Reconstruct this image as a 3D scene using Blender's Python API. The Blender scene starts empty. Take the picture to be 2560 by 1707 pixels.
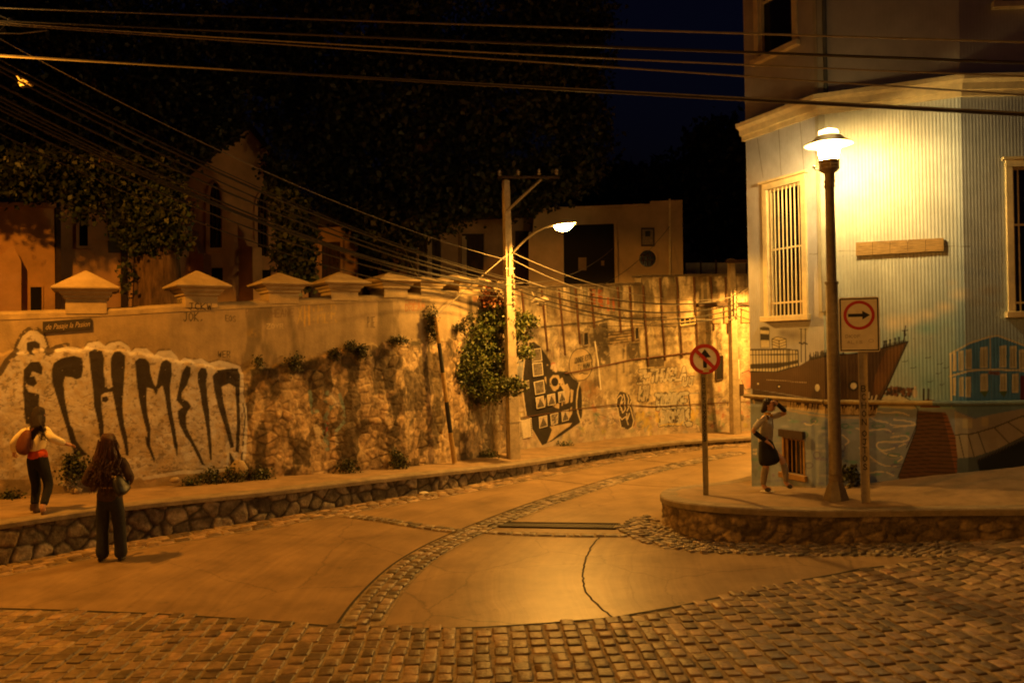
import bpy, bmesh, math, random
import numpy as np
from mathutils import Vector, Matrix, Euler

# ------------------------------------------------------------------ camera, sky, exposure
SC = bpy.context.scene
COL = SC.collection
random.seed(7)
RNG = np.random.default_rng(11)
FPX, CXP, CYP = 2075.0, 1280.0, 853.5            # focal length and centre in pixels of the photograph
PITCH, ROLL = math.radians(0.18), math.radians(-1.1)
CAMZ = 3.05
cam_d = bpy.data.cameras.new('camera')
cam = bpy.data.objects.new('camera', cam_d)
COL.objects.link(cam)
cam_d.sensor_width = 36.0
cam_d.lens = 36.0 * FPX / 2560.0
cam_d.clip_end = 600
cam_d.clip_start = 0.05
RM = (Matrix.Rotation(math.pi / 2 + PITCH, 3, 'X') @ Matrix.Rotation(ROLL, 3, 'Z'))
cam.matrix_world = Matrix.Translation((0, 0, CAMZ)) @ RM.to_4x4()
SC.camera = cam

W = bpy.data.worlds.new('World')
SC.world = W
W.use_nodes = True
wn = W.node_tree
bg = wn.nodes['Background']
sky = wn.nodes.new('ShaderNodeTexSky')
sky.sky_type = 'NISHITA'
sky.sun_disc = False
sky.sun_elevation = math.radians(-3.0)
sky.sun_rotation = math.radians(150)
hs = wn.nodes.new('ShaderNodeMix'); hs.data_type = 'RGBA'; hs.blend_type = 'MULTIPLY'; hs.inputs['Factor'].default_value = 1
hs.inputs['B'].default_value = (.40, .50, 1.5, 1)          # deep blue of the late dusk
wn.links.new(sky.outputs['Color'], hs.inputs['A'])
wn.links.new(hs.outputs['Result'], bg.inputs['Color'])
bg.inputs['Strength'].default_value = 0.05
SC.view_settings.view_transform = 'Standard'
SC.view_settings.look = 'None'
SC.view_settings.exposure = 0.0
SC.view_settings.gamma = 1.0
SC.cycles.use_denoising = True
SC.cycles.filter_width = 1.9
SC.cycles.max_bounces = 5
SC.cycles.sample_clamp_indirect = 3.0
SC.cycles.caustics_reflective = False
SC.cycles.caustics_refractive = False

SODIUM = (1.0, 0.345, 0.022)
SODIUM2 = (1.0, 0.44, 0.06)
WARM = (1.0, 0.63, 0.20)

# ------------------------------------------------------------------ pixel geometry helpers
CAM = Vector((0, 0, CAMZ))
RMN = np.array(RM)
def ray(u, v):
    return RM @ Vector(((u - CXP) / FPX, -(v - CYP) / FPX, -1.0))
def at_y(u, v, y):
    d = ray(u, v); return CAM + d * (y / d.y)
def at_z(u, v, z):
    d = ray(u, v); return CAM + d * ((z - CAMZ) / d.z)
def project(P):
    L = (np.asarray(P, float) - np.array([0, 0, CAMZ])) @ RMN
    return CXP + FPX * L[..., 0] / -L[..., 2], CYP - FPX * L[..., 1] / -L[..., 2]
def sm(t):
    t = np.clip(t, 0, 1); return t * t * (3 - 2 * t)
def ground_z(x, y):
    return 0.5 * sm((x - 4.0) / 5.0) * (1 - sm((y - 12.6) / 2.0)) * sm((y - 6.0) / 4.5)
def at_ground(u, v):
    z = 0.0
    for _ in range(8):
        p = at_z(u, v, z); z = float(ground_z(p.x, p.y))
    return Vector((p.x, p.y, z))

# ------------------------------------------------------------------ noise (numpy)
def _hash(ix, iy, k=0):
    h = (ix.astype(np.int64) * 374761393 + iy.astype(np.int64) * 668265263 + k * 974711) & 0x7fffffff
    h = (h ^ (h >> 13)) * 1274126177 & 0x7fffffff
    h = (h ^ (h >> 16)) * 83492791 & 0x7fffffff
    return ((h ^ (h >> 15)) & 0xffffff) / float(0x1000000)
def vnoise(x, y, k=0):
    x = np.asarray(x, float); y = np.asarray(y, float)
    ix, iy = np.floor(x), np.floor(y); fx, fy = x - ix, y - iy
    fx, fy = fx * fx * (3 - 2 * fx), fy * fy * (3 - 2 * fy)
    a, b = _hash(ix, iy, k), _hash(ix + 1, iy, k); c, d = _hash(ix, iy + 1, k), _hash(ix + 1, iy + 1, k)
    return (a * (1 - fx) + b * fx) * (1 - fy) + (c * (1 - fx) + d * fx) * fy
def fbm(x, y, k=0, o=4):
    s = 0; a = .5; t = 0
    for i in range(o):
        s = s + a * vnoise(x * 2 ** i, y * 2 ** i, k + i * 7); t += a; a *= .5
    return s / t
def worley(x, y, k=0, jit=.85):
    ix, iy = np.floor(x), np.floor(y)
    f1 = np.full(x.shape, 9.); f2 = f1.copy(); cid = np.zeros(x.shape)
    for dx in (-1, 0, 1):
        for dy in (-1, 0, 1):
            cx, cy = ix + dx, iy + dy
            px = cx + .5 + jit * (_hash(cx, cy, k) - .5); py = cy + .5 + jit * (_hash(cx, cy, k + 1) - .5)
            d = np.hypot(px - x, py - y); c = _hash(cx, cy, k + 2)
            n = d < f1
            f2 = np.where(n, f1, np.minimum(f2, d)); cid = np.where(n, c, cid); f1 = np.where(n, d, f1)
    return f1, f2, cid

# ------------------------------------------------------------------ materials
def new_mat(name):
    m = bpy.data.materials.new(name); m.use_nodes = True
    nt = m.node_tree; return m, nt, nt.nodes['Principled BSDF']
def mat(name, c, rough=.7, var=.25, scale=6., bump=.25, bscale=40., metal=0., spec=.4, attr=False, stretch=None, subs=0.):
    """principled surface: base colour (or the mesh's own colour attribute) broken up by noise, with noise bump"""
    m, nt, b = new_mat(name)
    N, L = nt.nodes, nt.links
    tc = N.new('ShaderNodeTexCoord'); src = tc.outputs['Object']
    if stretch:
        mp = N.new('ShaderNodeMapping'); mp.inputs['Scale'].default_value = stretch
        L.new(src, mp.inputs['Vector']); src = mp.outputs['Vector']
    n1 = N.new('ShaderNodeTexNoise'); n1.inputs['Scale'].default_value = scale; n1.inputs['Detail'].default_value = 6
    n1.inputs['Roughness'].default_value = .65
    L.new(src, n1.inputs['Vector'])
    r = N.new('ShaderNodeMapRange'); r.inputs['From Min'].default_value = .3; r.inputs['From Max'].default_value = .7
    r.inputs['To Min'].default_value = 1 - var; r.inputs['To Max'].default_value = 1 + var * .7
    L.new(n1.outputs['Fac'], r.inputs['Value'])
    mx = N.new('ShaderNodeMix'); mx.data_type = 'RGBA'; mx.blend_type = 'MULTIPLY'; mx.inputs['Factor'].default_value = 1
    if attr:
        a = N.new('ShaderNodeAttribute'); a.attribute_name = 'Col'; L.new(a.outputs['Color'], mx.inputs['A'])
    else:
        mx.inputs['A'].default_value = (*c, 1)
    L.new(r.outputs['Result'], mx.inputs['B'])
    L.new(mx.outputs['Result'], b.inputs['Base Color'])
    b.inputs['Roughness'].default_value = rough; b.inputs['Metallic'].default_value = metal
    b.inputs['Specular IOR Level'].default_value = spec
    if bump:
        n2 = N.new('ShaderNodeTexNoise'); n2.inputs['Scale'].default_value = bscale; n2.inputs['Detail'].default_value = 5
        L.new(src, n2.inputs['Vector'])
        bp = N.new('ShaderNodeBump'); bp.inputs['Strength'].default_value = bump; bp.inputs['Distance'].default_value = .02
        L.new(n2.outputs['Fac'], bp.inputs['Height']); L.new(bp.outputs['Normal'], b.inputs['Normal'])
    return m
def emit(name, c, s):
    m = bpy.data.materials.new(name); m.use_nodes = True; nt = m.node_tree
    e = nt.nodes.new('ShaderNodeEmission'); e.inputs['Color'].default_value = (*c, 1); e.inputs['Strength'].default_value = s
    nt.links.new(e.outputs[0], nt.nodes['Material Output'].inputs['Surface']); return m

M = {}
M['plaster'] = mat('plaster_painted', None, .9, .28, 2.2, .35, 28, attr=True)
M['stone'] = mat('rubble_stone', None, .85, .45, 9, .9, 30, attr=True)
M['panel'] = mat('concrete_wall_painted', None, .88, .38, 3.5, .4, 25, attr=True)
M['zinc'] = mat('painted_sheet_metal', None, .5, .16, 2.5, .05, 60, attr=True, spec=.35)
M['cobble'] = mat('cobble_granite', None, .50, .55, 8, .45, 26, attr=True, spec=.45)
M['mortar'] = mat('sand_mortar', (.33, .25, .15), .9, .55, 9, .8, 50)
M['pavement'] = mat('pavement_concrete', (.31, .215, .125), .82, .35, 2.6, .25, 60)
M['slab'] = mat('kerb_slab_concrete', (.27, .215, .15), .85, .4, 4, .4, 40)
M['seam'] = mat('joint_dirt', (.035, .026, .018), .9, .4, 30, .3, 60)
M['trim'] = mat('cream_trim_paint', (.84, .70, .40), .55, .2, 5, .12, 40)
M['glass'] = mat('dark_pane', (.012, .012, .014), .15, .3, 2, 0, spec=.6)
M['dark'] = mat('dark_opening', (.012, .009, .007), .9, .2, 3, 0)
M['darkwood'] = mat('dark_wood', (.055, .030, .017), .7, .4, 8, .3, 30, stretch=(6, 6, 1))
M['wood'] = mat('raw_wood', (.40, .25, .09), .65, .65, 7, .2, 30, stretch=(1, 1, 14))
M['iron'] = mat('post_paint', (.19, .145, .10), .45, .3, 12, .2, 50, spec=.5)
M['galv'] = mat('galvanised_steel', (.30, .26, .20), .5, .3, 14, .15, 60, metal=.4)
M['rust'] = mat('rusty_rail', (.10, .045, .02), .85, .5, 16, .5, 50)
M['redpipe'] = mat('red_pipe', (.13, .05, .024), .6, .5, 10, .3, 50)
M['pole'] = mat('concrete_pole', (.36, .29, .20), .85, .35, 6, .4, 50)
M['cable'] = mat('cable_rubber', (.022, .018, .014), .38, .3, 10, 0, spec=.6)
M['cablebright'] = mat('cable_aluminium', (.25, .22, .18), .4, .3, 10, 0, spec=.6, metal=.3)
M['ceramic'] = mat('insulator', (.35, .28, .2), .3, .3, 10, 0)
M['leaf'] = mat('leaf', None, .5, .3, 3, 0, attr=True, spec=.35)
M['bark'] = mat('bark', (.13, .075, .035), .95, .75, 9, 1.0, 16, stretch=(1, 1, .22))
M['church'] = mat('church_stucco', (.74, .43, .19), .9, .25, 1.2, .3, 30)
M['churchroof'] = mat('roof_tin', (.06, .045, .035), .7, .3, 3, .2, 20)
M['house'] = mat('house_stucco', (.60, .43, .25), .9, .22, 1.2, .3, 30)
M['hall'] = mat('hall_stucco', (.52, .32, .17), .9, .25, 1.5, .3, 30)
M['terrace'] = mat('terrace_earth', (.09, .065, .04), .95, .4, 3, .5, 20)
M['hill'] = mat('hill_scrub', (.03, .03, .02), .95, .4, .4, .5, 3)
M['red'] = mat('sign_red', (.52, .025, .012), .4, .1, 8, 0)
M['signwhite'] = mat('sign_white', (.82, .76, .64), .45, .14, 7, .03, 40)
M['black'] = mat('sign_black', (.012, .011, .010), .5, .2, 10, 0)
M['plaque'] = mat('plaque_slate', (.035, .026, .018), .6, .3, 12, .2, 40)
M['letter'] = mat('letter_paint', (.40, .30, .17), .7, .3, 20, 0)
M['inkblack'] = mat('marker_ink', (.03, .024, .02), .7, .3, 20, 0)
M['yellow'] = mat('yellow_paint', (.30, .19, .06), .6, .3, 12, .15, 40)
M['stripeblack'] = mat('black_paint', (.014, .012, .010), .5, .3, 12, .15, 40)
M['paper'] = mat('poster_paper', (.62, .55, .44), .85, .2, 9, .1, 30)
M['print'] = mat('poster_print', None, .8, .5, 16, 0, attr=True)
M['skin'] = mat('skin', (.50, .27, .17), .55, .1, 20, 0)
M['jeans'] = mat('dark_jeans', (.022, .022, .026), .9, .3, 20, .4, 120)
M['black_cloth'] = mat('black_cloth', (.012, .011, .012), .9, .3, 20, .4, 120)
M['brownjacket'] = mat('brown_jacket', (.060, .030, .016), .75, .4, 14, .5, 60)
M['hairbrown'] = mat('brown_hair', (.075, .028, .012), .38, .7, 30, .8, 60, stretch=(3, 3, .7))
M['hairdark'] = mat('dark_hair', (.025, .013, .008), .5, .5, 30, .8, 60, stretch=(3, 3, .7))
M['leather'] = mat('black_leather', (.016, .014, .012), .4, .3, 14, .3, 40)
M['brownbag'] = mat('brown_bag', (.13, .036, .014), .7, .3, 14, .3, 50)
M['cream_cloth'] = mat('cream_cloth', (.88, .76, .48), .9, .15, 14, .3, 90)
M['orange_cloth'] = mat('orange_cloth', (.62, .085, .022), .9, .2, 14, .3, 90)
M['grey_cloth'] = mat('grey_shirt', (.46, .42, .38), .9, .15, 14, .3, 90)
M['yellow_cloth'] = mat('yellow_collar', (.70, .42, .05), .9, .15, 14, .3, 90)
M['stocking'] = mat('grey_stocking', (.30, .25, .20), .9, .2, 14, .3, 90)
M['shoe'] = mat('shoe', (.03, .022, .018), .5, .2, 14, .2, 60)
M['belt'] = mat('metal_belt', (.5, .36, .16), .35, .2, 14, 0, metal=.6)
M['rock'] = mat('pale_rock', (.38, .30, .2), .9, .3, 14, .5, 40)
M['grating'] = mat('grating_iron', (.05, .04, .03), .5, .3, 14, .2, 60, metal=.5)

# concrete carriageway: trowelled streaks that follow the bend
def road_mat():
    m, nt, b = new_mat('road_concrete'); N, L = nt.nodes, nt.links
    tc = N.new('ShaderNodeTexCoord')
    d = N.new('ShaderNodeVectorMath'); d.operation = 'DISTANCE'; d.inputs[1].default_value = (7.2, 10.3, 0)
    L.new(tc.outputs['Object'], d.inputs[0])
    n0 = N.new('ShaderNodeTexNoise'); n0.inputs['Scale'].default_value = .5
    L.new(tc.outputs['Object'], n0.inputs['Vector'])
    ad = N.new('ShaderNodeMath'); ad.operation = 'MULTIPLY_ADD'; ad.inputs[1].default_value = .5
    L.new(n0.outputs['Fac'], ad.inputs[0]); L.new(d.outputs['Value'], ad.inputs[2])
    cb = N.new('ShaderNodeCombineXYZ'); L.new(ad.outputs[0], cb.inputs['X'])
    st = N.new('ShaderNodeTexNoise'); st.inputs['Scale'].default_value = 9; st.inputs['Detail'].default_value = 6; st.inputs['Roughness'].default_value = .7
    L.new(cb.outputs[0], st.inputs['Vector'])
    mo = N.new('ShaderNodeTexNoise'); mo.inputs['Scale'].default_value = 1.1; mo.inputs['Detail'].default_value = 8; mo.inputs['Roughness'].default_value = .68
    L.new(tc.outputs['Object'], mo.inputs['Vector'])
    r1 = N.new('ShaderNodeMapRange'); r1.inputs['From Min'].default_value = .3; r1.inputs['From Max'].default_value = .7
    r1.inputs['To Min'].default_value = .60; r1.inputs['To Max'].default_value = 1.28; L.new(mo.outputs['Fac'], r1.inputs['Value'])
    r2 = N.new('ShaderNodeMapRange'); r2.inputs['From Min'].default_value = .3; r2.inputs['From Max'].default_value = .7
    r2.inputs['To Min'].default_value = .76; r2.inputs['To Max'].default_value = 1.16; L.new(st.outputs['Fac'], r2.inputs['Value'])
    mu = N.new('ShaderNodeMath'); mu.operation = 'MULTIPLY'; L.new(r1.outputs[0], mu.inputs[0]); L.new(r2.outputs[0], mu.inputs[1])
    mx = N.new('ShaderNodeMix'); mx.data_type = 'RGBA'; mx.blend_type = 'MULTIPLY'; mx.inputs['Factor'].default_value = 1
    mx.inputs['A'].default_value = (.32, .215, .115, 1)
    sp = N.new('ShaderNodeTexNoise'); sp.inputs['Scale'].default_value = 5.5; sp.inputs['Detail'].default_value = 7; sp.inputs['Roughness'].default_value = .6
    L.new(tc.outputs['Object'], sp.inputs['Vector'])
    r3 = N.new('ShaderNodeMapRange'); r3.inputs['From Min'].default_value = .60; r3.inputs['From Max'].default_value = .72; r3.inputs['To Min'].default_value = 1; r3.inputs['To Max'].default_value = .62; L.new(sp.outputs['Fac'], r3.inputs['Value'])
    vo = N.new('ShaderNodeTexVoronoi'); vo.feature = 'DISTANCE_TO_EDGE'; vo.inputs['Scale'].default_value = .42
    wp = N.new('ShaderNodeVectorMath'); wp.operation = 'MULTIPLY_ADD'; wp.inputs[1].default_value = (.5, .5, 0); L.new(mo.outputs['Color'], wp.inputs[0]); L.new(tc.outputs['Object'], wp.inputs[2]); L.new(wp.outputs[0], vo.inputs['Vector'])
    r4 = N.new('ShaderNodeMapRange'); r4.inputs['From Min'].default_value = .0; r4.inputs['From Max'].default_value = .006; r4.inputs['To Min'].default_value = .55; r4.inputs['To Max'].default_value = 1; L.new(vo.outputs['Distance'], r4.inputs['Value'])
    m2 = N.new('ShaderNodeMath'); m2.operation = 'MULTIPLY'; L.new(r3.outputs[0], m2.inputs[0]); L.new(r4.outputs[0], m2.inputs[1])
    m3 = N.new('ShaderNodeMath'); m3.operation = 'MULTIPLY'; L.new(m2.outputs[0], m3.inputs[0]); L.new(mu.outputs[0], m3.inputs[1]); L.new(m3.outputs[0], mx.inputs['B']); L.new(mx.outputs['Result'], b.inputs['Base Color'])
    fi = N.new('ShaderNodeTexNoise'); fi.inputs['Scale'].default_value = 70; fi.inputs['Detail'].default_value = 4
    L.new(tc.outputs['Object'], fi.inputs['Vector'])
    ma = N.new('ShaderNodeMath'); ma.operation = 'MULTIPLY_ADD'; ma.inputs[1].default_value = .8
    L.new(fi.outputs['Fac'], ma.inputs[0]); L.new(st.outputs['Fac'], ma.inputs[2])
    bp = N.new('ShaderNodeBump'); bp.inputs['Strength'].default_value = .30; bp.inputs['Distance'].default_value = .012
    L.new(ma.outputs[0], bp.inputs['Height']); L.new(bp.outputs['Normal'], b.inputs['Normal'])
    b.inputs['Roughness'].default_value = .40; b.inputs['Specular IOR Level'].default_value = .6
    return m
M['road'] = road_mat()

# ------------------------------------------------------------------ object helpers
def tag(o, label=None, cat=None, group=None, kind=None):
    if label: o['label'] = label
    if cat: o['category'] = cat
    if group: o['group'] = group
    if kind: o['kind'] = kind
    return o
def thing(name, label, cat, loc=(0, 0, 0), group=None):
    o = bpy.data.objects.new(name, None); COL.objects.link(o)
    o.location = loc; o.empty_display_size = .2
    return tag(o, label, cat, group)
def wloc(o):
    p = Vector((0, 0, 0))
    while o is not None:
        p = p + o.location; o = o.parent
    return p
def link(name, me, parent=None):
    o = bpy.data.objects.new(name, me); COL.objects.link(o)
    if parent is not None: o.parent = parent
    return o
class MB:
    """collects shapes given in world coordinates; build() links them as one mesh object"""
    def __init__(s): s.v = []; s.f = []; s.m = []; s.k = 0
    def add(s, vs, fs):
        n = len(s.v); s.v += [tuple(p) for p in vs]; s.f += [tuple(i + n for i in f) for f in fs]; s.m += [s.k] * len(fs); return s
    def box(s, c, size, rz=0., R=None):
        R = R or Matrix.Rotation(rz, 3, 'Z'); c = Vector(c); h = [q / 2 for q in size]
        vs = [c + R @ Vector((x * h[0], y * h[1], z * h[2])) for x in (-1, 1) for y in (-1, 1) for z in (-1, 1)]
        return s.add(vs, [(0, 1, 3, 2), (4, 6, 7, 5), (0, 4, 5, 1), (2, 3, 7, 6), (0, 2, 6, 4), (1, 5, 7, 3)])
    def hexa(s, a, b):
        """a, b: two quads (4 points each) joined into a closed solid"""
        return s.add(list(a) + list(b), [(0, 3, 2, 1), (4, 5, 6, 7), (0, 1, 5, 4), (1, 2, 6, 5), (2, 3, 7, 6), (3, 0, 4, 7)])
    def prism(s, a, b):
        n = len(a)
        return s.add(list(a) + list(b), [tuple(range(n - 1, -1, -1)), tuple(range(n, 2 * n))] + [(i, (i + 1) % n, n + (i + 1) % n, n + i) for i in range(n)])
    def tube(s, pts, r, n=8, caps=True):
        pts = [Vector(p) for p in pts]; rr = r if isinstance(r, (list, tuple)) else [r] * len(pts)
        vs = []; up = Vector((0, 0, 1))
        for i, p in enumerate(pts):
            t = (pts[min(i + 1, len(pts) - 1)] - pts[max(i - 1, 0)]).normalized()
            a = t.cross(up if abs(t.z) < .95 else Vector((1, 0, 0))).normalized(); b = a.cross(t)
            vs += [p + (a * math.cos(2 * math.pi * k / n) + b * math.sin(2 * math.pi * k / n)) * rr[i] for k in range(n)]
        fs = [(i * n + k, i * n + (k + 1) % n, (i + 1) * n + (k + 1) % n, (i + 1) * n + k) for i in range(len(pts) - 1) for k in range(n)]
        if caps: fs += [tuple(range(n - 1, -1, -1)), tuple(range((len(pts) - 1) * n, len(pts) * n))]
        return s.add(vs, fs)
    def lathe(s, c, prof, n=24, caps=True, rot=0.):
        c = Vector(c)
        vs = [c + Vector((r * math.cos(rot + 2 * math.pi * k / n), r * math.sin(rot + 2 * math.pi * k / n), z)) for r, z in prof for k in range(n)]
        fs = [(i * n + k, i * n + (k + 1) % n, (i + 1) * n + (k + 1) % n, (i + 1) * n + k) for i in range(len(prof) - 1) for k in range(n)]
        if caps: fs += [tuple(range(n - 1, -1, -1)), tuple(range((len(prof) - 1) * n, len(prof) * n))]
        return s.add(vs, fs)
    def ball(s, c, r, n=10, m=7, sc=(1, 1, 1), lump=0.):
        c = Vector(c); vs = []
        for i in range(m + 1):
            t = math.pi * i / m
            for k in range(n):
                p = 2 * math.pi * k / n; q = 1 + lump * (random.random() - .5)
                vs.append(c + Vector((r * q * sc[0] * math.sin(t) * math.cos(p), r * q * sc[1] * math.sin(t) * math.sin(p), r * q * sc[2] * math.cos(t))))
        return s.add(vs, [(i * n + k, (i + 1) * n + k, (i + 1) * n + (k + 1) % n, i * n + (k + 1) % n) for i in range(m) for k in range(n)])
    def build(s, name, mats, parent=None, smooth=False, bevel=0.):
        o0 = wloc(parent) if parent is not None else Vector((0, 0, 0))
        me = bpy.data.meshes.new(name)
        me.from_pydata([tuple(Vector(p) - o0) for p in s.v], [], s.f)
        mats = mats if isinstance(mats, (list, tuple)) else [mats]
        for q in mats: me.materials.append(M[q] if isinstance(q, str) else q)
        if len(mats) > 1: me.polygons.foreach_set('material_index', s.m)
        bm = bmesh.new(); bm.from_mesh(me); bmesh.ops.recalc_face_normals(bm, faces=bm.faces[:]); bm.to_mesh(me); bm.free()
        if smooth:
            me.polygons.foreach_set('use_smooth', [True] * len(me.polygons))
            try: me.set_sharp_from_angle(angle=math.radians(42))
            except Exception: pass
        o = link(name, me, parent)
        if bevel:
            b = o.modifiers.new('edge', 'BEVEL'); b.width = bevel; b.segments = 2; b.limit_method = 'ANGLE'
        return o
def npmesh(name, V, Q, col=None, m=None, parent=None, smooth=False):
    """mesh object straight from arrays of vertices and quads, with a per-vertex colour attribute"""
    V = np.asarray(V, np.float32); Q = np.asarray(Q, np.int32)
    if parent is not None: V = V - np.array(wloc(parent), np.float32)
    me = bpy.data.meshes.new(name)
    me.vertices.add(len(V)); me.vertices.foreach_set('co', V.ravel())
    me.loops.add(Q.size); me.loops.foreach_set('vertex_index', Q.ravel())
    me.polygons.add(len(Q)); me.polygons.foreach_set('loop_start', np.arange(0, Q.size, Q.shape[1], dtype=np.int32))
    me.update(calc_edges=True)
    if col is not None:
        a = me.color_attributes.new('Col', 'FLOAT_COLOR', 'POINT')
        c = np.ones((len(V), 4), np.float32); c[:, :3] = np.clip(col, 0.004, 1); a.data.foreach_set('color', c.ravel())
    if smooth: me.polygons.foreach_set('use_smooth', np.ones(len(Q), bool))
    me.materials.append(M[m] if isinstance(m, str) else m)
    me.validate()
    return link(name, me, parent)
def grid_quads(ns, nz, keep=None):
    i, j = np.meshgrid(np.arange(ns - 1), np.arange(nz - 1), indexing='ij')
    q = np.stack([i * nz + j, (i + 1) * nz + j, (i + 1) * nz + j + 1, i * nz + j + 1], -1)
    if keep is not None: q = q[keep]
    return q.reshape(-1, 4)

class Face:
    """a vertical surface over a plan polyline: (s, z, n) = along, up, outward"""
    def __init__(f, pts):
        f.p = np.array([(a[0], a[1]) for a in pts], float)
        d = np.diff(f.p, axis=0); f.l = np.hypot(d[:, 0], d[:, 1]); f.t = d / f.l[:, None]
        f.s = np.concatenate([[0], np.cumsum(f.l)]); f.L = f.s[-1]
        f.n = np.stack([f.t[:, 1], -f.t[:, 0]], 1)
        vn = np.vstack([f.n[:1], (f.n[:-1] + f.n[1:]) / 2, f.n[-1:]]); f.vn = vn / np.hypot(vn[:, 0], vn[:, 1])[:, None]
    def P(f, s, z, n=0.):
        s = np.asarray(s, float); z = np.asarray(z, float) + 0 * s; n = np.asarray(n, float) + 0 * s
        k = np.clip(np.searchsorted(f.s, s, 'right') - 1, 0, len(f.l) - 1); q = s - f.s[k]
        a = np.clip(q / f.l[k], 0, 1)
        nx = f.vn[k, 0] * (1 - a) + f.vn[k + 1, 0] * a; ny = f.vn[k, 1] * (1 - a) + f.vn[k + 1, 1] * a
        return np.stack([f.p[k, 0] + f.t[k, 0] * q + nx * n, f.p[k, 1] + f.t[k, 1] * q + ny * n, z], -1)
    def V(f, s, z, n=0.): return Vector(f.P(s, z, n))
    def hit(f, u, v):
        d = ray(u, v); best = None
        for k in range(len(f.l)):
            A = np.array([[d.x, -f.t[k, 0]], [d.y, -f.t[k, 1]]])
            if abs(np.linalg.det(A)) < 1e-9: continue
            t, q = np.linalg.solve(A, f.p[k])
            e = max(-q, q - f.l[k], 0)
            if t > 0 and (best is None or e < best[0]): best = (e, f.s[k] + q, CAMZ + t * d.z)
        return best[1], best[2]
    def box(f, mb, s0, s1, z0, z1, n0, n1):
        a = [f.V(s0, z0, n0), f.V(s1, z0, n0), f.V(s1, z1, n0), f.V(s0, z1, n0)]
        b = [f.V(s0, z0, n1), f.V(s1, z0, n1), f.V(s1, z1, n1), f.V(s0, z1, n1)]
        mb.hexa(b, a); return mb
    def quad(f, mb, px, n0, n1):
        """solid over an outline given as photo pixels on this surface"""
        h = [f.hit(*p) for p in px]
        mb.prism([f.V(s, z, n0) for s, z in h], [f.V(s, z, n1) for s, z in h]); return mb

# ------------------------------------------------------------------ painting onto wall meshes
class Paint:
    """paint as per-vertex colour: U, V say where each vertex of the wall grid shows in the photograph"""
    def __init__(p, P, base):
        p.U, p.V = project(P); p.C = np.zeros(p.U.shape + (3,)); p.C[:] = base
        p.k = 0
    def _bb(p, pts, m=0):
        x = [a[0] for a in pts]; y = [a[1] for a in pts]
        w = (p.U >= min(x) - m) & (p.U <= max(x) + m) & (p.V >= min(y) - m) & (p.V <= max(y) + m)
        return np.nonzero(w)
    def put(p, idx, c, a):
        a = np.clip(a, 0, 1)[..., None]; p.C[idx] = p.C[idx] * (1 - a) + np.array(c) * a
    def wear(p, idx, amt, sc=9.):
        if not amt: return 1.
        n = fbm(p.U[idx] / sc, p.V[idx] / sc, p.k); return np.clip((n - amt) / .035 + .5, 0, 1)
    def poly(p, pts, c, a=1., wear=0., sc=9.):
        idx = p._bb(pts)
        if not len(idx[0]): return
        n = len(pts); acc = 0.
        for ox, oy in ((-.7, -.3), (.3, -.7), (.7, .3), (-.3, .7)):
            x, y = p.U[idx] + ox, p.V[idx] + oy; ins = np.zeros(x.shape, bool)
            for i in range(n):
                (x0, y0), (x1, y1) = pts[i], pts[(i + 1) % n]
                if y0 == y1: continue
                ins ^= ((y0 > y) != (y1 > y)) & (x < (x1 - x0) * (y - y0) / (y1 - y0) + x0)
            acc = acc + ins * .25
        p.k += 3; p.put(idx, c, acc * a * p.wear(idx, wear, sc))
    def line(p, pts, w, c, a=1., wear=0., soft=.0):
        idx = p._bb(pts, w + 2)
        if not len(idx[0]): return
        x, y = p.U[idx], p.V[idx]; d = np.full(x.shape, 1e9)
        for (x0, y0), (x1, y1) in zip(pts[:-1], pts[1:]):
            l2 = (x1 - x0) ** 2 + (y1 - y0) ** 2 + 1e-9
            t = np.clip(((x - x0) * (x1 - x0) + (y - y0) * (y1 - y0)) / l2, 0, 1)
            d = np.minimum(d, np.hypot(x - x0 - t * (x1 - x0), y - y0 - t * (y1 - y0)))
        p.k += 3; p.put(idx, c, np.clip((w / 2 - d) / (soft * w + .8) + .5, 0, 1) * a * p.wear(idx, wear))
    def blob(p, cx, cy, rx, ry, c, a=1., soft=.6, wear=0.):
        idx = p._bb([(cx - rx, cy - ry), (cx + rx, cy + ry)], 2)
        if not len(idx[0]): return
        d = np.hypot((p.U[idx] - cx) / rx, (p.V[idx] - cy) / ry)
        p.k += 3; p.put(idx, c, np.clip((1 - d) / max(soft, .02), 0, 1) * a * p.wear(idx, wear))
    def field(p, mask, c):
        a = np.clip(mask, 0, 1)[..., None]; p.C = p.C * (1 - a) + np.array(c) * a
    def text(p, t, x, y, h, w, c, lw=2., slope=0., a=1., lean=0., wear=0.):
        for L in t:
            for st in STROKES.get(L, []):
                p.line([(x + q[0] * w + (1 - q[1]) * 0 + lean * q[1] * h, y - q[1] * h + slope * (q[0] * w)) for q in st], lw, c, a, wear)
            x += w * 1.35; y += slope * w * 1.35

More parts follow.
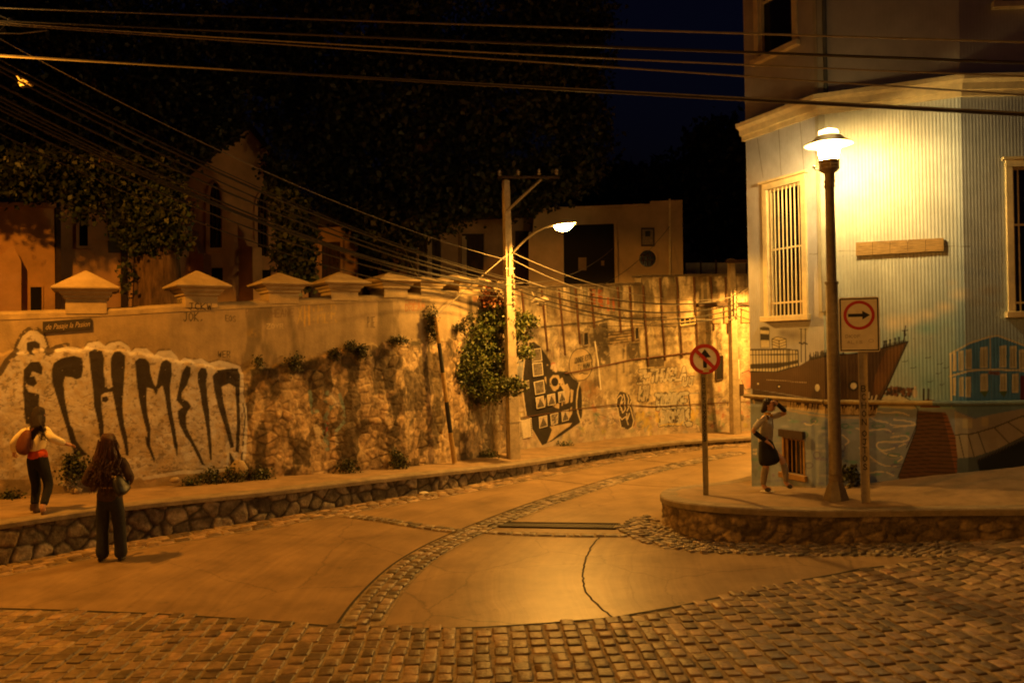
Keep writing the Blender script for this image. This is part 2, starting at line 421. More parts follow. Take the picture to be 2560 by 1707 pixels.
STROKES = {
 'A': [[(0, 0), (.5, 1), (1, 0)], [(.2, .4), (.8, .4)]], 'B': [[(0, 0), (0, 1), (.7, 1), (.9, .8), (.7, .55), (0, .5)], [(.7, .55), (1, .25), (.75, 0), (0, 0)]],
 'C': [[(1, .85), (.6, 1), (.1, .75), (.1, .25), (.6, 0), (1, .15)]], 'D': [[(0, 0), (0, 1), (.6, .95), (1, .5), (.6, .05), (0, 0)]],
 'E': [[(1, 1), (0, 1), (0, 0), (1, 0)], [(0, .5), (.8, .5)]], 'F': [[(1, 1), (0, 1), (0, 0)], [(0, .5), (.8, .5)]],
 'G': [[(1, .85), (.5, 1), (.05, .6), (.1, .2), (.6, 0), (1, .2), (1, .45), (.6, .45)]], 'H': [[(0, 0), (0, 1)], [(1, 0), (1, 1)], [(0, .5), (1, .5)]],
 'I': [[(.5, 0), (.5, 1)]], 'J': [[(.2, 1), (1, 1)], [(.7, 1), (.7, .2), (.4, 0), (.05, .2)]], 'K': [[(0, 0), (0, 1)], [(1, 1), (0, .45), (1, 0)]],
 'L': [[(0, 1), (0, 0), (.9, 0)]], 'M': [[(0, 0), (.1, 1), (.5, .35), (.9, 1), (1, 0)]], 'N': [[(0, 0), (0, 1), (1, 0), (1, 1)]],
 'O': [[(.5, 1), (.05, .7), (.05, .3), (.5, 0), (.95, .3), (.95, .7), (.5, 1)]], 'P': [[(0, 0), (0, 1), (.8, .95), (.9, .7), (.7, .5), (0, .45)]],
 'R': [[(0, 0), (0, 1), (.8, .95), (.9, .7), (.7, .5), (0, .45)], [(.5, .45), (1, 0)]], 'S': [[(.95, .85), (.5, 1), (.1, .8), (.3, .55), (.8, .4), (.95, .2), (.5, 0), (.05, .12)]],
 'T': [[(0, 1), (1, 1)], [(.5, 1), (.5, 0)]], 'U': [[(0, 1), (.05, .2), (.5, 0), (.95, .2), (1, 1)]], 'V': [[(0, 1), (.5, 0), (1, 1)]],
 'W': [[(0, 1), (.25, 0), (.5, .7), (.75, 0), (1, 1)]], 'X': [[(0, 0), (1, 1)], [(0, 1), (1, 0)]], 'Y': [[(0, 1), (.5, .5), (1, 1)], [(.5, .5), (.5, 0)]],
 'Z': [[(0, 1), (1, 1), (0, 0), (1, 0)]], '?': [[(.1, .8), (.5, 1), (.9, .8), (.5, .45), (.5, .25)], [(.5, .08), (.5, 0)]],
 '>': [[(.9, .2), (.5, 0), (.1, .2), (.5, .55), (.5, .75)], [(.5, .92), (.5, 1)]], '.': [[(.4, .0), (.5, .08)]], '-': [[(.1, .5), (.9, .5)]],
}
def ribbon_text(mb, t, o, ax, up, h, w, lw, step=None):
    """lettering as flat strips: o start, ax reading direction, up letter height direction; step = (advance) for stacked letters"""
    o = Vector(o); ax = Vector(ax).normalized(); up = Vector(up).normalized(); nn = ax.cross(up)
    for L in t:
        for st in STROKES.get(L, []):
            for a, b in zip(st[:-1], st[1:]):
                A = o + ax * a[0] * w + up * a[1] * h; B = o + ax * b[0] * w + up * b[1] * h
                d = (B - A).normalized(); q = d.cross(nn) * lw / 2; e = d * lw * .4
                mb.add([A - e + q, A - e - q, B + e - q, B + e + q], [(0, 1, 2, 3)])
        o = o + (Vector(step) if step else ax * w * 1.4)
    return mb
def T(s, ox, oy):
    return lambda pts: [(ox + x / s, oy + y / s) for x, y in pts]
T1 = T(3.336, 0, 640); T2 = T(3.336, 600, 640); T3 = T(2.904, 1100, 640); T4 = T(3.1365, 1820, 640); T5 = T(2.851, 0, 900)
T6 = T(2.45, 1600, 900); T9 = T(5.228, 1250, 840); T10 = T(6.533, 1400, 880); TB = T(2.138, 700, 1150); TR = T(2.735, 1700, 1200)
# ================================================================== GROUND
def polyline_resample(pts, n):
    p = np.array([tuple(q) for q in pts], float); d = np.hypot(*(np.diff(p[:, :2], axis=0).T)); s = np.concatenate([[0], np.cumsum(d)])
    t = np.linspace(0, s[-1], n); return np.stack([np.interp(t, s, p[:, k]) for k in range(p.shape[1])], 1)
def smooth_line(pts, n, it=2):
    p = polyline_resample(pts, n)
    for _ in range(int(it * n // 8)):
        p[1:-1] = p[1:-1] * .5 + (p[:-2] + p[2:]) * .25
    return p
def in_poly(x, y, poly):
    ins = np.zeros(x.shape, bool); n = len(poly)
    for i in range(n):
        x0, y0 = poly[i][0], poly[i][1]; x1, y1 = poly[(i + 1) % n][0], poly[(i + 1) % n][1]
        if y0 == y1: continue
        ins ^= ((y0 > y) != (y1 > y)) & (x < (x1 - x0) * (y - y0) / (y1 - y0) + x0)
    return ins
def sheet(name, xs, ys, z0, m, keep=None, parent=None):
    X, Y = np.meshgrid(xs, ys, indexing='ij'); Z = ground_z(X, Y) + z0
    P = np.stack([X, Y, Z], -1)
    k = None
    if keep is not None:
        xc = (X[:-1, :-1] + X[1:, 1:]) / 2; yc = (Y[:-1, :-1] + Y[1:, 1:]) / 2; k = keep(xc, yc)
    return npmesh(name, P.reshape(-1, 3), grid_quads(len(xs), len(ys), k), None, m, parent)
def strip(name, L, R, dz, m, parent=None):
    """ribbon between two plan polylines of equal length, laid on the ground"""
    L, R = np.array(L)[:, :2], np.array(R)[:, :2]; k = 5; rows = []
    for i in range(k):
        q = L + (R - L) * i / (k - 1); rows.append(np.column_stack([q, ground_z(q[:, 0], q[:, 1]) + dz]))
    P = np.stack(rows, 1); return npmesh(name, P.reshape(-1, 3), grid_quads(len(L), k), None, m, parent)
def offset(P, d):
    t = np.gradient(P[:, :2], axis=0); t /= np.hypot(t[:, 0], t[:, 1])[:, None]
    return P[:, :2] + np.stack([t[:, 1], -t[:, 0]], 1) * d

xs = np.concatenate([[-160, -80, -45, -30, -20], np.arange(-14, 14.01, .35), [20, 30, 45, 80, 160]])
ys = np.concatenate([[-60, -20, -8, 0], np.arange(3, 30.01, .35), [35, 45, 60, 100, 200]])
tag(sheet('road', xs, ys, 0, 'road'), 'smooth orange lit concrete carriageway curving away between raised pavements', 'road', kind='structure')

# rounded paving stones, many in one mesh
TG = np.array([-1, -.92, -.74, 0, .74, .92, 1]); TX, TY = np.meshgrid(TG, TG, indexing='ij')
TEDGE = np.maximum(abs(TX), abs(TY)); TSH = 1 - .07 * (abs(TX) * abs(TY)) ** 2
def stones(name, items, tone, dz=.0, label=None, parent=None, kind='structure'):
    n = len(items); it = np.array(items)             # x, y, angle, lx, ly, height
    x = TX[None] * TSH * it[:, 3, None, None] / 2; y = TY[None] * TSH * it[:, 4, None, None] / 2
    jit = RNG.normal(0, .035, (n, 7, 7, 2)) * .5 + RNG.normal(0, .045, (n, 1, 7, 2)) * np.array([0, 1]) + RNG.normal(0, .045, (n, 7, 1, 2)) * np.array([1, 0]); x = x + jit[..., 0] * it[:, 3, None, None] * .5; y = y + jit[..., 1] * it[:, 4, None, None] * .5
    h = it[:, 5, None, None] * (1 - np.where(TEDGE > .95, 1, np.where(TEDGE > .8, .26, np.where(TEDGE > .5, .05, 0)))[None]) * (1 + RNG.normal(0, .06, (n, 7, 7)))
    h = h + (RNG.normal(0, .07, (n, 1, 1)) * TX + RNG.normal(0, .07, (n, 1, 1)) * TY) * it[:, 5, None, None] + RNG.normal(0, .10, (n, 1, 1)) * it[:, 5, None, None]
    h = np.where(TEDGE[None] > .99, -.012, h)
    c, s = np.cos(it[:, 2])[:, None, None], np.sin(it[:, 2])[:, None, None]
    X = it[:, 0, None, None] + x * c - y * s; Y = it[:, 1, None, None] + x * s + y * c
    Z = ground_z(X, Y) + dz + h
    V = np.stack([X, Y, Z], -1).reshape(-1, 3)
    q = grid_quads(7, 7); Q = (q[None] + (np.arange(n) * 49)[:, None, None]).reshape(-1, 4)
    b = (.40 + .85 * RNG.random((n, 1)) ** 1.5)[:, :, None] * np.ones((1, 49, 1)) * np.array(tone)
    b = b * (1 + RNG.normal(0, .018, (n, 1, 3))) * (.75 + .5 * fbm(X * .9, Y * .9, 77).reshape(n, 49, 1))
    o = npmesh(name, V, Q, b.reshape(-1, 3), 'cobble', parent, smooth=True)
    if label: tag(o, label, kind=kind)
    return o
EDGE = [at_ground(*p) for p in [(-260, 1515), (0, 1523), (200, 1529), (400, 1537), (650, 1553), (870, 1571), (1050, 1574), (1200, 1571), (1360, 1561), (1530, 1547), (1700, 1517), (1850, 1484), (2000, 1453), (2150, 1424), (2300, 1404), (2395, 1391)]]
GUT = [at_ground(*p) for p in [(1543, 1320), (1562, 1336), (1590, 1349), (1650, 1368), (1760, 1383), (1934, 1388), (2150, 1390), (2395, 1392)]]
RKB = [at_ground(*p) for p in [(1655, 1312), (1682, 1328), (1722, 1343), (1762, 1350), (1804, 1355), (1927, 1359), (2049, 1361), (2212, 1357), (2416, 1351), (2560, 1347)]]
COBP = [tuple(p[:2]) for p in EDGE] + [tuple(RKB[-2][:2]), tuple(RKB[-1][:2]), (9.2, 11.2), (9.8, 4.6), (-11, 4.6)]
def fill(poly, i0, i1, j0, j1, wx, wy, slope, y0=9., h=.034, gap=.018, jx=.1):
    out = []
    poly = np.array(poly)
    for i in range(i0, i1):
        off = RNG.random() * wy * .6
        for j in range(j0, j1):
            a = i * wx + .22 * wx * math.sin(i * 12.9898); b = j * wy + off + .10 * wy * math.sin(j * 5.1 + i * 3.7); sl = slope(a)
            x = a - sl * (b - y0) + RNG.normal(0, .007); y = b + RNG.normal(0, .01)
            out.append((x, y, sl + RNG.normal(0, .035), (wx - gap) * (1 + .12 * math.cos(i * 12.9898) + RNG.normal(0, .06)), (wy - gap) * (1 + RNG.normal(0, .10)), h * (.35 if RNG.random() < .10 else 1 + RNG.normal(0, .22))))
    o = np.array(out); k = in_poly(o[:, 0], o[:, 1], poly)
    return o[k]
st = fill(COBP, -66, 60, 20, 58, .170, .215, lambda a: .03 + .20 * float(sm((a + 1.) / 8)), h=.014, gap=.022)
cs = stones('cobblestone_street', st, (.31, .205, .115), .012, 'worn square granite cobbles paving the crossing street with sandy joints')
mk = np.array(COBP)
fx = np.arange(-11.2, 10, .09); fy = np.arange(4.5, 13.2, .09)
sheet('sandy_joints', fx, fy, .010, 'mortar', lambda x, y: in_poly(x, y, mk), cs)
e = polyline_resample([tuple(p[:2]) for p in EDGE], 120)
strip('joint_line', offset(e, -.02), offset(e, .03), .016, 'seam', cs)

def path_stones(P, across, w, ln, d0=0., h=.025):
    """rows of stones along a plan polyline; across = how many, w = width of each"""
    P = np.asarray(P)[:, :2]; d = np.hypot(*np.diff(P, axis=0).T); L = d.sum(); out = []
    for c in range(across):
        s = RNG.random() * ln
        Q = offset(polyline_resample(P, 160), d0 + (c + .5) * w); sq = np.concatenate([[0], np.cumsum(np.hypot(*np.diff(Q, axis=0).T))])
        while s < sq[-1]:
            l = ln * (1 + RNG.normal(0, .22)); l = max(l, ln * .5)
            x, y = np.interp(s + l / 2, sq, Q[:, 0]), np.interp(s + l / 2, sq, Q[:, 1])
            x2, y2 = np.interp(s + l / 2 + .1, sq, Q[:, 0]), np.interp(s + l / 2 + .1, sq, Q[:, 1])
            if abs(x2 - x) + abs(y2 - y) < 1e-6: break
            out.append((x + RNG.normal(0, .006), y + RNG.normal(0, .006), math.atan2(y2 - y, x2 - x) + RNG.normal(0, .07), l - .015, w - .014 + RNG.normal(0, .008), h)); s += l
    return out
# kerb line of the long pavement
KL = [at_z(u, v, 0) for u, v in [(35, 1408), (193, 1377), (326, 1352), (698, 1296), (887, 1260), (1102, 1227), (1308, 1187), (1467, 1155), (1672, 1122), (1870, 1108)]]
d0 = (KL[0] - KL[1]).normalized(); KL = [KL[0] + d0 * 4.5] + KL
dl = (KL[-1] - KL[-2]).normalized(); KL.append(KL[-1] + dl * 5)
KLs = smooth_line([tuple(p[:2]) for p in KL], 90, 1)
KH = [.64, .62, .61, .60, .515, .46, .40, .285, .24, .20, .18, .16]
ks = np.concatenate([[0], np.cumsum([(KL[i + 1] - KL[i]).length for i in range(len(KL) - 1)])])
kerb_h = lambda t: np.interp(t * ks[-1], ks, KH)
pave = []
pave += path_stones(KLs, 4, .15, .24, .03, .020)
g1 = stones('gutter_cobbles', pave, (.31, .21, .12), .006, 'strip of flat cobbles along the foot of the long raised pavement')
strip('gutter_mortar', offset(KLs, -.08), offset(KLs, .66), .005, 'mortar', g1)
MID = [at_ground(*p) for p in [(852, 1566), (880, 1520), (925, 1470), (985, 1413), (1060, 1368), (1120, 1340), (1190, 1312), (1255, 1286), (1330, 1258), (1450, 1220), (1560, 1188), (1680, 1160), (1830, 1130)]]
MIDs = smooth_line([tuple(p[:2]) for p in MID], 80, 1)
g2 = stones('centre_strip_cobbles', path_stones(MIDs, 3, .145, .17, 0, .026), (.29, .22, .15), .006, 'curved strip of small cobbles dividing the concrete lanes')
strip('strip_mortar', offset(MIDs, -.05), offset(MIDs, .47), .005, 'mortar', g2)
strip('joint_line', offset(MIDs, -.075), offset(MIDs, -.04), .009, 'seam', g2)
CR = [smooth_line([tuple(at_ground(*p)[:2]) for p in q], 40, 1) for q in ([(862, 1287), (960, 1300), (1060, 1316), (1165, 1330)], [(1190, 1328), (1300, 1333), (1430, 1337), (1560, 1337)])]
g3 = stones('cross_strip_cobbles', path_stones(CR[0], 2, .13, .15, -.1, .022) + path_stones(CR[1], 1, .15, .16, 0, .022), (.29, .22, .15), .006, 'thin line of cobbles crossing the concrete lanes by the drain')
for c in CR: strip('strip_mortar', offset(c, -.12), offset(c, .17), .0055, 'mortar', g3)
GP = [tuple(p[:2]) for p in GUT] + [tuple(p[:2]) for p in RKB[8::-1]] + [(2.35, 14.6), (2.0, 14.3)]
gst = fill(GP, 5, 60, 80, 200, .125, .095, lambda a: .3, 12.5, .024, .012)
g4 = stones('corner_gutter_cobbles', gst, (.30, .225, .15), .006, 'fan of narrow cobbles round the foot of the rounded pavement corner')
gp = np.array(GP)
sheet('gutter_mortar', np.arange(1.5, 7, .06), np.arange(10.8, 15, .06), .0045, 'mortar', lambda x, y: in_poly(x, y, gp), g4)
# joints in the concrete
def seam(pxs, w, name='pavement_joint'):
    p = smooth_line([tuple(at_ground(*q)[:2]) for q in pxs], 50, 0)
    p[1:-1] += RNG.normal(0, .006, (len(p) - 2, 2))
    return strip(name, offset(p, -w / 2), offset(p, w / 2), .004, 'seam')
for q, w in (([(1500, 1340), (1478, 1366), (1463, 1400), (1457, 1440), (1461, 1475), (1482, 1500), (1510, 1525), (1537, 1548)], .024),
             ([(1338, 1196), (1420, 1205), (1490, 1214)], .03), ([(1545, 1209), (1640, 1216), (1712, 1217)], .03), ([(1600, 1150), (1690, 1158), (1740, 1163)], .03)):
    tag(seam(q, w), 'dark joint line between slabs of the concrete carriageway', kind='structure')
# drain grating
gc = [at_ground(*p) for p in [(1233, 1307), (1549, 1311), (1537, 1323), (1200, 1317)]]
dr = thing('drain_grating', 'long rusty iron drain grating set across the concrete lane', 'drain grating', gc[3])
mb = MB()
for a, b in ((0, 1), (1, 2), (2, 3), (3, 0)):
    mb.tube([gc[a] + Vector((0, 0, .012)), gc[b] + Vector((0, 0, .012))], .018, 6)
mb.build('frame', 'grating', dr)
mb = MB()
for i in range(1, 46):
    t = i / 46; a = gc[0].lerp(gc[1], t); b = gc[3].lerp(gc[2], t)
    mb.tube([a + Vector((0, 0, .01)), b + Vector((0, 0, .01))], .011, 4)
mb.build('bars', 'grating', dr)
mb = MB(); mb.add([p + Vector((0, 0, .005)) for p in gc], [(0, 1, 2, 3)]); mb.build('drain_channel', 'dark', dr)

# ================================================================== RAISED PAVEMENTS
def stone_face(name, pts, ztop, zbot, tone, mort, cell, parent, res=.024, relief=.05, k=3, pw=1.):
    f = Face(pts); ns = int(f.L / res); s = np.linspace(0, f.L, ns); t = s / f.L
    zt = ztop(t); zb = zbot(t); nz = max(14, int((zt - zb).max() / res))
    S = np.repeat(s[:, None], nz, 1); w = np.linspace(0, 1, nz)[None]; Z = zb[:, None] * (1 - w) + zt[:, None] * w
    wx = fbm(S * 3, Z * 3, 40, 3) * .5
    f1, f2, cid = worley(S / cell[0] + wx, Z / cell[1] + wx * .7, k, .95)
    e = sm((f2 - f1) / .22 + .25 * (fbm(S * 14, Z * 14, 71) - .5))
    n = relief * (e ** pw) * (.45 + .9 * cid) + .026 * (fbm(S * 12, Z * 12, 9) - .5)
    P = f.P(S, Z, n - relief * .6)
    c = np.array(tone) * (.45 + 1.0 * cid[..., None]) * (.45 + 1.1 * fbm(S * 11, Z * 11, 4)[..., None])
    c = c * (.55 + .9 * fbm(S * 1.3, Z * 3, 14)[..., None])
    c = c * e[..., None] + np.array(mort) * (.4 + 1.2 * fbm(S * 7, Z * 7, 24)[..., None]) * (1 - e[..., None]); c = c * (.6 + .8 * fbm(S * 22, Z * 22, 25)[..., None])
    return npmesh(name, P.reshape(-1, 3), grid_quads(ns, nz), c.reshape(-1, 3), 'stone', parent, smooth=True)
def slab_edge(mb, P, z, th, over, depth):
    """kerb slab of given thickness following a plan polyline, overhanging outward"""
    o, i = offset(P, over), offset(P, -depth); b = .02; ob = offset(P, over - b)
    n = len(P); vs = []
    for k in range(n):
        vs += [(*i[k], z[k]), (*ob[k], z[k]), (*o[k], z[k] - b), (*o[k], z[k] - th), (*i[k], z[k] - th)]
    fs = [(5 * k + a, 5 * (k + 1) + a, 5 * (k + 1) + (a + 1) % 5, 5 * k + (a + 1) % 5) for k in range(n - 1) for a in range(5)]
    fs += [tuple(range(5)), tuple(5 * (n - 1) + a for a in range(4, -1, -1))]
    mb.add(vs, fs)
def surface(name, A, za, B, zb, m, lab, k=8):
    rows = []
    for i in range(k):
        t = i / (k - 1); rows.append(np.column_stack([A * (1 - t) + B * t, za * (1 - t) + zb * t + .006 * (RNG.random(len(A)) - .5)]))
    P = np.stack(rows, 1); o = npmesh(name, P.reshape(-1, 3), grid_quads(len(A), k), None, m, None)
    return tag(o, lab, kind='structure')
tl = np.linspace(0, 1, len(KLs))
kw = thing('kerb_wall', 'long rubble stone kerb wall under the raised pavement beside the graffiti walls', 'kerb wall', (*KLs[30], 0))
stone_face('stone_face', KLs, lambda t: kerb_h(t) - .06, lambda t: 0 * t - .05, (.23, .185, .135), (.045, .034, .024), (.27, .24), kw, .024, .034)
mb = MB(); slab_edge(mb, KLs, kerb_h(tl), .085, .045, .30); mb.build('slab_edge', 'slab', kw, smooth=True)

# foot of the walls behind that pavement
WB = [(0, 1243, .60), (425, 1214, .55), (700, 1190, .50), (1000, 1168, .42), (1135, 1152, .37), (1262, 1130, .30)]
FB = [(1262, 1130, .30), (1303, 1122, .28), (1396, 1113, .26), (1513, 1098, .24), (1672, 1084, .21), (1789, 1079, .20), (1875, 1077, .19)]
wb = [at_z(*p) for p in WB]; fb = [at_z(*p) for p in FB]
wb = [wb[0] + (wb[0] - wb[1]).normalized() * 4.5] + wb
fb = fb + [fb[-1] + (fb[-1] - fb[-2]).normalized() * 5]
base = wb + fb[1:]
BL = smooth_line([tuple(p) for p in base], 90, 0)
A = offset(KLs, -.25)
surface('long_pavement', A, kerb_h(tl), BL[:, :2] + (BL[:, :2] - A) * .08, BL[:, 2], 'pavement', 'raised concrete pavement running below the graffiti walls')

# rounded pavement at the corner house
RT = [(1655, 1239), (1670, 1246), (1690, 1251), (1722, 1257), (1760, 1261), (1804, 1265), (1927, 1271), (2049, 1275), (2212, 1273), (2416, 1269), (2560, 1269)]
rk = [tuple(p) for p in [RKB[0], at_ground(1666, 1320), at_ground(1690, 1332), RKB[2], RKB[3], RKB[4], RKB[5], RKB[6], RKB[7], RKB[8], RKB[9]]]
rz = []
for p, (u, v) in zip(rk, RT):
    d = ray(u, v); rz.append(CAMZ + d.z * p[1] / d.y)
side = [(5.6, 18.6, .18), (4.9, 17.3, .20), (4.15, 16.4, .25), (3.35, 15.6, .34), (2.75, 14.8, .43), (2.50, 14.2, .47)]
far = [(rk[-1][0] + 1.6, rk[-1][1] - .55, rz[-1] + .14), (rk[-1][0] + 4, rk[-1][1] - 1.2, rz[-1] + .3)]
RC = np.array(side + [(p[0], p[1], z) for p, z in zip(rk, rz)] + far)
RCs = smooth_line(RC, 110, .5)
cw = thing('kerb_wall', 'curved rubble stone kerb wall holding up the rounded corner pavement', 'kerb wall', (*RCs[45, :2], 0))
tr = np.linspace(0, 1, len(RCs)); sr = np.concatenate([[0], np.cumsum(np.hypot(*np.diff(RCs[:, :2], axis=0).T))]); sr /= sr[-1]
stone_face('stone_face', RCs[:, :2], lambda t: np.interp(t, sr, RCs[:, 2]) - .07, lambda t: ground_z(np.interp(t, sr, RCs[:, 0]), np.interp(t, sr, RCs[:, 1])) - .05,
           (.25, .185, .115), (.15, .105, .06), (.24, .13), cw, .022, .030, 21)
mb = MB(); slab_edge(mb, RCs[:, :2], RCs[:, 2], .10, .04, .25); mb.build('slab_edge', 'slab', cw, smooth=True)
PA, PB, PC, PD = (4.54, 15.85), (5.30, 14.10), (7.21, 13.20), (10.8, 13.15)
RBK = [(5.7, 18.7, .18), (4.9, 17.0, .20), (4.6, 16.0, .22), (4.6, 15.8, .24), (4.85, 15.2, .34), (5.05, 14.7, .42), (5.30, 14.15, .50), (5.75, 13.93, .60), (6.3, 13.67, .73), (6.8, 13.44, .83), (7.21, 13.25, .90), (8.1, 13.25, .98), (10.8, 13.25, 1.1)]
bk = np.array(RBK); tb = [0, .13, .24, .27, .34, .40, .47, .54, .62, .69, .75, .85, 1.0]
Bk = np.stack([np.interp(tr, tb, bk[:, i]) for i in range(3)], 1)
Ai = offset(RCs, -.2)
nb = Bk[:, :2] + (Bk[:, :2] - Ai) * .10
surface('corner_pavement', Ai, RCs[:, 2], nb, Bk[:, 2], 'pavement', 'raised concrete pavement rounding the corner before the mural house', 12)
def corner_z(x, y):
    """height of the corner pavement (inverse-distance of its edges)"""
    P = np.vstack([np.column_stack([Ai, RCs[:, 2]]), np.column_stack([nb, Bk[:, 2]])]); d = np.hypot(P[:, 0] - x, P[:, 1] - y)
    i = np.argmin(np.hypot(Ai[:, 0] - x, Ai[:, 1] - y) + np.hypot(nb[:, 0] - x, nb[:, 1] - y)); a, b = Ai[i], nb[i]
    t = np.clip(np.dot([x - a[0], y - a[1]], b - a) / np.dot(b - a, b - a), 0, 1); return float(RCs[i, 2] * (1 - t) + Bk[i, 2] * t)
def at_corner(u, v):
    z = .5
    for _ in range(12):
        p = at_z(u, v, z); z = .5 * z + .5 * corner_z(p.x, p.y)
    return Vector((p.x, p.y, z))

# ================================================================== PLASTERED BOUNDARY WALL
def seg(pts, v):
    return np.interp(v, [p[0] for p in pts], [p[1] for p in pts])
bw_base = smooth_line([tuple(p) for p in wb], 60, 0)
BW = Face(bw_base[:, :2])
res = .0165
ns = int(BW.L / res); S1 = np.linspace(0, BW.L, ns); sb = np.linspace(0, BW.L, 60)
zb = np.interp(S1, sb, bw_base[:, 2]) - .08
tops = []
for u, v in [(0, 781), (145, 776), (289, 771), (436, 762), (600, 755), (770, 746), (990, 736), (1154, 727), (1225, 722), (1262, 721)]:
    tops.append(BW.hit(u, v))
zt = np.interp(S1, [a for a, b in tops], [b for a, b in tops]) - .06
nz = int((zt - zb).max() / res)
w = np.linspace(0, 1, nz)[None]; S = np.repeat(S1[:, None], nz, 1); Z = zb[:, None] * (1 - w) + zt[:, None] * w
P0 = BW.P(S, Z); U, Vv = project(P0)
VB = [(-300, 865), (0, 880), (150, 868), (300, 872), (480, 905), (600, 925), (700, 908), (800, 887), (870, 866), (990, 852), (1050, 846), (1150, 842), (1262, 838)]
vb = seg(VB, U) + 9 * (fbm(S * 7, Z * 3, 3) - .5) * 2
low = sm((Vv - vb) / 9.)                                # 1 on the rough lower wall
rub = low * np.where(U < 560, .14, 1.0)                 # still thickly rendered where the big letters are
rub = np.maximum(rub * sm((U - 470) / 110 + .3), low * .3 * (fbm(S * 2.2, Z * 2.2, 8) > .5) * sm((Vv - 960) / 60))
wx = fbm(S * 2.5, Z * 2.5, 40, 3) * .8
f1, f2, cid = worley(S / .21 + wx * 1.6, Z / .19 + wx * 1.2, 5, 1.0)
ed = sm((f2 - f1) / .34 + .12 * (fbm(S * 12, Z * 12, 88) - .5))
big = fbm(S * 2.0, Z * 2.0, 60, 4)
dispn = low * .05 + rub * (.016 * ed * (.2 + .9 * cid) + .05 * (big - .5) + .022 * (fbm(S * 9, Z * 7, 66) - .5)) + low * .03 * (fbm(S * 4, Z * 4, 70) - .5) + .008 * (fbm(S * 3, Z * 3, 2) - .5) + .010 * rub * (fbm(S * 22, Z * 22, 6) - .5)
Pw = BW.P(S, Z, dispn)
pt = Paint(Pw, (.33, .25, .15)); pt.U, pt.V = U, Vv
# plaster: streaks, grime under the coping, old patches
streak = fbm(S * 9, Z * .8, 31); pt.C *= (.78 + .44 * streak)[..., None]
pt.C *= (1 - .42 * sm((fbm(S * 3.2, Z * .9, 77) - .52) / .12) * (1 - low) * sm((U - 330) / 300))[..., None]
pt.field((1 - low) * sm(((Vv - vb) + 60) / 60) * .35 * (fbm(S * 5, Z * 5, 12) > .5), (.20, .14, .08))
# rubble colours
tone = np.array((.40, .275, .15)) * (.55 + .55 * cid[..., None]) * (.45 + 1.1 * fbm(S * 5, Z * 5, 21)[..., None])
rc_k = .8; joint = np.array((.24, .165, .09)) * (.4 + 1.1 * fbm(S * 8, Z * 8, 29)[..., None])
rc = tone * ed[..., None] + joint * (1 - ed[..., None])
pale = sm((fbm(S * 4.2, Z * 2.0, 93, 5) - .48) / .06)[..., None]
rc = rc * (1 - .75 * pale) + np.array((.50, .37, .22)) * (.6 + .8 * fbm(S * 14, Z * 14, 33)[..., None]) * .75 * pale
dk = sm((fbm(S * 3.6, Z * 2.2, 51, 5) - .50) / .07)[..., None]; rc = rc * (1 - .66 * dk); rc = rc * (.30 + 1.4 * fbm(S * 15, Z * 12, 35)[..., None])
moss = np.exp(-np.clip(Vv - vb, 0, 999) / 26.)[..., None] * (fbm(S * 5, Z * 5, 57)[..., None] > .42)
rc = rc * (1 - .75 * moss) + np.array((.035, .032, .014)) * .75 * moss
rw = np.clip(rub * 1.3, 0, 1)[..., None]; pt.C = pt.C * (1 - rw) + rc * rw
# lilac-white ground of the big lettering
HALO = T1([(-300, 1050), (0, 1000), (60, 900), (130, 830), (150, 760), (190, 680), (240, 640), (300, 635), (350, 670), (375, 740), (400, 830), (470, 790), (560, 770), (650, 780), (700, 800), (740, 740), (820, 725), (880, 770), (920, 740), (1000, 725), (1060, 760), (1090, 820), (1130, 785), (1220, 785), (1290, 850), (1330, 805), (1420, 800), (1465, 850), (1490, 900), (1540, 865), (1610, 880), (1680, 870), (1740, 910), (1830, 885), (1900, 900), (1990, 930), (2010, 990), (2005, 1150), (2030, 1250), (2040, 1400), (2030, 1640), (2000, 1760), (1800, 1790), (1500, 1800), (1200, 1850), (900, 1900), (600, 1930), (300, 1860), (-300, 1850)])
WHITE = (.50, .47, .49)
lowm = sm((pt.V - 1000) / 120); base0 = pt.C.copy(); pt.poly(HALO, WHITE, .93, 0)
pt.C = pt.C * (1 - .55 * (lowm * (fbm(S * 6, Z * 5, 140) > .46))[..., None]) + base0 * .55 * (lowm * (fbm(S * 6, Z * 5, 140) > .46))[..., None]
pt.poly(HALO, (.42, .35, .26), .5, .56, 24); pt.poly(HALO, (.40, .30, .17), .5, .60, 9)
pt.poly(HALO, (.12, .09, .06), .6, .66, 7)
for i in range(26):
    u, v = random.uniform(20, 600), random.uniform(960, 1180); q_ = [(u, v)]
    for k in range(5): u += random.uniform(2, 16); v += random.uniform(-7, 6); q_.append((u, v))
    pt.line(q_, 1.6, (.10, .07, .045), .7, .2)
edge = HALO[1:45]; pt.line([(x, y - 7) for x, y in edge[:12]], 15, (.045, .035, .03), .85, .30); pt.line([(x - 2, y - 6) for x, y in edge[12:]], 6, (.10, .075, .05), .6, .46); pt.line(edge[10:], 9, (.56, .53, .54), .95, 0); pt.line(T1([(160, 760), (200, 680), (250, 640), (300, 640), (350, 680), (375, 750)]), 10, (.52, .48, .46), .95)
K = (.022, .016, .013)
def glyph(p1, p5=None):
    for p in (T1(p1) if p1 else None, T5(p5) if p5 else None):
        if p: pt.poly(p, K, .97, .17, 6)
glyph([(225, 720), (290, 705), (335, 730), (330, 775), (280, 765), (270, 800), (300, 830), (250, 820), (220, 780)])
glyph([(260, 880), (330, 880), (360, 930), (350, 990), (270, 960), (215, 1080), (240, 1130), (330, 1150), (325, 1290), (320, 1400), (215, 1400), (195, 1150), (195, 950), (215, 930)])
glyph([(220, 1010), (290, 1000), (310, 1060), (280, 1090), (225, 1070)])
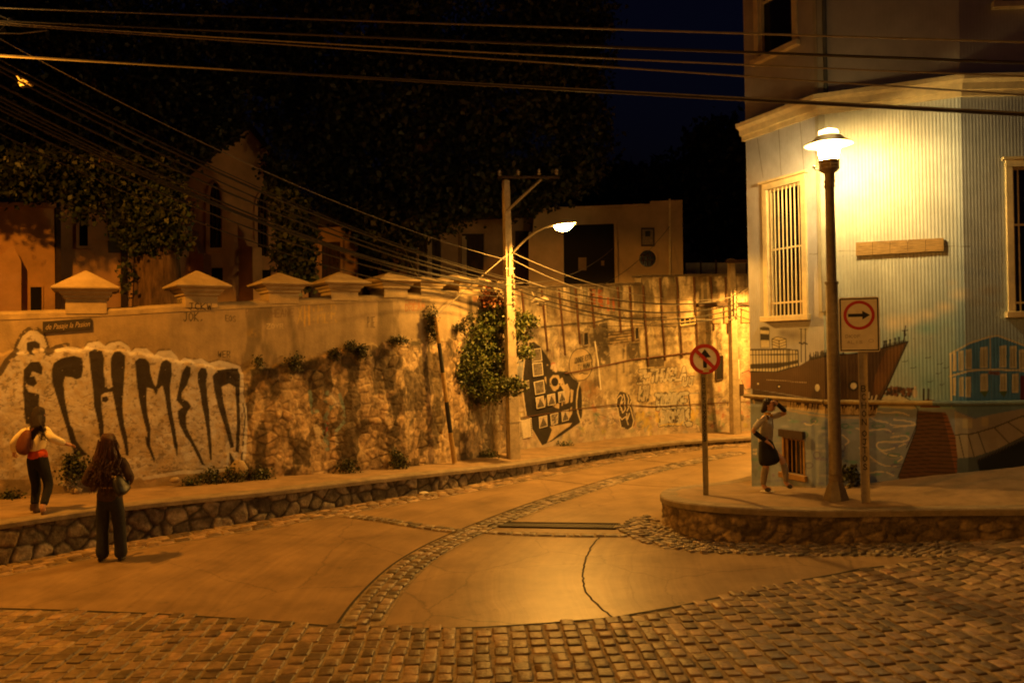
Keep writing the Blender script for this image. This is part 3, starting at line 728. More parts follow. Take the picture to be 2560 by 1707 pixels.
glyph([(430, 960), (450, 890), (520, 850), (620, 830), (685, 850), (695, 940), (680, 1010), (640, 1030), (600, 1010), (545, 1005), (530, 1060), (545, 1200), (570, 1330), (600, 1450), (630, 1568), (595, 1575), (560, 1450), (510, 1290), (465, 1150), (435, 1040)],
      [(480, 440), (520, 480), (545, 570), (600, 650), (625, 670), (545, 698), (515, 620), (490, 520)])
glyph([(740, 800), (790, 775), (850, 790), (870, 850), (865, 950), (880, 1080), (905, 1105), (940, 1090), (925, 1000), (925, 850), (950, 800), (1000, 790), (1045, 830), (1040, 950), (1030, 1100), (1020, 1250), (1035, 1400), (1060, 1500), (1068, 1580), (1072, 1660), (1050, 1660), (1035, 1568), (1010, 1480), (980, 1350), (950, 1200), (935, 1130), (870, 1140), (845, 1160), (850, 1290), (865, 1400), (868, 1540), (840, 1540), (815, 1380), (785, 1250), (775, 1100), (755, 950)])
glyph([(850, 1175), (890, 1165), (910, 1195), (880, 1220), (850, 1210)])
glyph([(1125, 880), (1160, 850), (1215, 855), (1245, 890), (1255, 980), (1280, 1060), (1300, 1090), (1320, 980), (1340, 890), (1385, 860), (1425, 890), (1430, 980), (1415, 1080), (1420, 1200), (1435, 1320), (1460, 1450), (1478, 1600), (1450, 1600), (1420, 1430), (1395, 1320), (1370, 1150), (1350, 1075), (1320, 1110), (1300, 1160), (1275, 1110), (1225, 1095), (1220, 1200), (1230, 1320), (1255, 1430), (1248, 1590), (1225, 1590), (1225, 1470), (1190, 1340), (1160, 1200), (1140, 1050)],
      [(1035, 540), (1060, 560), (1075, 620), (1105, 700), (1097, 728), (1060, 640), (1040, 600)])
glyph(None, [(1222, 500), (1248, 540), (1264, 610), (1258, 690), (1240, 610)])
glyph([(1550, 910), (1585, 930), (1580, 1000), (1550, 1080), (1510, 1140), (1510, 1185), (1560, 1210), (1590, 1250), (1560, 1290), (1545, 1330), (1550, 1420), (1580, 1490), (1620, 1568), (1660, 1640), (1690, 1720), (1708, 1745), (1675, 1735), (1635, 1660), (1590, 1568), (1540, 1500), (1490, 1400), (1480, 1340), (1475, 1290), (1520, 1260), (1465, 1200), (1490, 1080), (1510, 980)])
glyph([(1640, 980), (1670, 930), (1710, 935), (1725, 980), (1715, 1060), (1725, 1200), (1740, 1300), (1745, 1420), (1757, 1568), (1762, 1700), (1745, 1700), (1730, 1568), (1710, 1400), (1680, 1250), (1660, 1120), (1640, 1040)])
glyph([(1765, 1000), (1810, 950), (1900, 940), (1985, 935), (1995, 1000), (1990, 1100), (1990, 1250), (1995, 1400), (1988, 1580), (1982, 1640), (1955, 1620), (1965, 1400), (1965, 1250), (1950, 1090), (1900, 1060), (1840, 1090), (1860, 1230), (1890, 1350), (1925, 1500), (1945, 1590), (1915, 1600), (1860, 1400), (1810, 1250), (1780, 1120)])
glyph(None, [(1625, 650), (1655, 690), (1668, 730), (1640, 755), (1632, 720)])
pt.line(T1([(2020, 1230), (2035, 1330), (2025, 1450), (2015, 1590), (2005, 1700)]), 4, K, .8, .35)
# small tags on the plaster
INK = (.06, .045, .03)
pt.text('JOK.', *T1([(1530, 545)])[0], 22, 10, INK, 2.6, -.04)
pt.text('WER', *T1([(1820, 845)])[0], 15, 8, INK, 2.0, -.02, wear=.3)
pt.text('EOS', *T1([(1880, 540)])[0], 14, 7, (.10, .075, .05), 1.8, .1)
pt.text('PZA', *T1([(2050, 505)])[0], 20, 8, (.22, .155, .09), 2.0, -.05)
pt.text('OHEANE', *T2([(225, 515)])[0], 20, 8.5, (.20, .14, .085), 2.0, -.05)
pt.text('ZOYR', *T2([(225, 605)])[0], 12, 8, (.50, .40, .25), 1.8, 0)
pt.text('XATMER', *T2([(480, 560)])[0], 46, 12.5, (.52, .36, .10), 3.2, -.02, a=.7, wear=.4)
pt.line(T2([(538, 380), (540, 585)]), 3, (.6, .37, .06), .9); pt.line(T2([(575, 380), (578, 575)]), 3, (.6, .37, .06), .9)
pt.text('PIE', *T2([(1062, 595)])[0], 26, 5, (.09, .065, .04), 1.8, 0)
pt.text('DREAM', *T2([(1380, 460)])[0], 17, 7.5, (.30, .13, .05), 2.0, -.08, wear=.3)
pt.text('DREP', *T2([(1385, 410)])[0], 13, 7.5, (.30, .13, .05), 1.8, -.06, wear=.3)
pt.text('VAIVS', *T2([(1945, 385)])[0], 14, 5, (.26, .10, .04), 1.8, -.03)
pt.blob(*T2([(110, 640)])[0], 24, 14, (.50, .33, .08), .45, .8, .45)
pt.line(T2([(1910, 280), (1925, 420), (1930, 590), (1940, 660)]), 8, (.06, .045, .03), .85, .2)
# faded painted figure on the rubble
for q, c, wd in (([(575, 1130), (600, 1300), (640, 1290)], (.17, .25, .24), 9), ([(720, 1130), (700, 1200), (760, 1240), (700, 1340), (720, 1420)], (.18, .27, .27), 9), ([(820, 1150), (850, 1250), (860, 1380), (790, 1460)], (.20, .28, .27), 8),
                 ([(640, 1420), (660, 1530), (690, 1560)], (.52, .43, .30), 20), ([(760, 1160), (800, 1230)], (.50, .42, .33), 16), ([(720, 1390), (715, 1470), (740, 1530)], (.34, .06, .05), 5), ([(700, 1470), (720, 1600)], (.17, .25, .26), 14), ([(790, 1480), (800, 1560)], (.5, .42, .3), 9)):
    pt.line(T2(q), wd, c, .75, .42)
pt.text('WAW', *T2([(2010, 1390)])[0], 42, 11, (.46, .42, .36), 4, 0, .8, wear=.35)
low2 = sm((U - 1135) / 60) * low
pt.field(low2 * .5, (.16, .135, .105))
pt.poly(T2([(1130, 850), (1190, 860), (1260, 1050), (1320, 1300), (1330, 1568), (1290, 1568), (1260, 1300), (1200, 1050)]), (.055, .04, .025), .6, .35, 14)
bwall = thing('boundary_wall', 'long plastered boundary wall with rubble foot, capped piers and huge black letters', 'wall', tuple(Vector(BW.P(BW.L * .4, .5))))
npmesh('wall_face', Pw.reshape(-1, 3), grid_quads(ns, nz), pt.C.reshape(-1, 3), 'plaster', bwall, smooth=True)
mb = MB(); k = 70
for i in range(k):
    s0, s1 = BW.L * i / k, BW.L * (i + 1) / k
    z0, z1 = np.interp(s0, S1, zt), np.interp(s1, S1, zt)
    prof = [(.012, -.07), (.012, .02), (-.03, .06), (-.17, .085), (-.32, .06), (-.36, -.07)]
    a = [BW.V(s0, z0 + q, n) for n, q in prof]; b = [BW.V(s1, z1 + q, n) for n, q in prof]
    mb.prism(a, b)
mb.build('coping', mat('coping_plaster', (.36, .275, .155), .9, .35, 4, .4, 30), bwall)
mb = MB(); k = 40
for i in range(k):
    s0, s1 = BW.L * i / k, BW.L * (i + 1) / k
    BW.box(mb, s0, s1, .2, np.interp(s0, S1, zt), -.34, -.03)
mb.build('wall_core', mat('core_plaster', (.40, .30, .17), .9, .25, 4, .4, 30), bwall)
M['pier'] = mat('pier_plaster', (.38, .29, .165), .9, .3, 3, .35, 30)
PIERS = [(217, 289, 677, 727), (493, 556, 677, 721), (709, 748, 682, 715), (862, 891, 680, 712), (984, 1007, 682, 706), (1078, 1098, 691, 706), (1152, 1173, 686, 707), (1203, 1222, 693, 709)]
for i, (u0, u1, va, ve) in enumerate(PIERS):
    sd = .66 if i == 0 else .60; ua = (216, 493, 699, 849, 972, 1056, 1140, 1199)[i]; sq_ = np.linspace(0, BW.L, 900)
    pu = project(BW.P(sq_, sq_ * 0 + 3.9, -sd / 2 + .03))[0]; sc_ = float(sq_[np.argmin(abs(pu - ua))]); c = BW.V(sc_, 0, -sd / 2 + .03)
    zc = CAMZ + ray(u0, ve).z * c.y / ray(u0, ve).y; za = CAMZ + ray(u0, va).z * c.y / ray(u0, va).y
    k = int(np.clip(np.searchsorted(BW.s, sc_) - 1, 0, len(BW.l) - 1)); ang = math.atan2(BW.t[k, 1], BW.t[k, 0]) + math.pi / 4
    zw = float(np.interp(sc_, S1, zt)); h = sd / 2; R2 = math.sqrt(2)
    mb = MB(); mb.lathe((c.x, c.y, 0), [(h * R2, zw - .02), (h * R2, zc - .17), ((h + .04) * R2, zc - .15), ((h + .04) * R2, zc - .11), ((h + .09) * R2, zc - .07), ((h + .10) * R2, zc - .03), ((h + .17) * R2, zc - .02), ((h + .18) * R2, zc + .0)], 4, True, ang)
    pr = mb.build('pier', 'pier', bwall, bevel=.008)
    mb = MB(); mb.lathe((c.x, c.y, 0), [((h + .21) * R2, zc + .001), ((h + .22) * R2, zc + .035), (.03, za)], 4, True, ang)
    mb.build('pier_cap', 'pier', pr, bevel=.008)
    t = Vector((math.cos(ang - math.pi / 4), math.sin(ang - math.pi / 4), 0)); nrm = Vector((t.y, -t.x, 0))
    if i in (0, 1):
        mb = MB()
        f0 = Vector((c.x, c.y, 0)) - t * (h + .004) + nrm * (h * -.8)          # on the face looking back along the wall
        ribbon_text(mb, 'ROCTMC' if i == 0 else 'KACK', f0 + Vector((0, 0, zc - .285)), nrm, (0, 0, 1), .085, .062, .014)
        if i == 1: ribbon_text(mb, 'JCKW', Vector((c.x, c.y, 0)) + nrm * (h + .004) - t * h * .8 + Vector((0, 0, zc - .42)), t, (0, 0, 1), .12, .08, .014)
        mb.build('scrawl', 'inkblack' if i == 0 else 'inkblack', pr)
# street-name plaque
pl = thing('street_plaque', 'small dark plaque with flowing pale lettering high on the plastered wall', 'street sign', tuple(BW.V(BW.hit(165, 815)[0], 3.0)))
h4 = [BW.hit(*p) for p in [(107, 833), (229, 823), (228, 795), (107, 804)]]
mb = MB(); mb.prism([BW.V(s, z, .012) for s, z in h4], [BW.V(s, z, .045) for s, z in h4]); mb.build('board', 'plaque', pl, bevel=.006)
def font_mesh(txt, size, shear=.35):
    cu = bpy.data.curves.new('lettering', 'FONT'); cu.body = txt; cu.size = size; cu.shear = shear; cu.resolution_u = 3; cu.extrude = .002
    ob = bpy.data.objects.new('lettering', cu); COL.objects.link(ob)
    bpy.context.view_layer.update()
    me = bpy.data.meshes.new_from_object(ob.evaluated_get(bpy.context.evaluated_depsgraph_get()))
    bpy.data.objects.remove(ob); return me
me = font_mesh('de Pasaje la Pasion', .135)
wd = max(v.co.x for v in me.vertices); s_a = BW.V(h4[0][0], (h4[0][1] + h4[3][1]) / 2 - .045, .048); s_b = BW.V(h4[1][0], (h4[1][1] + h4[2][1]) / 2 - .045, .048)
ax = (s_b - s_a).normalized(); up = Vector((0, 0, 1)); nn = ax.cross(up); kx = (s_b - s_a).length * .92 / wd
o0 = wloc(pl)
for v in me.vertices: v.co = s_a + ax * (v.co.x * kx + .04) + up * v.co.y - nn * 0 + nn * v.co.z - o0
me.materials.append(M['letter']); link('lettering', me, pl)

# ================================================================== TALL RETAINING WALL WITH RAILS
fw_base = smooth_line([tuple(p) for p in fb], 60, 0)
FW = Face(fw_base[:, :2])
res = .0175; ns = int(FW.L / res); S1f = np.linspace(0, FW.L, ns); zbf = np.interp(S1f, np.linspace(0, FW.L, 60), fw_base[:, 2]) - .08
tf = [FW.hit(*p) for p in [(1262, 724), (1289, 721), (1440, 716), (1600, 711)]]; tf2 = [FW.hit(*p) for p in [(1603, 692), (1740, 690), (1871, 689)]]
ztf = np.where(S1f < tf2[0][0], np.interp(S1f, [a for a, b in tf], [b for a, b in tf]), np.interp(S1f, [a for a, b in tf2], [b for a, b in tf2]))
nz = int((ztf - zbf).max() / res); w = np.linspace(0, 1, nz)[None]; S = np.repeat(S1f[:, None], nz, 1); Z = zbf[:, None] * (1 - w) + ztf[:, None] * w
P0 = FW.P(S, Z); U, Vv = project(P0)
ledge = np.interp(U, [a for a, b in T3([(560, 1175), (1000, 1110), (1540, 1050), (1900, 1085), (2300, 1060)])], [b for a, b in T3([(560, 1175), (1000, 1110), (1540, 1080), (1900, 1085), (2300, 1060)])])
dn = .035 * sm((Vv - ledge) / 3.) + .012 * (fbm(S * 4, Z * 4, 2) - .5) + .006 * (fbm(S * 15, Z * 15, 5) - .5)
pf = Paint(FW.P(S, Z, dn), (.47, .39, .27)); pf.U, pf.V = U, Vv
pf.C *= (.45 + 1.05 * fbm(S * 5, Z * 1.0, 44))[..., None]; pf.C *= (.7 + .6 * fbm(S * 24, Z * 18, 144))[..., None]
pf.C *= (1 - .6 * sm((fbm(S * 3.5, Z * .7, 101) - .47) / .08) * sm((840 - Vv) / 90))[..., None]
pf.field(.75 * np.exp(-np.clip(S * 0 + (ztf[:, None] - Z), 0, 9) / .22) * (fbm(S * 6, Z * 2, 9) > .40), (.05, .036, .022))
pf.field(.45 * sm((fbm(S * 2.2, Z * 2.2, 61) - .53) / .08), (.16, .10, .05))
pf.field(.35 * sm((fbm(S * 7, Z * 7, 62) - .60) / .05), (.10, .065, .03))
# lower band covered in old paint
lowb = sm((Vv - ledge) / 4.)
pf.field(lowb * .55, (.47, .39, .31))
for i in range(420):
    u = random.uniform(1290, 1900); v = np.interp(u, [1290, 1500, 1700, 1900], [1070, 1050, 1035, 1030]) + random.gauss(0, 26)
    c = random.choice([(.42, .32, .30), (.50, .40, .30), (.30, .30, .34), (.42, .18, .10), (.44, .40, .12), (.20, .28, .22), (.12, .10, .10), (.55, .45, .36), (.52, .40, .32), (.24, .16, .12)])
    pf.blob(u, v, random.uniform(3, 11), random.uniform(3, 14), c, random.uniform(.3, .75), .4, .35)
for i in range(170):
    u = random.uniform(1440, 1900); v = random.uniform(985, 1075); a = random.uniform(-1, 1)
    pf.line([(u, v), (u + random.uniform(-9, 9), v + random.uniform(-9, 9)), (u + random.uniform(-12, 12), v + random.uniform(-12, 12))], random.uniform(1, 2.2), random.choice([(.08, .06, .06), (.58, .5, .42), (.2, .14, .12)]), .7, .3)
pf.blob(*T10([(500, 600)])[0], 42, 34, (.30, .16, .06), .6, .8, .35); pf.blob(*T10([(620, 520)])[0], 26, 20, (.06, .045, .03), .7, .8, .4)
# damp stains and boarded strips below the small openings
for u, v, rx, ry, a in ((1500, 845, 46, 44, .85), (1540, 860, 60, 60, .75), (1600, 795, 80, 12, .6), (1430, 812, 60, 8, .6), (1620, 900, 50, 26, .5), (1520, 940, 60, 26, .35), (1480, 900, 40, 30, .5), (1668, 830, 30, 20, .4), (1388, 730, 22, 18, .3)):
    pf.blob(u, v, rx, ry, (.045, .032, .018), a, .7, .36)
for q in range(6):
    pf.line(T3([(1225, 555 + q * 22), (1440, 535 + q * 20)]), 5, (.26, .18, .09), .7, .4)
pf.poly(T3([(1220, 650), (1350, 635), (1365, 780), (1240, 790)]), (.44, .36, .25), .75, .25, 12)
pf.poly(T3([(1140, 810), (1355, 780), (1365, 960), (1180, 985)]), (.46, .37, .24), .6, .3, 14)
DKB = (.040, .028, .016)
for q, al, we in (([(1108, 500), (1215, 482), (1228, 640), (1122, 655)], .8, .34), ([(1222, 545), (1445, 520), (1455, 655), (1352, 640), (1230, 650)], .62, .40), ([(1362, 640), (1440, 622), (1462, 770), (1372, 782)], .75, .36), ([(1496, 742), (1622, 722), (1628, 800), (1500, 808)], .8, .30),
                  ([(1140, 655), (1228, 645), (1240, 780), (1150, 800)], .7, .38), ([(1370, 790), (1450, 775), (1440, 1010), (1375, 1010)], .45, .42), ([(1010, 560), (1050, 500), (1110, 500), (1120, 660), (1030, 680)], .6, .42), ([(1600, 500), (1720, 500), (1730, 610), (1620, 640)], .4, .46), ([(1460, 450), (1640, 440), (1650, 480), (1470, 500)], .7, .42), ([(1100, 400), (1460, 400), (1462, 440), (1105, 450)], .55, .46), ([(1950, 180), (2010, 180), (2040, 520), (1985, 520)], .6, .42), ([(2000, 470), (2040, 470), (2050, 740), (2010, 740)], .6, .4)):
    pf.poly(T3(q), DKB, al, we, 8)
for i in range(7): pf.line(T3([(1225, 560 + i * 15), (1330, 552 + i * 14), (1445, 535 + i * 14)]), 3, DKB, .85, .36)
for i in range(5): pf.line(T3([(1225, 567 + i * 21), (1445, 542 + i * 20)]), 3.2, (.36, .27, .16), .8, .42)
pf.line(T3([(690, 522), (1000, 490), (1110, 486), (1250, 452), (1460, 452), (1640, 445)]), 5, DKB, .85, .34); pf.line(T3([(1500, 500), (1740, 520), (1860, 505)]), 4, DKB, .7, .4)
for i in range(60):
    u = random.uniform(1290, 1890); v = random.choice([720, 735, 815, 870, 905]) + random.uniform(-10, 10); pf.line([(u, v), (u + random.uniform(-1, 3), v + random.uniform(15, 70))], random.uniform(1.5, 5), DKB, random.uniform(.2, .6), .4, .6)
# orange tag high up
for q in ([(1095, 240), (1125, 240), (1130, 390), (1095, 390)], [(1145, 240), (1180, 250), (1185, 380), (1150, 380)], [(1210, 300), (1228, 300), (1232, 400), (1214, 400)], [(1250, 300), (1264, 300), (1270, 400), (1256, 400)]):
    pf.poly(T3(q), (.36, .09, .025), .85, .34, 9)
pf.text('IJZ', *T3([(940, 330)])[0], 30, 12, (.16, .17, .11), 2.4, 0, .6)
# big black painted head
KB = (.016, .012, .010); CRM = (.52, .40, .25)
pf.poly(T9([(440, 70), (520, 130), (600, 240), (660, 340), (690, 460), (880, 460), (960, 560), (1020, 600), (1060, 680), (1075, 850), (1060, 1050), (1030, 1130), (930, 1200), (800, 1290), (660, 1375), (610, 1390), (680, 1180), (930, 1130), (760, 1250), (690, 1150), (640, 1300), (600, 1400), (530, 1430), (410, 1250), (390, 1060), (340, 1030), (310, 760), (300, 560), (310, 320), (400, 280), (380, 100)]), KB, .97, .14, 8)
for q in ([(650, 560), (690, 510), (765, 508), (792, 600), (762, 690), (742, 700), (722, 722), (695, 712), (650, 640)], [(785, 560), (815, 540), (850, 640), (880, 620), (905, 680), (915, 720), (895, 870), (840, 890), (850, 730), (820, 700), (790, 640)], [(580, 540), (600, 525), (612, 635), (590, 590)],
          [(570, 870), (605, 790), (600, 900), (580, 935)], [(680, 905), (780, 870), (770, 950), (720, 930)], [(800, 870), (840, 855), (810, 920)], [(920, 690), (960, 710), (945, 860), (918, 870), (925, 780)], [(925, 930), (945, 920), (930, 1010), (885, 1090), (890, 1000)],
          [(640, 1180), (930, 1130), (900, 1175), (800, 1240), (670, 1350), (610, 1385), (670, 1220)]):
    pf.poly(T9(q), CRM, .9, .2, 8)
pf.blob(*T9([(716, 598)])[0], 9.2, 11.5, KB, 1, .05); pf.poly(T9([(735, 715), (800, 655), (825, 705)]), KB, .95)
pf.line(T9([(1040, 610), (1015, 700), (1000, 850), (1005, 1000), (1050, 1130)]), 3.2, (.6, .5, .36), .95); pf.line(T9([(410, 1225), (530, 1425)]), 3, (.58, .48, .36), .9)
pf.line(T9([(320, 320), (295, 520), (300, 760), (340, 1030)]), 2.6, (.58, .48, .36), .9)
pf.poly(T9([(225, 320), (310, 320), (290, 560), (225, 560)]), (.22, .25, .30), .7, .35, 9)
# speech balloon
bal = [(1075 + 150 * math.cos(a) - 20, 370 + 210 * math.sin(a)) for a in np.linspace(.62 * math.pi, 2.42 * math.pi, 40)]
pf.poly(T9(bal), (.50, .38, .22), .75, .15); pf.line(T9([(920, 560), (1000, 580)] + bal + [(985, 590)]), 1.9, KB, .85, .1)

pf.line(T9([(1040, 495), (1075, 475), (1100, 492), (1150, 488)]), 2.2, KB, .9)
for i in range(14):
    u = 1385 + random.uniform(-18, 18); v = 885 + random.uniform(-22, 22)
    pf.line([(u, v), (u + random.uniform(-4, 10), v - 14), (u + random.uniform(0, 14), v - 4)], 1.4, random.choice([(.22, .13, .10), (.30, .20, .16), (.16, .12, .12)]), .7)
pf.line(T9([(675, 420), (690, 365), (720, 370), (730, 460)]), 6, (.50, .40, .34), .8); pf.line(T9([(672, 370), (690, 350), (715, 355)]), 3, (.4, .1, .06), .8)
# bubble lettering
SILV = (.42, .37, .30)
def bubble(outs, fillc, lw=2.0):
    for q in outs: pf.poly(T10(q), fillc, .8, .16, 9)
    for q in outs: pf.line(T10(q + q[:1]), lw, KB, .9, .1)
pf.poly(T10([(915, 760), (980, 640), (1060, 660), (1130, 700), (1160, 790), (1190, 1050), (1200, 1200), (1110, 1265), (990, 1240), (950, 1050)]), (.03, .022, .018), .93, .15, 8)
for q in ([(930, 760), (920, 870), (945, 1010), (985, 1230), (1040, 1240)], [(930, 760), (990, 700), (1020, 730), (980, 880), (1010, 990), (1050, 940), (1060, 800), (1040, 690)], [(1090, 690), (1120, 760), (1110, 900), (1080, 960)], [(1160, 800), (1130, 880), (1150, 960)], [(960, 1050), (1000, 1100), (1060, 1050), (1100, 1180)], [(1150, 950), (1190, 1120), (1170, 1220), (1110, 1260)], [(1075, 1000), (1090, 1100), (1120, 1000)], [(1000, 790), (1010, 840), (1030, 800)]):
    pf.line(T10(q), 2.2, (.62, .53, .40), .95)
def fat_text(t, x, y, h, w, slope, fillc, lw):
    x, y = T10([(x, y)])[0]
    pf.text(t, x, y, h, w * .9, KB, lw + 3.4, slope, .8, .12, .36); pf.text(t, x, y, h, w * .9, fillc, lw, slope, .75, .12, .38); pf.text(t, x + 1, y - 2, h * .96, w, (.20, .17, .14), 1.1, slope, .5, 0, .4)
fat_text('ZETHUSLA', 1275, 505, 30, 12.5, -.08, (.52, .47, .40), 6.5); fat_text('KM', 1285, 790, 34, 10, -.05, (.52, .46, .38), 6); fat_text('UJ', 2000, 560, 22, 12, -.05, (.50, .45, .37), 4)
pf.line(T10([(1780, 420), (1850, 600), (2150, 460), (2230, 400)]), 7, (.30, .29, .27), .6, .3)
fat_text('TOMKE', 1545, 930, 36, 13.5, -.04, (.45, .44, .42), 9); fat_text('DMNAS', 1620, 1190, 34, 13, -.06, (.44, .43, .41), 8.5)
pf.line(T10([(2100, 700), (2120, 860), (2115, 1080)]), 3, KB, .9); pf.line(T10([(1630, 1200), (1760, 1170), (1960, 1180), (2000, 1130)]), 3.5, (.55, .40, .06), .7, .3)
bubble([[(2020, 1140), (2100, 1120), (2160, 1150), (2150, 1210), (2060, 1220)]], (.42, .40, .36), 1.8)
for q in ([(1260, 1000), (1250, 1150), (1300, 1080), (1340, 980)], [(1350, 1000), (1350, 1230), (1400, 1100)], [(1420, 1080), (1430, 1260), (1470, 1200)], [(1560, 1000), (1580, 1120)], [(2160, 960), (2150, 1100)], [(2230, 960), (2180, 1080)]):
    pf.line(T10(q), 9, (.48, .36, .06), .6, .35)
pf.line(T10([(1250, 1160), (1330, 1130), (1380, 1290), (1430, 1200)]), 5, (.22, .24, .30), .6, .3)
pf.poly(T10([(2130, 680), (2260, 670), (2265, 840), (2130, 860)]), (.56, .45, .30), .8, .2); pf.line(T10([(2130, 675), (2262, 668)]), 2.2, (.18, .2, .26), .8)
pf.blob(*T3([(2235, 890)])[0], 16, 30, (.50, .19, .13), .8, .4, .2); pf.line(T3([(2190, 850), (2240, 830), (2275, 870), (2270, 960), (2215, 970), (2190, 900)]), 2, KB, .8)
for i in range(26):
    u = 1850 + random.uniform(-16, 40); v = random.uniform(960, 1060)
    pf.blob(u, v, random.uniform(3, 9), random.uniform(3, 9), random.choice([(.46, .2, .14), (.5, .42, .32), (.2, .14, .12), (.52, .4, .34)]), .6, .4, .3)
pf.line(T3([(1920, 150), (1940, 500), (1960, 900), (2000, 1280)]), 9, (.10, .085, .07), .55, .3)
rwall = thing('retaining_wall', 'tall stained concrete retaining wall with rusty rails, murals and bubble lettering', 'wall', tuple(Vector(FW.P(FW.L * .35, .3))))
npmesh('wall_face', FW.P(S, Z, dn).reshape(-1, 3), grid_quads(ns, nz), pf.C.reshape(-1, 3), 'panel', rwall, smooth=True)
mb = MB(); k = 40
for i in range(k):
    s0, s1 = FW.L * i / k, FW.L * (i + 1) / k; FW.box(mb, s0, s1, .1, float(np.interp(s0 + 1e-3, S1f, ztf)) - .02, -.4, -.03)
mb.build('wall_core', 'panel' if False else 'slab', rwall)
mb = MB(); sst = tf2[0][0]
for a, b in ((0, sst), (sst, FW.L)):
    k = 20
    for i in range(k):
        s0, s1 = a + (b - a) * i / k, a + (b - a) * (i + 1) / k; z0 = float(np.interp((s0 + s1) / 2, S1f, ztf)); FW.box(mb, s0, s1, z0, z0 + .06, -.42, .05)
mb.build('coping', mat('dark_coping', (.10, .075, .05), .9, .4, 6, .4, 30), rwall)
for x0, y0, x1, y1 in [(590, 250, 632, 700), (735, 250, 778, 690), (860, 240, 905, 720), (980, 235, 1012, 640), (1088, 235, 1118, 520), (1285, 225, 1312, 560), (1372, 220, 1400, 620), (1470, 215, 1510, 800), (1592, 158, 1632, 760), (1716, 155, 1756, 740), (1840, 152, 1872, 720), (1962, 152, 1988, 540), (2070, 152, 2092, 560)]:
    a = FW.hit(*T3([(x0, y0)])[0]); b = FW.hit(*T3([(x1, y1)])[0])
    mb = MB(); mb.hexa([FW.V(a[0] - .025, a[1], 0), FW.V(a[0] + .025, a[1], 0), FW.V(a[0] + .025, a[1], .045), FW.V(a[0] - .025, a[1], .045)], [FW.V(b[0] - .02, b[1], 0), FW.V(b[0] + .02, b[1], 0), FW.V(b[0] + .02, b[1], .045), FW.V(b[0] - .02, b[1], .045)])
    mb.build('rail', 'rust', rwall)
def fw_tube(px, r, m, name, n=.05):
    mb = MB(); pts = []
    for a, b in zip(px[:-1], px[1:]):
        for t in np.linspace(0, 1, 6): pts.append((a[0] + (b[0] - a[0]) * t, a[1] + (b[1] - a[1]) * t))
    mb.tube([FW.V(*FW.hit(*p), n) for p in pts], r, 8); return mb.build(name, m, rwall, smooth=True)
fw_tube(T3([(900, 850), (1000, 835), (1380, 752), (1820, 700), (1990, 690)]), .020, 'redpipe', 'red_pipe')
fw_tube(T3([(575, 1172), (1000, 1108), (1270, 1075), (1540, 1092), (1900, 1072), (2280, 1052)]), .014, 'rust', 'ledge_pipe', .05)
fw_tube(T3([(1116, 620), (1140, 770), (1160, 970)]), .018, 'signwhite', 'downpipe', .04)
def opening(px, frame, name='window', mullion=0):
    w_ = None
    mb = MB(); FW.quad(mb, T3(px), -.02, .022); w_ = mb.build(name, 'dark', rwall)
    mb = MB(); q = T3(px)
    for a, b in zip(q, q[1:] + q[:1]): mb.tube([FW.V(*FW.hit(*a), .03), FW.V(*FW.hit(*b), .03)], .025, 4)
    for i in range(mullion):
        t = (i + 1) / (mullion + 1); a = (q[0][0] * (1 - t) + q[1][0] * t, q[0][1] * (1 - t) + q[1][1] * t); b = (q[3][0] * (1 - t) + q[2][0] * t, q[3][1] * (1 - t) + q[2][1] * t)
        mb.tube([FW.V(*FW.hit(*a), .03), FW.V(*FW.hit(*b), .03)], .02, 4)
    if mullion: mb.tube([FW.V(*FW.hit((q[0][0] + q[3][0]) / 2, (q[0][1] + q[3][1]) / 2), .03), FW.V(*FW.hit((q[1][0] + q[2][0]) / 2, (q[1][1] + q[2][1]) / 2), .03)], .015, 4)
    mb.build('frame', frame, w_); return w_
opening([(1035, 655), (1075, 645), (1070, 550), (1035, 556)], 'slab'); opening([(1410, 610), (1440, 602), (1438, 515), (1408, 520)], 'slab')
opening([(1740, 505), (1848, 490), (1845, 440), (1738, 455)], 'trim', 'window', 2)
opening([(2000, 905), (2050, 895), (2050, 725), (2000, 730)], 'darkwood', 'doorway')
for px in ([(1965, 490), (2030, 488), (2030, 365), (1965, 367)], [(2060, 488), (2120, 486), (2118, 372), (2060, 370)], [(2185, 486), (2255, 484), (2250, 375), (2185, 378)]):
    mb = MB(); FW.quad(mb, T3(px), .0, .05); b_ = mb.build('shutter', mat('shutter_wood', (.34, .235, .12), .8, .4, 6, .3, 30, stretch=(5, 5, .5)), rwall, bevel=.01)
mb = MB(); h0 = FW.hit(*T3([(1865, 355)])[0]); h1 = FW.hit(*T3([(2300, 345)])[0]); FW.box(mb, h0[0], h1[0], h0[1] - .05, h0[1] + .06, 0, .12); mb.build('lintel', 'darkwood', rwall)
fw_tube(T3([(2148, 756), (2162, 756), (2166, 890)]), .03, 'signwhite', 'white_strip', .03)
mb = MB()
for txt, p0_, p1_, hh in (('>DONDE ESTA', (968, 362), (1192, 300), .15), ('TU MAMA?', (1012, 446), (1200, 400), .15)):
    A_ = FW.V(*FW.hit(*T9([p0_])[0]), .022); B_ = FW.V(*FW.hit(*T9([p1_])[0]), .022); L_ = (B_ - A_).length; n_ = len(txt)
    ribbon_text(mb, txt, A_, B_ - A_, (0, 0, 1), hh, L_ / n_ / 1.4, .017)
mb.build('lettering', 'black', rwall)
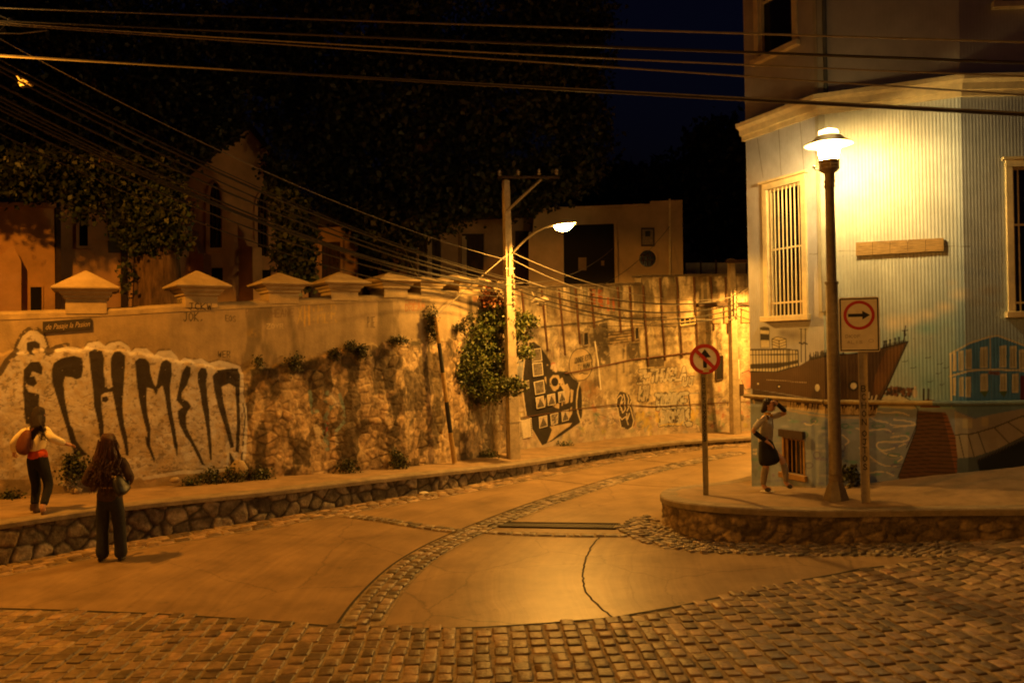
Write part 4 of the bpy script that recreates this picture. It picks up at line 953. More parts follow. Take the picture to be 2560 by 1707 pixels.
# pasted pictures on the black head
for i, (q, kind) in enumerate([([(405, 340), (537, 322), (520, 155), (398, 172)], 0), ([(420, 530), (552, 510), (537, 340), (405, 352)], 1), ([(448, 770), (575, 740), (555, 570), (425, 600)], 1), ([(465, 950), (572, 925), (555, 775), (450, 800)], 2), ([(612, 912), (712, 885), (702, 745), (600, 768)], 2), ([(752, 870), (842, 845), (827, 712), (742, 732)], 2),
                               ([(500, 1205), (605, 1175), (600, 1030), (492, 1055)], 2), ([(655, 1165), (740, 1140), (745, 995), (640, 1020)], 3), ([(795, 1120), (882, 1095), (880, 955), (785, 980)], 2), ([(328, 690), (367, 680), (362, 573), (322, 588)], 1)]):
    lab = ['torn white edged picture pasted behind the bush on the black head', 'white edged grey photograph pasted on the black painted head', 'white picture of a dark pointed roof pasted on the black head', 'grey sketchy picture pasted low on the black painted head'][kind]
    if i == 9: lab = 'tiny white edged picture pasted beside the concrete pole'
    p_ = thing('pasted_picture', lab, 'poster', tuple(FW.V(*FW.hit(*T9(q)[0]), .05)), 'pictures pasted on the black head')
    h = [FW.hit(*a) for a in T9(q)]
    e0 = .052
    mb = MB(); mb.prism([FW.V(s, z, .045) for s, z in h], [FW.V(s, z, e0) for s, z in h]); mb.build('sheet', 'paper', p_)
    c = [sum(a) / 4 for a in zip(*h)]; hi = [(c[0] + (s - c[0]) * .84, c[1] + (z - c[1]) * .88) for s, z in h]
    g = np.linspace(0, 1, 16); gx, gy = np.meshgrid(g, g, indexing='ij')
    bil = lambda k: (hi[0][k] * (1 - gx) + hi[1][k] * gx) * (1 - gy) + (hi[3][k] * (1 - gx) + hi[2][k] * gx) * gy
    n_ = fbm(gx * 5 + i * 9, gy * 5, 3)
    if kind == 2: v_ = np.where(gy < .9 - abs(gx - .5) * 1.5, .05 + .13 * n_, .5)
    elif kind == 3: v_ = .16 + .34 * (n_ > .5)
    else: v_ = .05 + .24 * n_
    npmesh('print', FW.P(bil(0), bil(1), e0 + .003).reshape(-1, 3), grid_quads(16, 16), (v_[..., None] * np.array((1, .84, .68))).reshape(-1, 3), 'print', p_)
q = T9([(275, 1340), (410, 1308), (395, 1065), (245, 1110)]); h = [FW.hit(*a) for a in q]
ps = thing('pasted_poster', 'large pale poster of tiny heads pasted beside the foot of the concrete pole', 'poster', tuple(FW.V(*h[0], .05)))
mb = MB(); mb.prism([FW.V(s, z, .042) for s, z in h], [FW.V(s, z, .05) for s, z in h]); mb.build('sheet', 'paper', ps)
mb = MB()
for i in range(8):
    for j in range(8):
        t, r = (i + .7) / 8.4, (j + .7) / 8.4; p = [(h[0][k] * (1 - t) + h[1][k] * t) * (1 - r) + (h[3][k] * (1 - t) + h[2][k] * t) * r for k in (0, 1)]
        o = [(p[0] + .022 * math.cos(a), p[1] + .026 * math.sin(a)) for a in np.linspace(0, 5.5, 7)]
        mb.add([FW.V(s, z, .053) for s, z in o], [tuple(range(7))])
mb.build('print', 'inkblack', ps)
# ================================================================== CORNER HOUSE WITH THE MURAL
PD = (12.4, 13.12)
HF = Face([PA, PB, PC, PD])
sAB, sBC = HF.s[1], HF.s[2]
house = thing('corner_house', 'pale sheet metal corner house painted with a ship mural', 'house', (*PB, .5))
ZL = 1.97                                            # ledge over the plinth
def rect_on(px_l, px_r, px_t, px_b):
    s0 = np.mean([HF.hit(*p)[0] for p in px_l]); s1 = np.mean([HF.hit(*p)[0] for p in px_r])
    return s0, s1, HF.hit(*px_b)[1], HF.hit(*px_t)[1]
WA = rect_on([(1918, 473), (1926, 787)], [(1999, 457), (2013, 790)], (1960, 465), (1970, 788))
WU = rect_on([(1897, 5), (1900, 140)], [(1981, 5), (1983, 105)], (1940, -160), (1940, 128))
sc0 = np.mean([HF.hit(2531, 420)[0], HF.hit(2535, 770)[0]])
WC = (sc0, sc0 + .72, HF.hit(2550, 778)[1], HF.hit(2550, 418)[1])
su0 = HF.hit(2503, 5)[0]; WD = (su0, su0 + .72, HF.hit(2530, 8)[1], 10.6)
WG = rect_on([(1959, 1095), (1965, 1178)], [(2010, 1106), (2009, 1190)], (1984, 1096), (1986, 1183))
rs = .0095; ns = int(HF.L / rs); S1h = np.linspace(0, HF.L, ns); zz = np.concatenate([np.linspace(.0, ZL, 118), np.linspace(ZL + .012, 6.9, 330)])
S, Z = np.meshgrid(S1h, zz, indexing='ij')
def corr(S): return .0034 * np.cos(2 * math.pi * S / .053)
dn = np.where(Z > ZL, corr(S) * np.where(S < sAB, .35, np.where(S > sBC, .3, 1.0)), .02 + .008 * (fbm(S * 9, Z * 9, 3) - .5))
dn = dn + .006 * (fbm(S * 1.2, Z * .5, 8) - .5)
P0 = HF.P(S, Z, 0); U, Vv = project(P0)
ph = Paint(P0, (.5, .5, .45)); ph.U, ph.V = U, Vv
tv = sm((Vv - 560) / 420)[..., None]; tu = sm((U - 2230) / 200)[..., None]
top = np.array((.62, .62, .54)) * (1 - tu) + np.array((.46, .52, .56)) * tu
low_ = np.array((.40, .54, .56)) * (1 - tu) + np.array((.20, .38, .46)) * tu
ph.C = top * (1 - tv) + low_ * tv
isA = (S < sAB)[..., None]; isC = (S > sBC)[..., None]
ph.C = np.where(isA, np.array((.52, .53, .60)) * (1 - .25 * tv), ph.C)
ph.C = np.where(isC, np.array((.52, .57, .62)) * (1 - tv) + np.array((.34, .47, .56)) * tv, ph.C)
ph.C *= (.86 + .28 * fbm(S * 2.2, Z * .7, 5))[..., None]
for cx, cy, rx, ry, c, a in ((1300, 520, 130, 90, (.80, .73, .56), .9), (1420, 500, 110, 70, (.80, .73, .56), .8), (1560, 460, 120, 60, (.76, .68, .52), .7), (1700, 400, 110, 60, (.74, .66, .50), .7), (1820, 300, 120, 70, (.72, .64, .50), .7), (1760, 210, 70, 40, (.56, .50, .38), .4), (2050, 270, 120, 60, (.45, .38, .30), .55), (1960, 360, 100, 50, (.42, .36, .29), .4), (2100, 380, 90, 40, (.4, .34, .28), .4),
                             (1560, 570, 150, 60, (.17, .42, .48), .7), (1350, 640, 90, 70, (.19, .46, .52), .6), (1700, 520, 140, 60, (.26, .46, .52), .5), (500, 620, 120, 60, (.16, .15, .20), .8), (430, 600, 60, 40, (.14, .13, .18), .7), (640, 560, 80, 60, (.34, .38, .42), .6), (700, 520, 60, 50, (.42, .46, .46), .6), (1480, 850, 200, 150, (.26, .50, .55), .5), (1560, 1000, 120, 110, (.17, .42, .50), .5)):
    (x, y), = T4([(cx, cy)]); ph.blob(x, y, rx / 3.1365, ry / 3.1365, c, a, .9)
for q in ([(180, 850), (215, 1090)], [(310, 790), (325, 1070)], [(440, 740), (465, 1040)]):
    ph.line(T(2.45, 1820, 0)(q), 1.6, (.16, .14, .12), .7)
for q in ([(680, 1540), (800, 1535)], [(1320, 1510), (1480, 1508)], [(500, 1557), (560, 1555)]): ph.line(T(2.45, 1820, 0)(q), 2, (.20, .18, .13), .7)
for i in range(46):                                    # sheet overlaps, nail rows and weather streaks
    u = random.uniform(2080, 2560); v = random.choice([430, 640, 640, 820]) + random.uniform(-6, 6); ph.line([(u, v), (u + random.uniform(-2, 2), v + random.uniform(20, 110))], random.uniform(2, 6), (.34, .30, .24), random.uniform(.1, .35), .3, .8)
for u in range(2086, 2560, 22):
    for v in (640, 846): ph.blob(u, v, 1.3, 1.3, (.15, .12, .09), .8, .3)
# sea
SEA = (.25, .31, .46)
ph.poly(T4([(160, 1120), (500, 1100), (800, 1150), (1200, 1190), (1500, 1200), (1800, 1200), (2321, 1200), (2321, 1800), (160, 1800)]), SEA, 1)
for i in range(150):
    u, v = random.uniform(1885, 2290), random.uniform(1035, 1215)
    ph.blob(u, v, random.uniform(5, 20), random.uniform(2, 7), random.choice([(.10, .22, .34), (.17, .19, .46), (.38, .42, .54), (.10, .32, .32), (.46, .46, .52), (.20, .15, .40)]), random.uniform(.4, .8), .6)
for q in ([(1120, 1260), (1160, 1290), (1250, 1300), (1290, 1330), (1420, 1330), (1480, 1320)], [(1300, 1280), (1400, 1290), (1480, 1310), (1420, 1330), (1300, 1340)], [(1010, 1350), (1100, 1370), (1240, 1350), (1300, 1390)], [(1280, 1420), (1400, 1400), (1430, 1440), (1330, 1460), (1180, 1450), (1160, 1490), (1210, 1530), (1320, 1500), (1390, 1470)], [(1210, 1530), (1260, 1560), (1390, 1570), (1330, 1610)],
          [(1030, 1500), (1080, 1540), (1200, 1640), (1320, 1650)], [(1120, 1200), (1220, 1230), (1350, 1220), (1420, 1250)], [(900, 1400), (960, 1450), (920, 1480)], [(1100, 1700), (1220, 1680), (1300, 1720)], [(600, 1310), (650, 1330), (690, 1300)]):
    for _ in range(3): q = [q[0]] + [p for a_, b_ in zip(q[:-1], q[1:]) for p in ((a_[0] * .75 + b_[0] * .25, a_[1] * .75 + b_[1] * .25), (a_[0] * .25 + b_[0] * .75, a_[1] * .25 + b_[1] * .75))] + [q[-1]]
    ph.line(T4(q), 3.0, (.74, .68, .56), .85, .25)
for q in ((1180, 1330, 50, 14), (920, 1330, 30, 16), (900, 1500, 22, 28), (1300, 1560, 50, 12), (600, 1400, 30, 22), (680, 1290, 26, 16), (560, 1480, 26, 18), (1330, 1640, 50, 12), (700, 1560, 24, 26), (640, 1640, 30, 20)):
    (x, y), = T4([(q[0], q[1])]); ph.line([(x + q[2] / 3.1 * math.cos(a), y + q[3] / 3.1 * math.sin(a)) for a in np.linspace(0, 6.28, 14)], 2.4, random.choice([(.05, .22, .18), (.04, .18, .15), (.12, .10, .26)]), .8)
ph.poly(T4([(160, 1800), (160, 1180), (340, 1180), (340, 1800)]), (.14, .17, .18), .55)
# pier and promenade
ph.poly(T4([(1200, 1160), (1210, 1110), (1280, 1080), (1360, 1090), (1420, 1130), (1480, 1190), (1440, 1200), (1190, 1180)]), (.60, .55, .38), .95)
ph.line(T4([(1360, 1090), (1430, 1130), (1490, 1200), (1480, 1320), (1440, 1420), (1400, 1500)]), 3, (.05, .05, .05), .85)
ph.poly(T6([(1700, 310), (1870, 320), (1930, 470), (1962, 690), (1960, 760), (1580, 760), (1590, 700), (1640, 560), (1690, 430)]), (.115, .055, .025), 1)
ph.poly(T6([(1850, 320), (1880, 330), (1930, 470), (1962, 690), (1930, 690), (1890, 480)]), (.26, .10, .035), .8)
for i in range(17):
    t = i / 16; y = 330 + 380 * t; xl = np.interp(y, [310, 430, 560, 720], [1700, 1690, 1640, 1585]); xr = np.interp(y, [320, 470, 690], [1870, 1930, 1960])
    ph.line(T6([(xl, y + 4), ((xl + xr) / 2, y - 5), (xr, y + 3)]), 2.2, (.02, .014, .01), .9)
ph.line(T6([(1700, 310), (1690, 430), (1640, 560), (1580, 720)]), 3, (.02, .015, .012), .9)
ph.poly(T4([(1530, 1140), (1560, 1120), (1620, 1130), (1670, 1190), (1500, 1190)]), (.24, .09, .035), .95)
for i in range(130):
    u = random.uniform(1225, 1470); v = 1045 + random.uniform(-22, 40) + (u - 1225) * .08
    ph.blob(*T4([(u, v)])[0], 3.4, 4.6, random.choice([(.05, .03, .02), (.10, .05, .03), (.22, .10, .05), (.04, .04, .05)]), .9, .3)
for u in (1535, 1572): ph.line(T4([(u, 1050), (u, 1135)]), 5, (.03, .025, .02), .95); ph.blob(*T4([(u, 1045)])[0], 3, 3.4, (.04, .03, .02), 1, .3)
ph.blob(*T4([(1465, 1075)])[0], 8, 13, (.58, .52, .42), .95, .3); ph.blob(*T4([(1467, 1030)])[0], 4, 4, (.6, .55, .45), 1, .3)
for q in ((1390, 825), (1570, 795), (1455, 875), (1665, 845), (1710, 875), (1650, 920), (1585, 985), (1675, 1008)):
    ph.line(T4([(q[0] - 22, q[1] + 4), (q[0] - 6, q[1] - 2), (q[0], q[1] + 6), (q[0] + 20, q[1] - 7)]), 1.7, (.05, .06, .06), .85)
# ship
HULL = (.095, .056, .030)
ph.poly(T4([(120, 905), (190, 905), (380, 905), (560, 860), (640, 812), (800, 778), (1000, 765), (1240, 715), (1410, 670), (1350, 800), (1270, 980), (1185, 1150), (1100, 1155), (800, 1145), (500, 1090), (120, 1030)]), HULL, 1)
ph.poly(T4([(1240, 740), (1380, 690), (1330, 800), (1250, 970), (1190, 1080), (1130, 1100), (1150, 950), (1200, 820)]), (.22, .105, .035), .6, 0)
ph.blob(*T4([(500, 920)])[0], 60, 22, (.14, .085, .045), .6, .9); ph.blob(*T4([(880, 830)])[0], 50, 25, (.12, .075, .04), .6, .9); ph.blob(*T4([(880, 1000)])[0], 60, 30, (.05, .032, .018), .6, .9)
ph.line(T4([(640, 812), (800, 778), (1000, 765), (1240, 715), (1410, 670), (1350, 800), (1270, 980), (1185, 1150)]), 3.5, (.018, .013, .01), .95)
for x, y, r, R in ((235, 1000, 8, 0), (400, 1022, 9, 18), (985, 1017, 26, 44)):
    if R: ph.blob(*T4([(x, y)])[0], R / 3.1, R / 3.1, (.02, .015, .012), .95, .12)
    ph.blob(*T4([(x, y)])[0], r / 3.1, r / 3.1, (.74, .68, .52), 1, .12)
ph.blob(*T4([(700, 1032)])[0], 6.2, 9.5, (.74, .68, .52), 1, .12)
for i in range(24): ph.blob(*T4([(305 + i * 13.3, 968 + i * 1)])[0], 1.3, 1.3, (.6, .5, .36), .9, .3)
ph.poly(T4([(120, 735), (470, 733), (548, 740), (552, 860), (380, 905), (120, 905)]), (.56, .52, .40), 1)
ph.poly(T4([(120, 850), (470, 830), (552, 812), (552, 840), (380, 880), (120, 885)]), (.03, .022, .016), .95)
for i in range(16): x = 170 + i * 24; ph.line(T4([(x, 735), (x + 3, 905 - max(0, (x - 380) * .25))]), 2.2, (.03, .022, .016), .9)
for q in ([(120, 735), (470, 732), (548, 740), (552, 860), (380, 908), (120, 905)], [(120, 775), (548, 770)], [(470, 735), (475, 880)]): ph.line(T4(q), 3, (.025, .018, .014), .95)
ph.poly(T4([(250, 560), (325, 560), (327, 722), (255, 722)]), (.02, .015, .012), 1); ph.poly(T4([(252, 580), (323, 585), (322, 612), (252, 608)]), (.6, .55, .42), 1); ph.poly(T4([(256, 660), (322, 660), (324, 718), (258, 718)]), (.6, .55, .42), 1)
ph.blob(*T4([(287, 562)])[0], 12, 3.2, (.05, .04, .03), 1, .3)
ph.poly(T4([(345, 650), (385, 632), (455, 650), (458, 720), (348, 722)]), (.58, .53, .40), 1)
for q in ([(345, 650), (385, 632), (455, 650), (458, 720), (348, 722), (345, 650)], [(345, 668), (400, 690), (455, 672)], [(345, 690), (400, 712), (458, 692)], [(400, 660), (402, 722)], [(345, 650), (400, 665), (455, 650)]): ph.line(T4(q), 2, (.03, .022, .016), .9)
for x in (573, 606): ph.line(T4([(x, 570), (x + 2, 830)]), 2.6, (.022, .016, .012), .95); ph.line(T4([(x - 12, 572), (x + 14, 572)]), 2, (.022, .016, .012), .95); ph.line(T4([(x - 12, 680), (x + 14, 690)]), 4, (.022, .016, .012), .95)
for i in range(40):
    x = 640 + i * 4.4; y = np.interp(x, [640, 800], [808, 775]); ph.line(T4([(x, y), (x + random.uniform(-4, 4), y - random.uniform(8, 50))]), 2, (.02, .015, .012), .9)
for x in (905, 1225, 1240, 1270, 1310, 1340): y = np.interp(x, [900, 1240, 1400], [770, 715, 675]); ph.line(T4([(x, y), (x, y - 40)]), 4.4, (.02, .015, .012), .95); ph.blob(*T4([(x, y - 48)])[0], 3, 3.4, (.02, .015, .012), 1, .3)
for i in range(20): x = 1220 + i * 9; y = np.interp(x, [1220, 1400], [715, 675]); ph.line(T4([(x, y), (x, y - 18)]), 2, (.02, .015, .012), .9)
ph.line(T4([(1392, 548), (1378, 672)]), 3, (.02, .015, .012), .95); ph.line(T4([(1368, 585), (1412, 580)]), 2.4, (.02, .015, .012), .95); ph.line(T4([(1385, 590), (1390, 620)]), 5, (.02, .015, .012), .95)
# fringe of hands and foam under the hull
ph.poly(T4([(190, 1040), (500, 1095), (800, 1150), (1190, 1155), (1150, 1250), (1000, 1250), (800, 1240), (520, 1200), (190, 1130)]), (.055, .032, .018), .97)
for i in range(58):
    x = 470 + i * 12.1; y = np.interp(x, [470, 800, 1160], [1190, 1240, 1235]); t = random.random()
    ph.line(T4([(x, y), (x + random.uniform(0, 12), y - 20 - 50 * t)]), random.uniform(2, 4.2), (.60, .50, .36), .92, .1)
for i in range(8): x = 400 + i * 12; ph.line(T4([(x, 1170), (x + 8, 1120)]), 3, (.58, .48, .34), .9)
for q in ((1105, 1070, 1105, 1110), (1130, 1100, 1120, 1140), (1165, 1095, 1150, 1140), (790, 1130, 800, 1150), (205, 1130, 212, 1150)): ph.line(T4([q[:2], q[2:]]), 4.5, (.68, .60, .44), .95)
ph.line(T4([(470, 1205), (640, 1240), (800, 1262), (1000, 1268), (1150, 1255)]), 5, (.50, .42, .32), .75, .1)
# painted blue house
BLU = (.10, .25, .46); CR = (.70, .60, .36)
ph.poly(T4([(1752, 765), (1900, 682), (2060, 632), (2120, 627), (2321, 700), (2700, 830), (2700, 1180), (1762, 1180)]), BLU, 1)
for i in range(16): ph.line(T4([(1760 + i * 36, 760), (1762 + i * 36, 1170)]), 1, (.04, .11, .22), .6)
ph.line(T4([(1740, 768), (1900, 680), (2060, 630), (2120, 625), (2321, 700), (2700, 830)]), 4.5, CR, .95); ph.line(T4([(1745, 768), (1752, 1175)]), 4, CR, .9); ph.line(T4([(1740, 942), (1900, 898), (2060, 888), (2321, 898)]), 5, CR, .95); ph.line(T4([(2055, 632), (2058, 895)]), 3.2, CR, .9); ph.line(T4([(2063, 905), (2070, 1170)]), 2, (.2, .3, .32), .7)
for r in ((1762, 760, 1792, 905), (1806, 745, 1850, 898), (1862, 733, 1912, 885), (1975, 716, 2038, 880), (2128, 705, 2184, 872), (2208, 708, 2264, 878), (2282, 735, 2330, 885),
          (1762, 955, 1788, 1095), (1812, 952, 1850, 1102), (1862, 948, 1906, 1105), (1978, 925, 2040, 1062), (2132, 925, 2186, 1060), (2226, 925, 2280, 1072)):
    ph.poly(T4([(r[0], r[1]), (r[2], r[1] - 6), (r[2], r[3]), (r[0], r[3])]), CR, .92); ph.poly(T4([(r[0] + 9, r[1] + 20), (r[2] - 9, r[1] + 14), (r[2] - 9, r[3] - 14), (r[0] + 9, r[3] - 14)]), (.47, .42, .27), .9)
ph.poly(T4([(2290, 935), (2330, 935), (2330, 1150), (2290, 1150)]), (.13, .02, .015), .95)
for x in (2010, 2160): ph.poly(T4([(x - 38, 1060), (x + 35, 1055), (x + 5, 1108)]), (.10, .16, .04), .95)
ph.line(T4([(2055, 915), (2120, 918)]), 9, (.30, .10, .05), .8); ph.text('HOTEL', *T4([(2060, 922)])[0], 3.2, 2.6, (.03, .02, .02), .9)
# lower right: hillside house and stepped path
ph.poly(T4([(1775, 1215), (1930, 1275), (2060, 1240), (2321, 1195), (2321, 1430), (1780, 1410)]), (.46, .42, .34), .95)
ph.poly(T4([(1775, 1205), (1935, 1265), (2321, 1190), (2500, 1190), (2500, 1150), (1775, 1150)]), (.18, .32, .42), .8)
for r in ((1835, 1270, 1915, 1350), (1985, 1265, 2040, 1335)): ph.poly(T4([(r[0], r[1]), (r[2], r[1]), (r[2], r[3]), (r[0], r[3])]), (.62, .54, .32), .85)
ph.poly(T4([(1780, 1400), (1920, 1390), (2090, 1340), (2260, 1270), (2700, 1120), (2700, 1330), (2321, 1410), (2100, 1520), (1900, 1590), (1800, 1590)]), (.52, .46, .34), .97)
ph.line(T4([(1780, 1400), (1920, 1390), (2090, 1340), (2260, 1270), (2700, 1120)]), 3, (.05, .045, .04), .9); ph.line(T4([(1800, 1590), (1900, 1590), (2100, 1520), (2321, 1410), (2700, 1290)]), 3.4, (.05, .045, .04), .9)
for a, b in (((1810, 1405), (1850, 1585)), ((1880, 1400), (1930, 1580)), ((1960, 1385), (2020, 1555)), ((2085, 1345), (2200, 1465)), ((2190, 1300), (2330, 1400)), ((2300, 1250), (2460, 1350))): ph.line(T4([a, b]), 2.6, (.06, .05, .04), .9)
ph.poly(T6([(1940, 600), (2050, 590), (2170, 550), (2352, 470), (2700, 380), (2700, 760), (1940, 760)]), (.13, .17, .19), .97); ph.poly(T6([(2060, 610), (2170, 560), (2352, 480), (2700, 400), (2700, 760), (2100, 760)]), (.02, .026, .028), .95)
for i in range(16): x = 2060 + i * 20; ph.line(T6([(x, 620 - i * 9), (x + 14, 600 - i * 9)]), 2.5, (.16, .14, .11), .7)
ph.text('OO', *T6([(697, 555)])[0], 5, 4, (.62, .54, .38), 1.5); ph.text('OS', *T6([(697, 578)])[0], 5, 4, (.62, .54, .38), 1.5)
ph.C *= (.93 + .14 * fbm(S * 40, Z * 14, 15))[..., None]
ph.C = np.where((Z < 1.2)[..., None], ph.C * (1 - .35 * (fbm(S * 3, Z * 3, 19) > .55)[..., None] * np.clip(1.1 - Z, 0, 1)[..., None]), ph.C)
sc_ = (S[:-1, :-1] + S[1:, 1:]) / 2; zc_ = (Z[:-1, :-1] + Z[1:, 1:]) / 2
keep = np.ones(sc_.shape, bool)
for r in (WA, WC, WG): keep &= ~((sc_ > r[0]) & (sc_ < r[1]) & (zc_ > r[2]) & (zc_ < r[3]))
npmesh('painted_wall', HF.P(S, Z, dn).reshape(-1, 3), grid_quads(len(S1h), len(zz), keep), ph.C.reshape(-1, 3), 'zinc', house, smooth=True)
# upper storey
zr = np.array(sorted([7.0, WU[2], WD[2], 10.6, 11.6])); Su, Zu = np.meshgrid(np.linspace(0, HF.L, 720), zr, indexing='ij')
k = np.ones((719, len(zr) - 1), bool); a_ = (Su[:-1, :-1] + Su[1:, 1:]) / 2; b_ = (Zu[:-1, :-1] + Zu[1:, 1:]) / 2
for r in (WU, WD): k &= ~((a_ > r[0]) & (a_ < r[1]) & (b_ > r[2]) & (b_ < 10.6))
npmesh('upper_wall', HF.P(Su, Zu, corr(Su) * .35).reshape(-1, 3), grid_quads(720, len(zr), k), np.full((Su.size, 3), (.50, .46, .41)) , 'zinc', house, smooth=True)
mb = MB()                                            # closed body behind the faces
for z0, z1 in ((-.2, 11.6),):
    body = [HF.V(0, z0, -.14), HF.V(sAB, z0, -.14), HF.V(sBC, z0, -.14), HF.V(HF.L, z0, -.14), Vector((12.5, 13.4, z0)), Vector((13, 22, z0)), Vector((7.0, 21.5, z0))]
    mb.prism(body, [Vector((p.x, p.y, z1)) for p in body])
mb.build('inner_walls', mat('inner_dark', (.10, .085, .07), .9, .3, 3, .2), house)
mb = MB(); mb.prism([HF.V(0, .0, 0), HF.V(0, .0, -.2), Vector((7.0, 21.5, 0)), Vector((6.9, 21.6, 0))], [HF.V(0, 11.6, 0), HF.V(0, 11.6, -.2), Vector((7.0, 21.5, 11.6)), Vector((6.9, 21.6, 11.6))]); mb.build('side_wall', mat('side_zinc', (.34, .33, .30), .6, .2, 3, .1), house)
def mitre(n):
    out = []
    for i in range(len(HF.p)):
        t = HF.vn[i]; c = float(np.dot(t, HF.n[min(i, len(HF.n) - 1)])); out.append(HF.p[i] + t * n / max(c, .3))
    return out
def moulding(prof, name, m, s_ext=.05):
    mb = MB(); rows = []
    for n, z in prof:
        r = [list(q) for q in mitre(n)]; r[0][0] -= HF.t[0, 0] * s_ext; r[0][1] -= HF.t[0, 1] * s_ext; rows.append([(x, y, z) for x, y in r])
    n = len(prof); P_ = [[rows[k][i] for k in range(n)] for i in range(4)]
    for i in range(3): mb.prism(P_[i], P_[i + 1])
    return mb.build(name, m, house)
moulding([(-.05, 6.84), (.055, 6.84), (.06, 6.92), (.10, 6.93), (.12, 7.03), (.19, 7.08), (.20, 7.15), (-.05, 7.17)], 'cornice', 'trim')
def ledge_pipe(s0, s1, m, name):
    mb = MB(); ss = [s0] + [q for q in (sAB, sBC) if s0 < q < s1] + [s1]
    mb.tube([HF.V(q, ZL, .045) for q in ss], .043, 10); mb.build(name, m, house, smooth=True)
ledge_pipe(-.12, sAB, mat('pipe_olive', (.20, .135, .05), .5, .4, 6, .2), 'ledge_pipe')
ledge_pipe(sAB, sAB + 1.62, mat('pipe_gold', (.46, .34, .13), .5, .35, 6, .2), 'ledge_pipe'); ledge_pipe(sAB + 1.62, HF.L, mat('pipe_blue', (.17, .24, .26), .5, .35, 6, .2), 'ledge_pipe')
mb = MB(); HF.box(mb, sAB - .085, sAB - .005, 3.5, 6.83, .010, .032); HF.box(mb, sAB + .005, sAB + .085, 3.5, 6.83, .010, .032); HF.box(mb, sAB - .085, sAB - .005, 7.18, 11.6, .01, .032); HF.box(mb, sAB + .005, sAB + .085, 7.18, 11.6, .01, .032)
mb.build('corner_trim', mat('corner_paint', (.44, .42, .34), .55, .2, 4, .1), house, bevel=.004)
mb = MB(); mb.tube([HF.V(sAB + .13, 7.2, .05), HF.V(sAB + .13, 11.6, .05)], .035, 8); mb.build('downpipe', mat('pipe_grey', (.13, .14, .13), .5, .2), house, smooth=True)
def window(r, bars=0, rails=(), fw=.10, sill=True, proud=.045, name='window', frame='trim', topc=True, muntins=()):
    s0, s1, z0, z1 = r; mb = MB()
    HF.box(mb, s0 - fw, s0, z0, z1, -.12, proud); HF.box(mb, s1, s1 + fw, z0, z1, -.12, proud); HF.box(mb, s0 - fw, s1 + fw, z1, z1 + fw, -.12, proud)
    HF.box(mb, s0, s0 + .035, z0, z1, -.10, -.02); HF.box(mb, s1 - .035, s1, z0, z1, -.10, -.02); HF.box(mb, s0 + .035, s1 - .035, z1 - .035, z1, -.10, -.02)
    wdw = mb.build(name, frame, house, bevel=.006)
    mb = MB(); HF.box(mb, s0 + .002, s1 - .002, z0 + .002, z1 - .002, -.115, -.105); mb.build('pane', 'glass', wdw)
    if topc: mb = MB(); HF.box(mb, s0 - fw - .05, s1 + fw + .05, z1 + fw, z1 + fw + .045, -.05, proud + .05); mb.build('head_board', frame, wdw, bevel=.006)
    if sill: mb = MB(); HF.box(mb, s0 - fw - .05, s1 + fw + .05, z0 - .10, z0 - .001, -.05, proud + .07); mb.build('sill', frame, wdw, bevel=.008)
    for q in muntins: mb = MB(); HF.box(mb, s0 + .035, s1 - .035, z0 + (z1 - z0) * q - .02, z0 + (z1 - z0) * q + .02, -.10, -.06); mb.build('muntin', frame, wdw)
    for i in range(bars):
        s = s0 + (s1 - s0) * (i + .7) / (bars + .4); mb = MB(); mb.tube([HF.V(s, z0, -.005), HF.V(s, z1, -.005)], .0125, 6); mb.build('bar', frame, wdw)
    for q in rails: mb = MB(); HF.box(mb, s0, s1, z0 + (z1 - z0) * q - .016, z0 + (z1 - z0) * q + .016, -.02, .0); mb.build('rail', frame, wdw)
    return wdw
window(WA, 8, (.10, .52), .12); window(WU, 0, (), .12, muntins=(.5,)); window(WC, 5, (.06, .60), .11); window(WD, 0, (), .11)
window(WG, 4, (), .045, True, .03, 'cellar_window', mat('grille_wood', (.33, .19, .06), .7, .4, 6, .2), False)
mb = MB(); HF.box(mb, WG[0] - .07, WG[1] + .05, WG[3] + .02, WG[3] + .15, .02, .10); mb.build('cellar_lintel', 'darkwood', house)
# raw wood sign board without writing
q = [HF.hit(*p) for p in [(2142, 640), (2358, 628), (2358, 596), (2142, 607)]]
sb_ = thing('sign_board', 'long bare wooden board fixed on the corrugated wall beside the lit lantern', 'board', tuple(HF.V(*q[0], .05)))
mb = MB()
for i in range(5):
    t0, t1 = i / 5, (i + 1) / 5 - .004; L_ = lambda a, b, t: (a[0] * (1 - t) + b[0] * t, a[1] * (1 - t) + b[1] * t)
    o = [L_(q[0], q[1], t0), L_(q[0], q[1], t1), L_(q[3], q[2], t1), L_(q[3], q[2], t0)]
    mb.prism([HF.V(*p, .015) for p in o], [HF.V(*p, .06 + .003 * (i % 2)) for p in o])
mb.build('planks', 'wood', sb_)
mb = MB(); HF.quad(mb, [(2148, 637), (2352, 625), (2352, 600), (2148, 611)], .006, .014); mb.build('backing', 'darkwood', sb_)

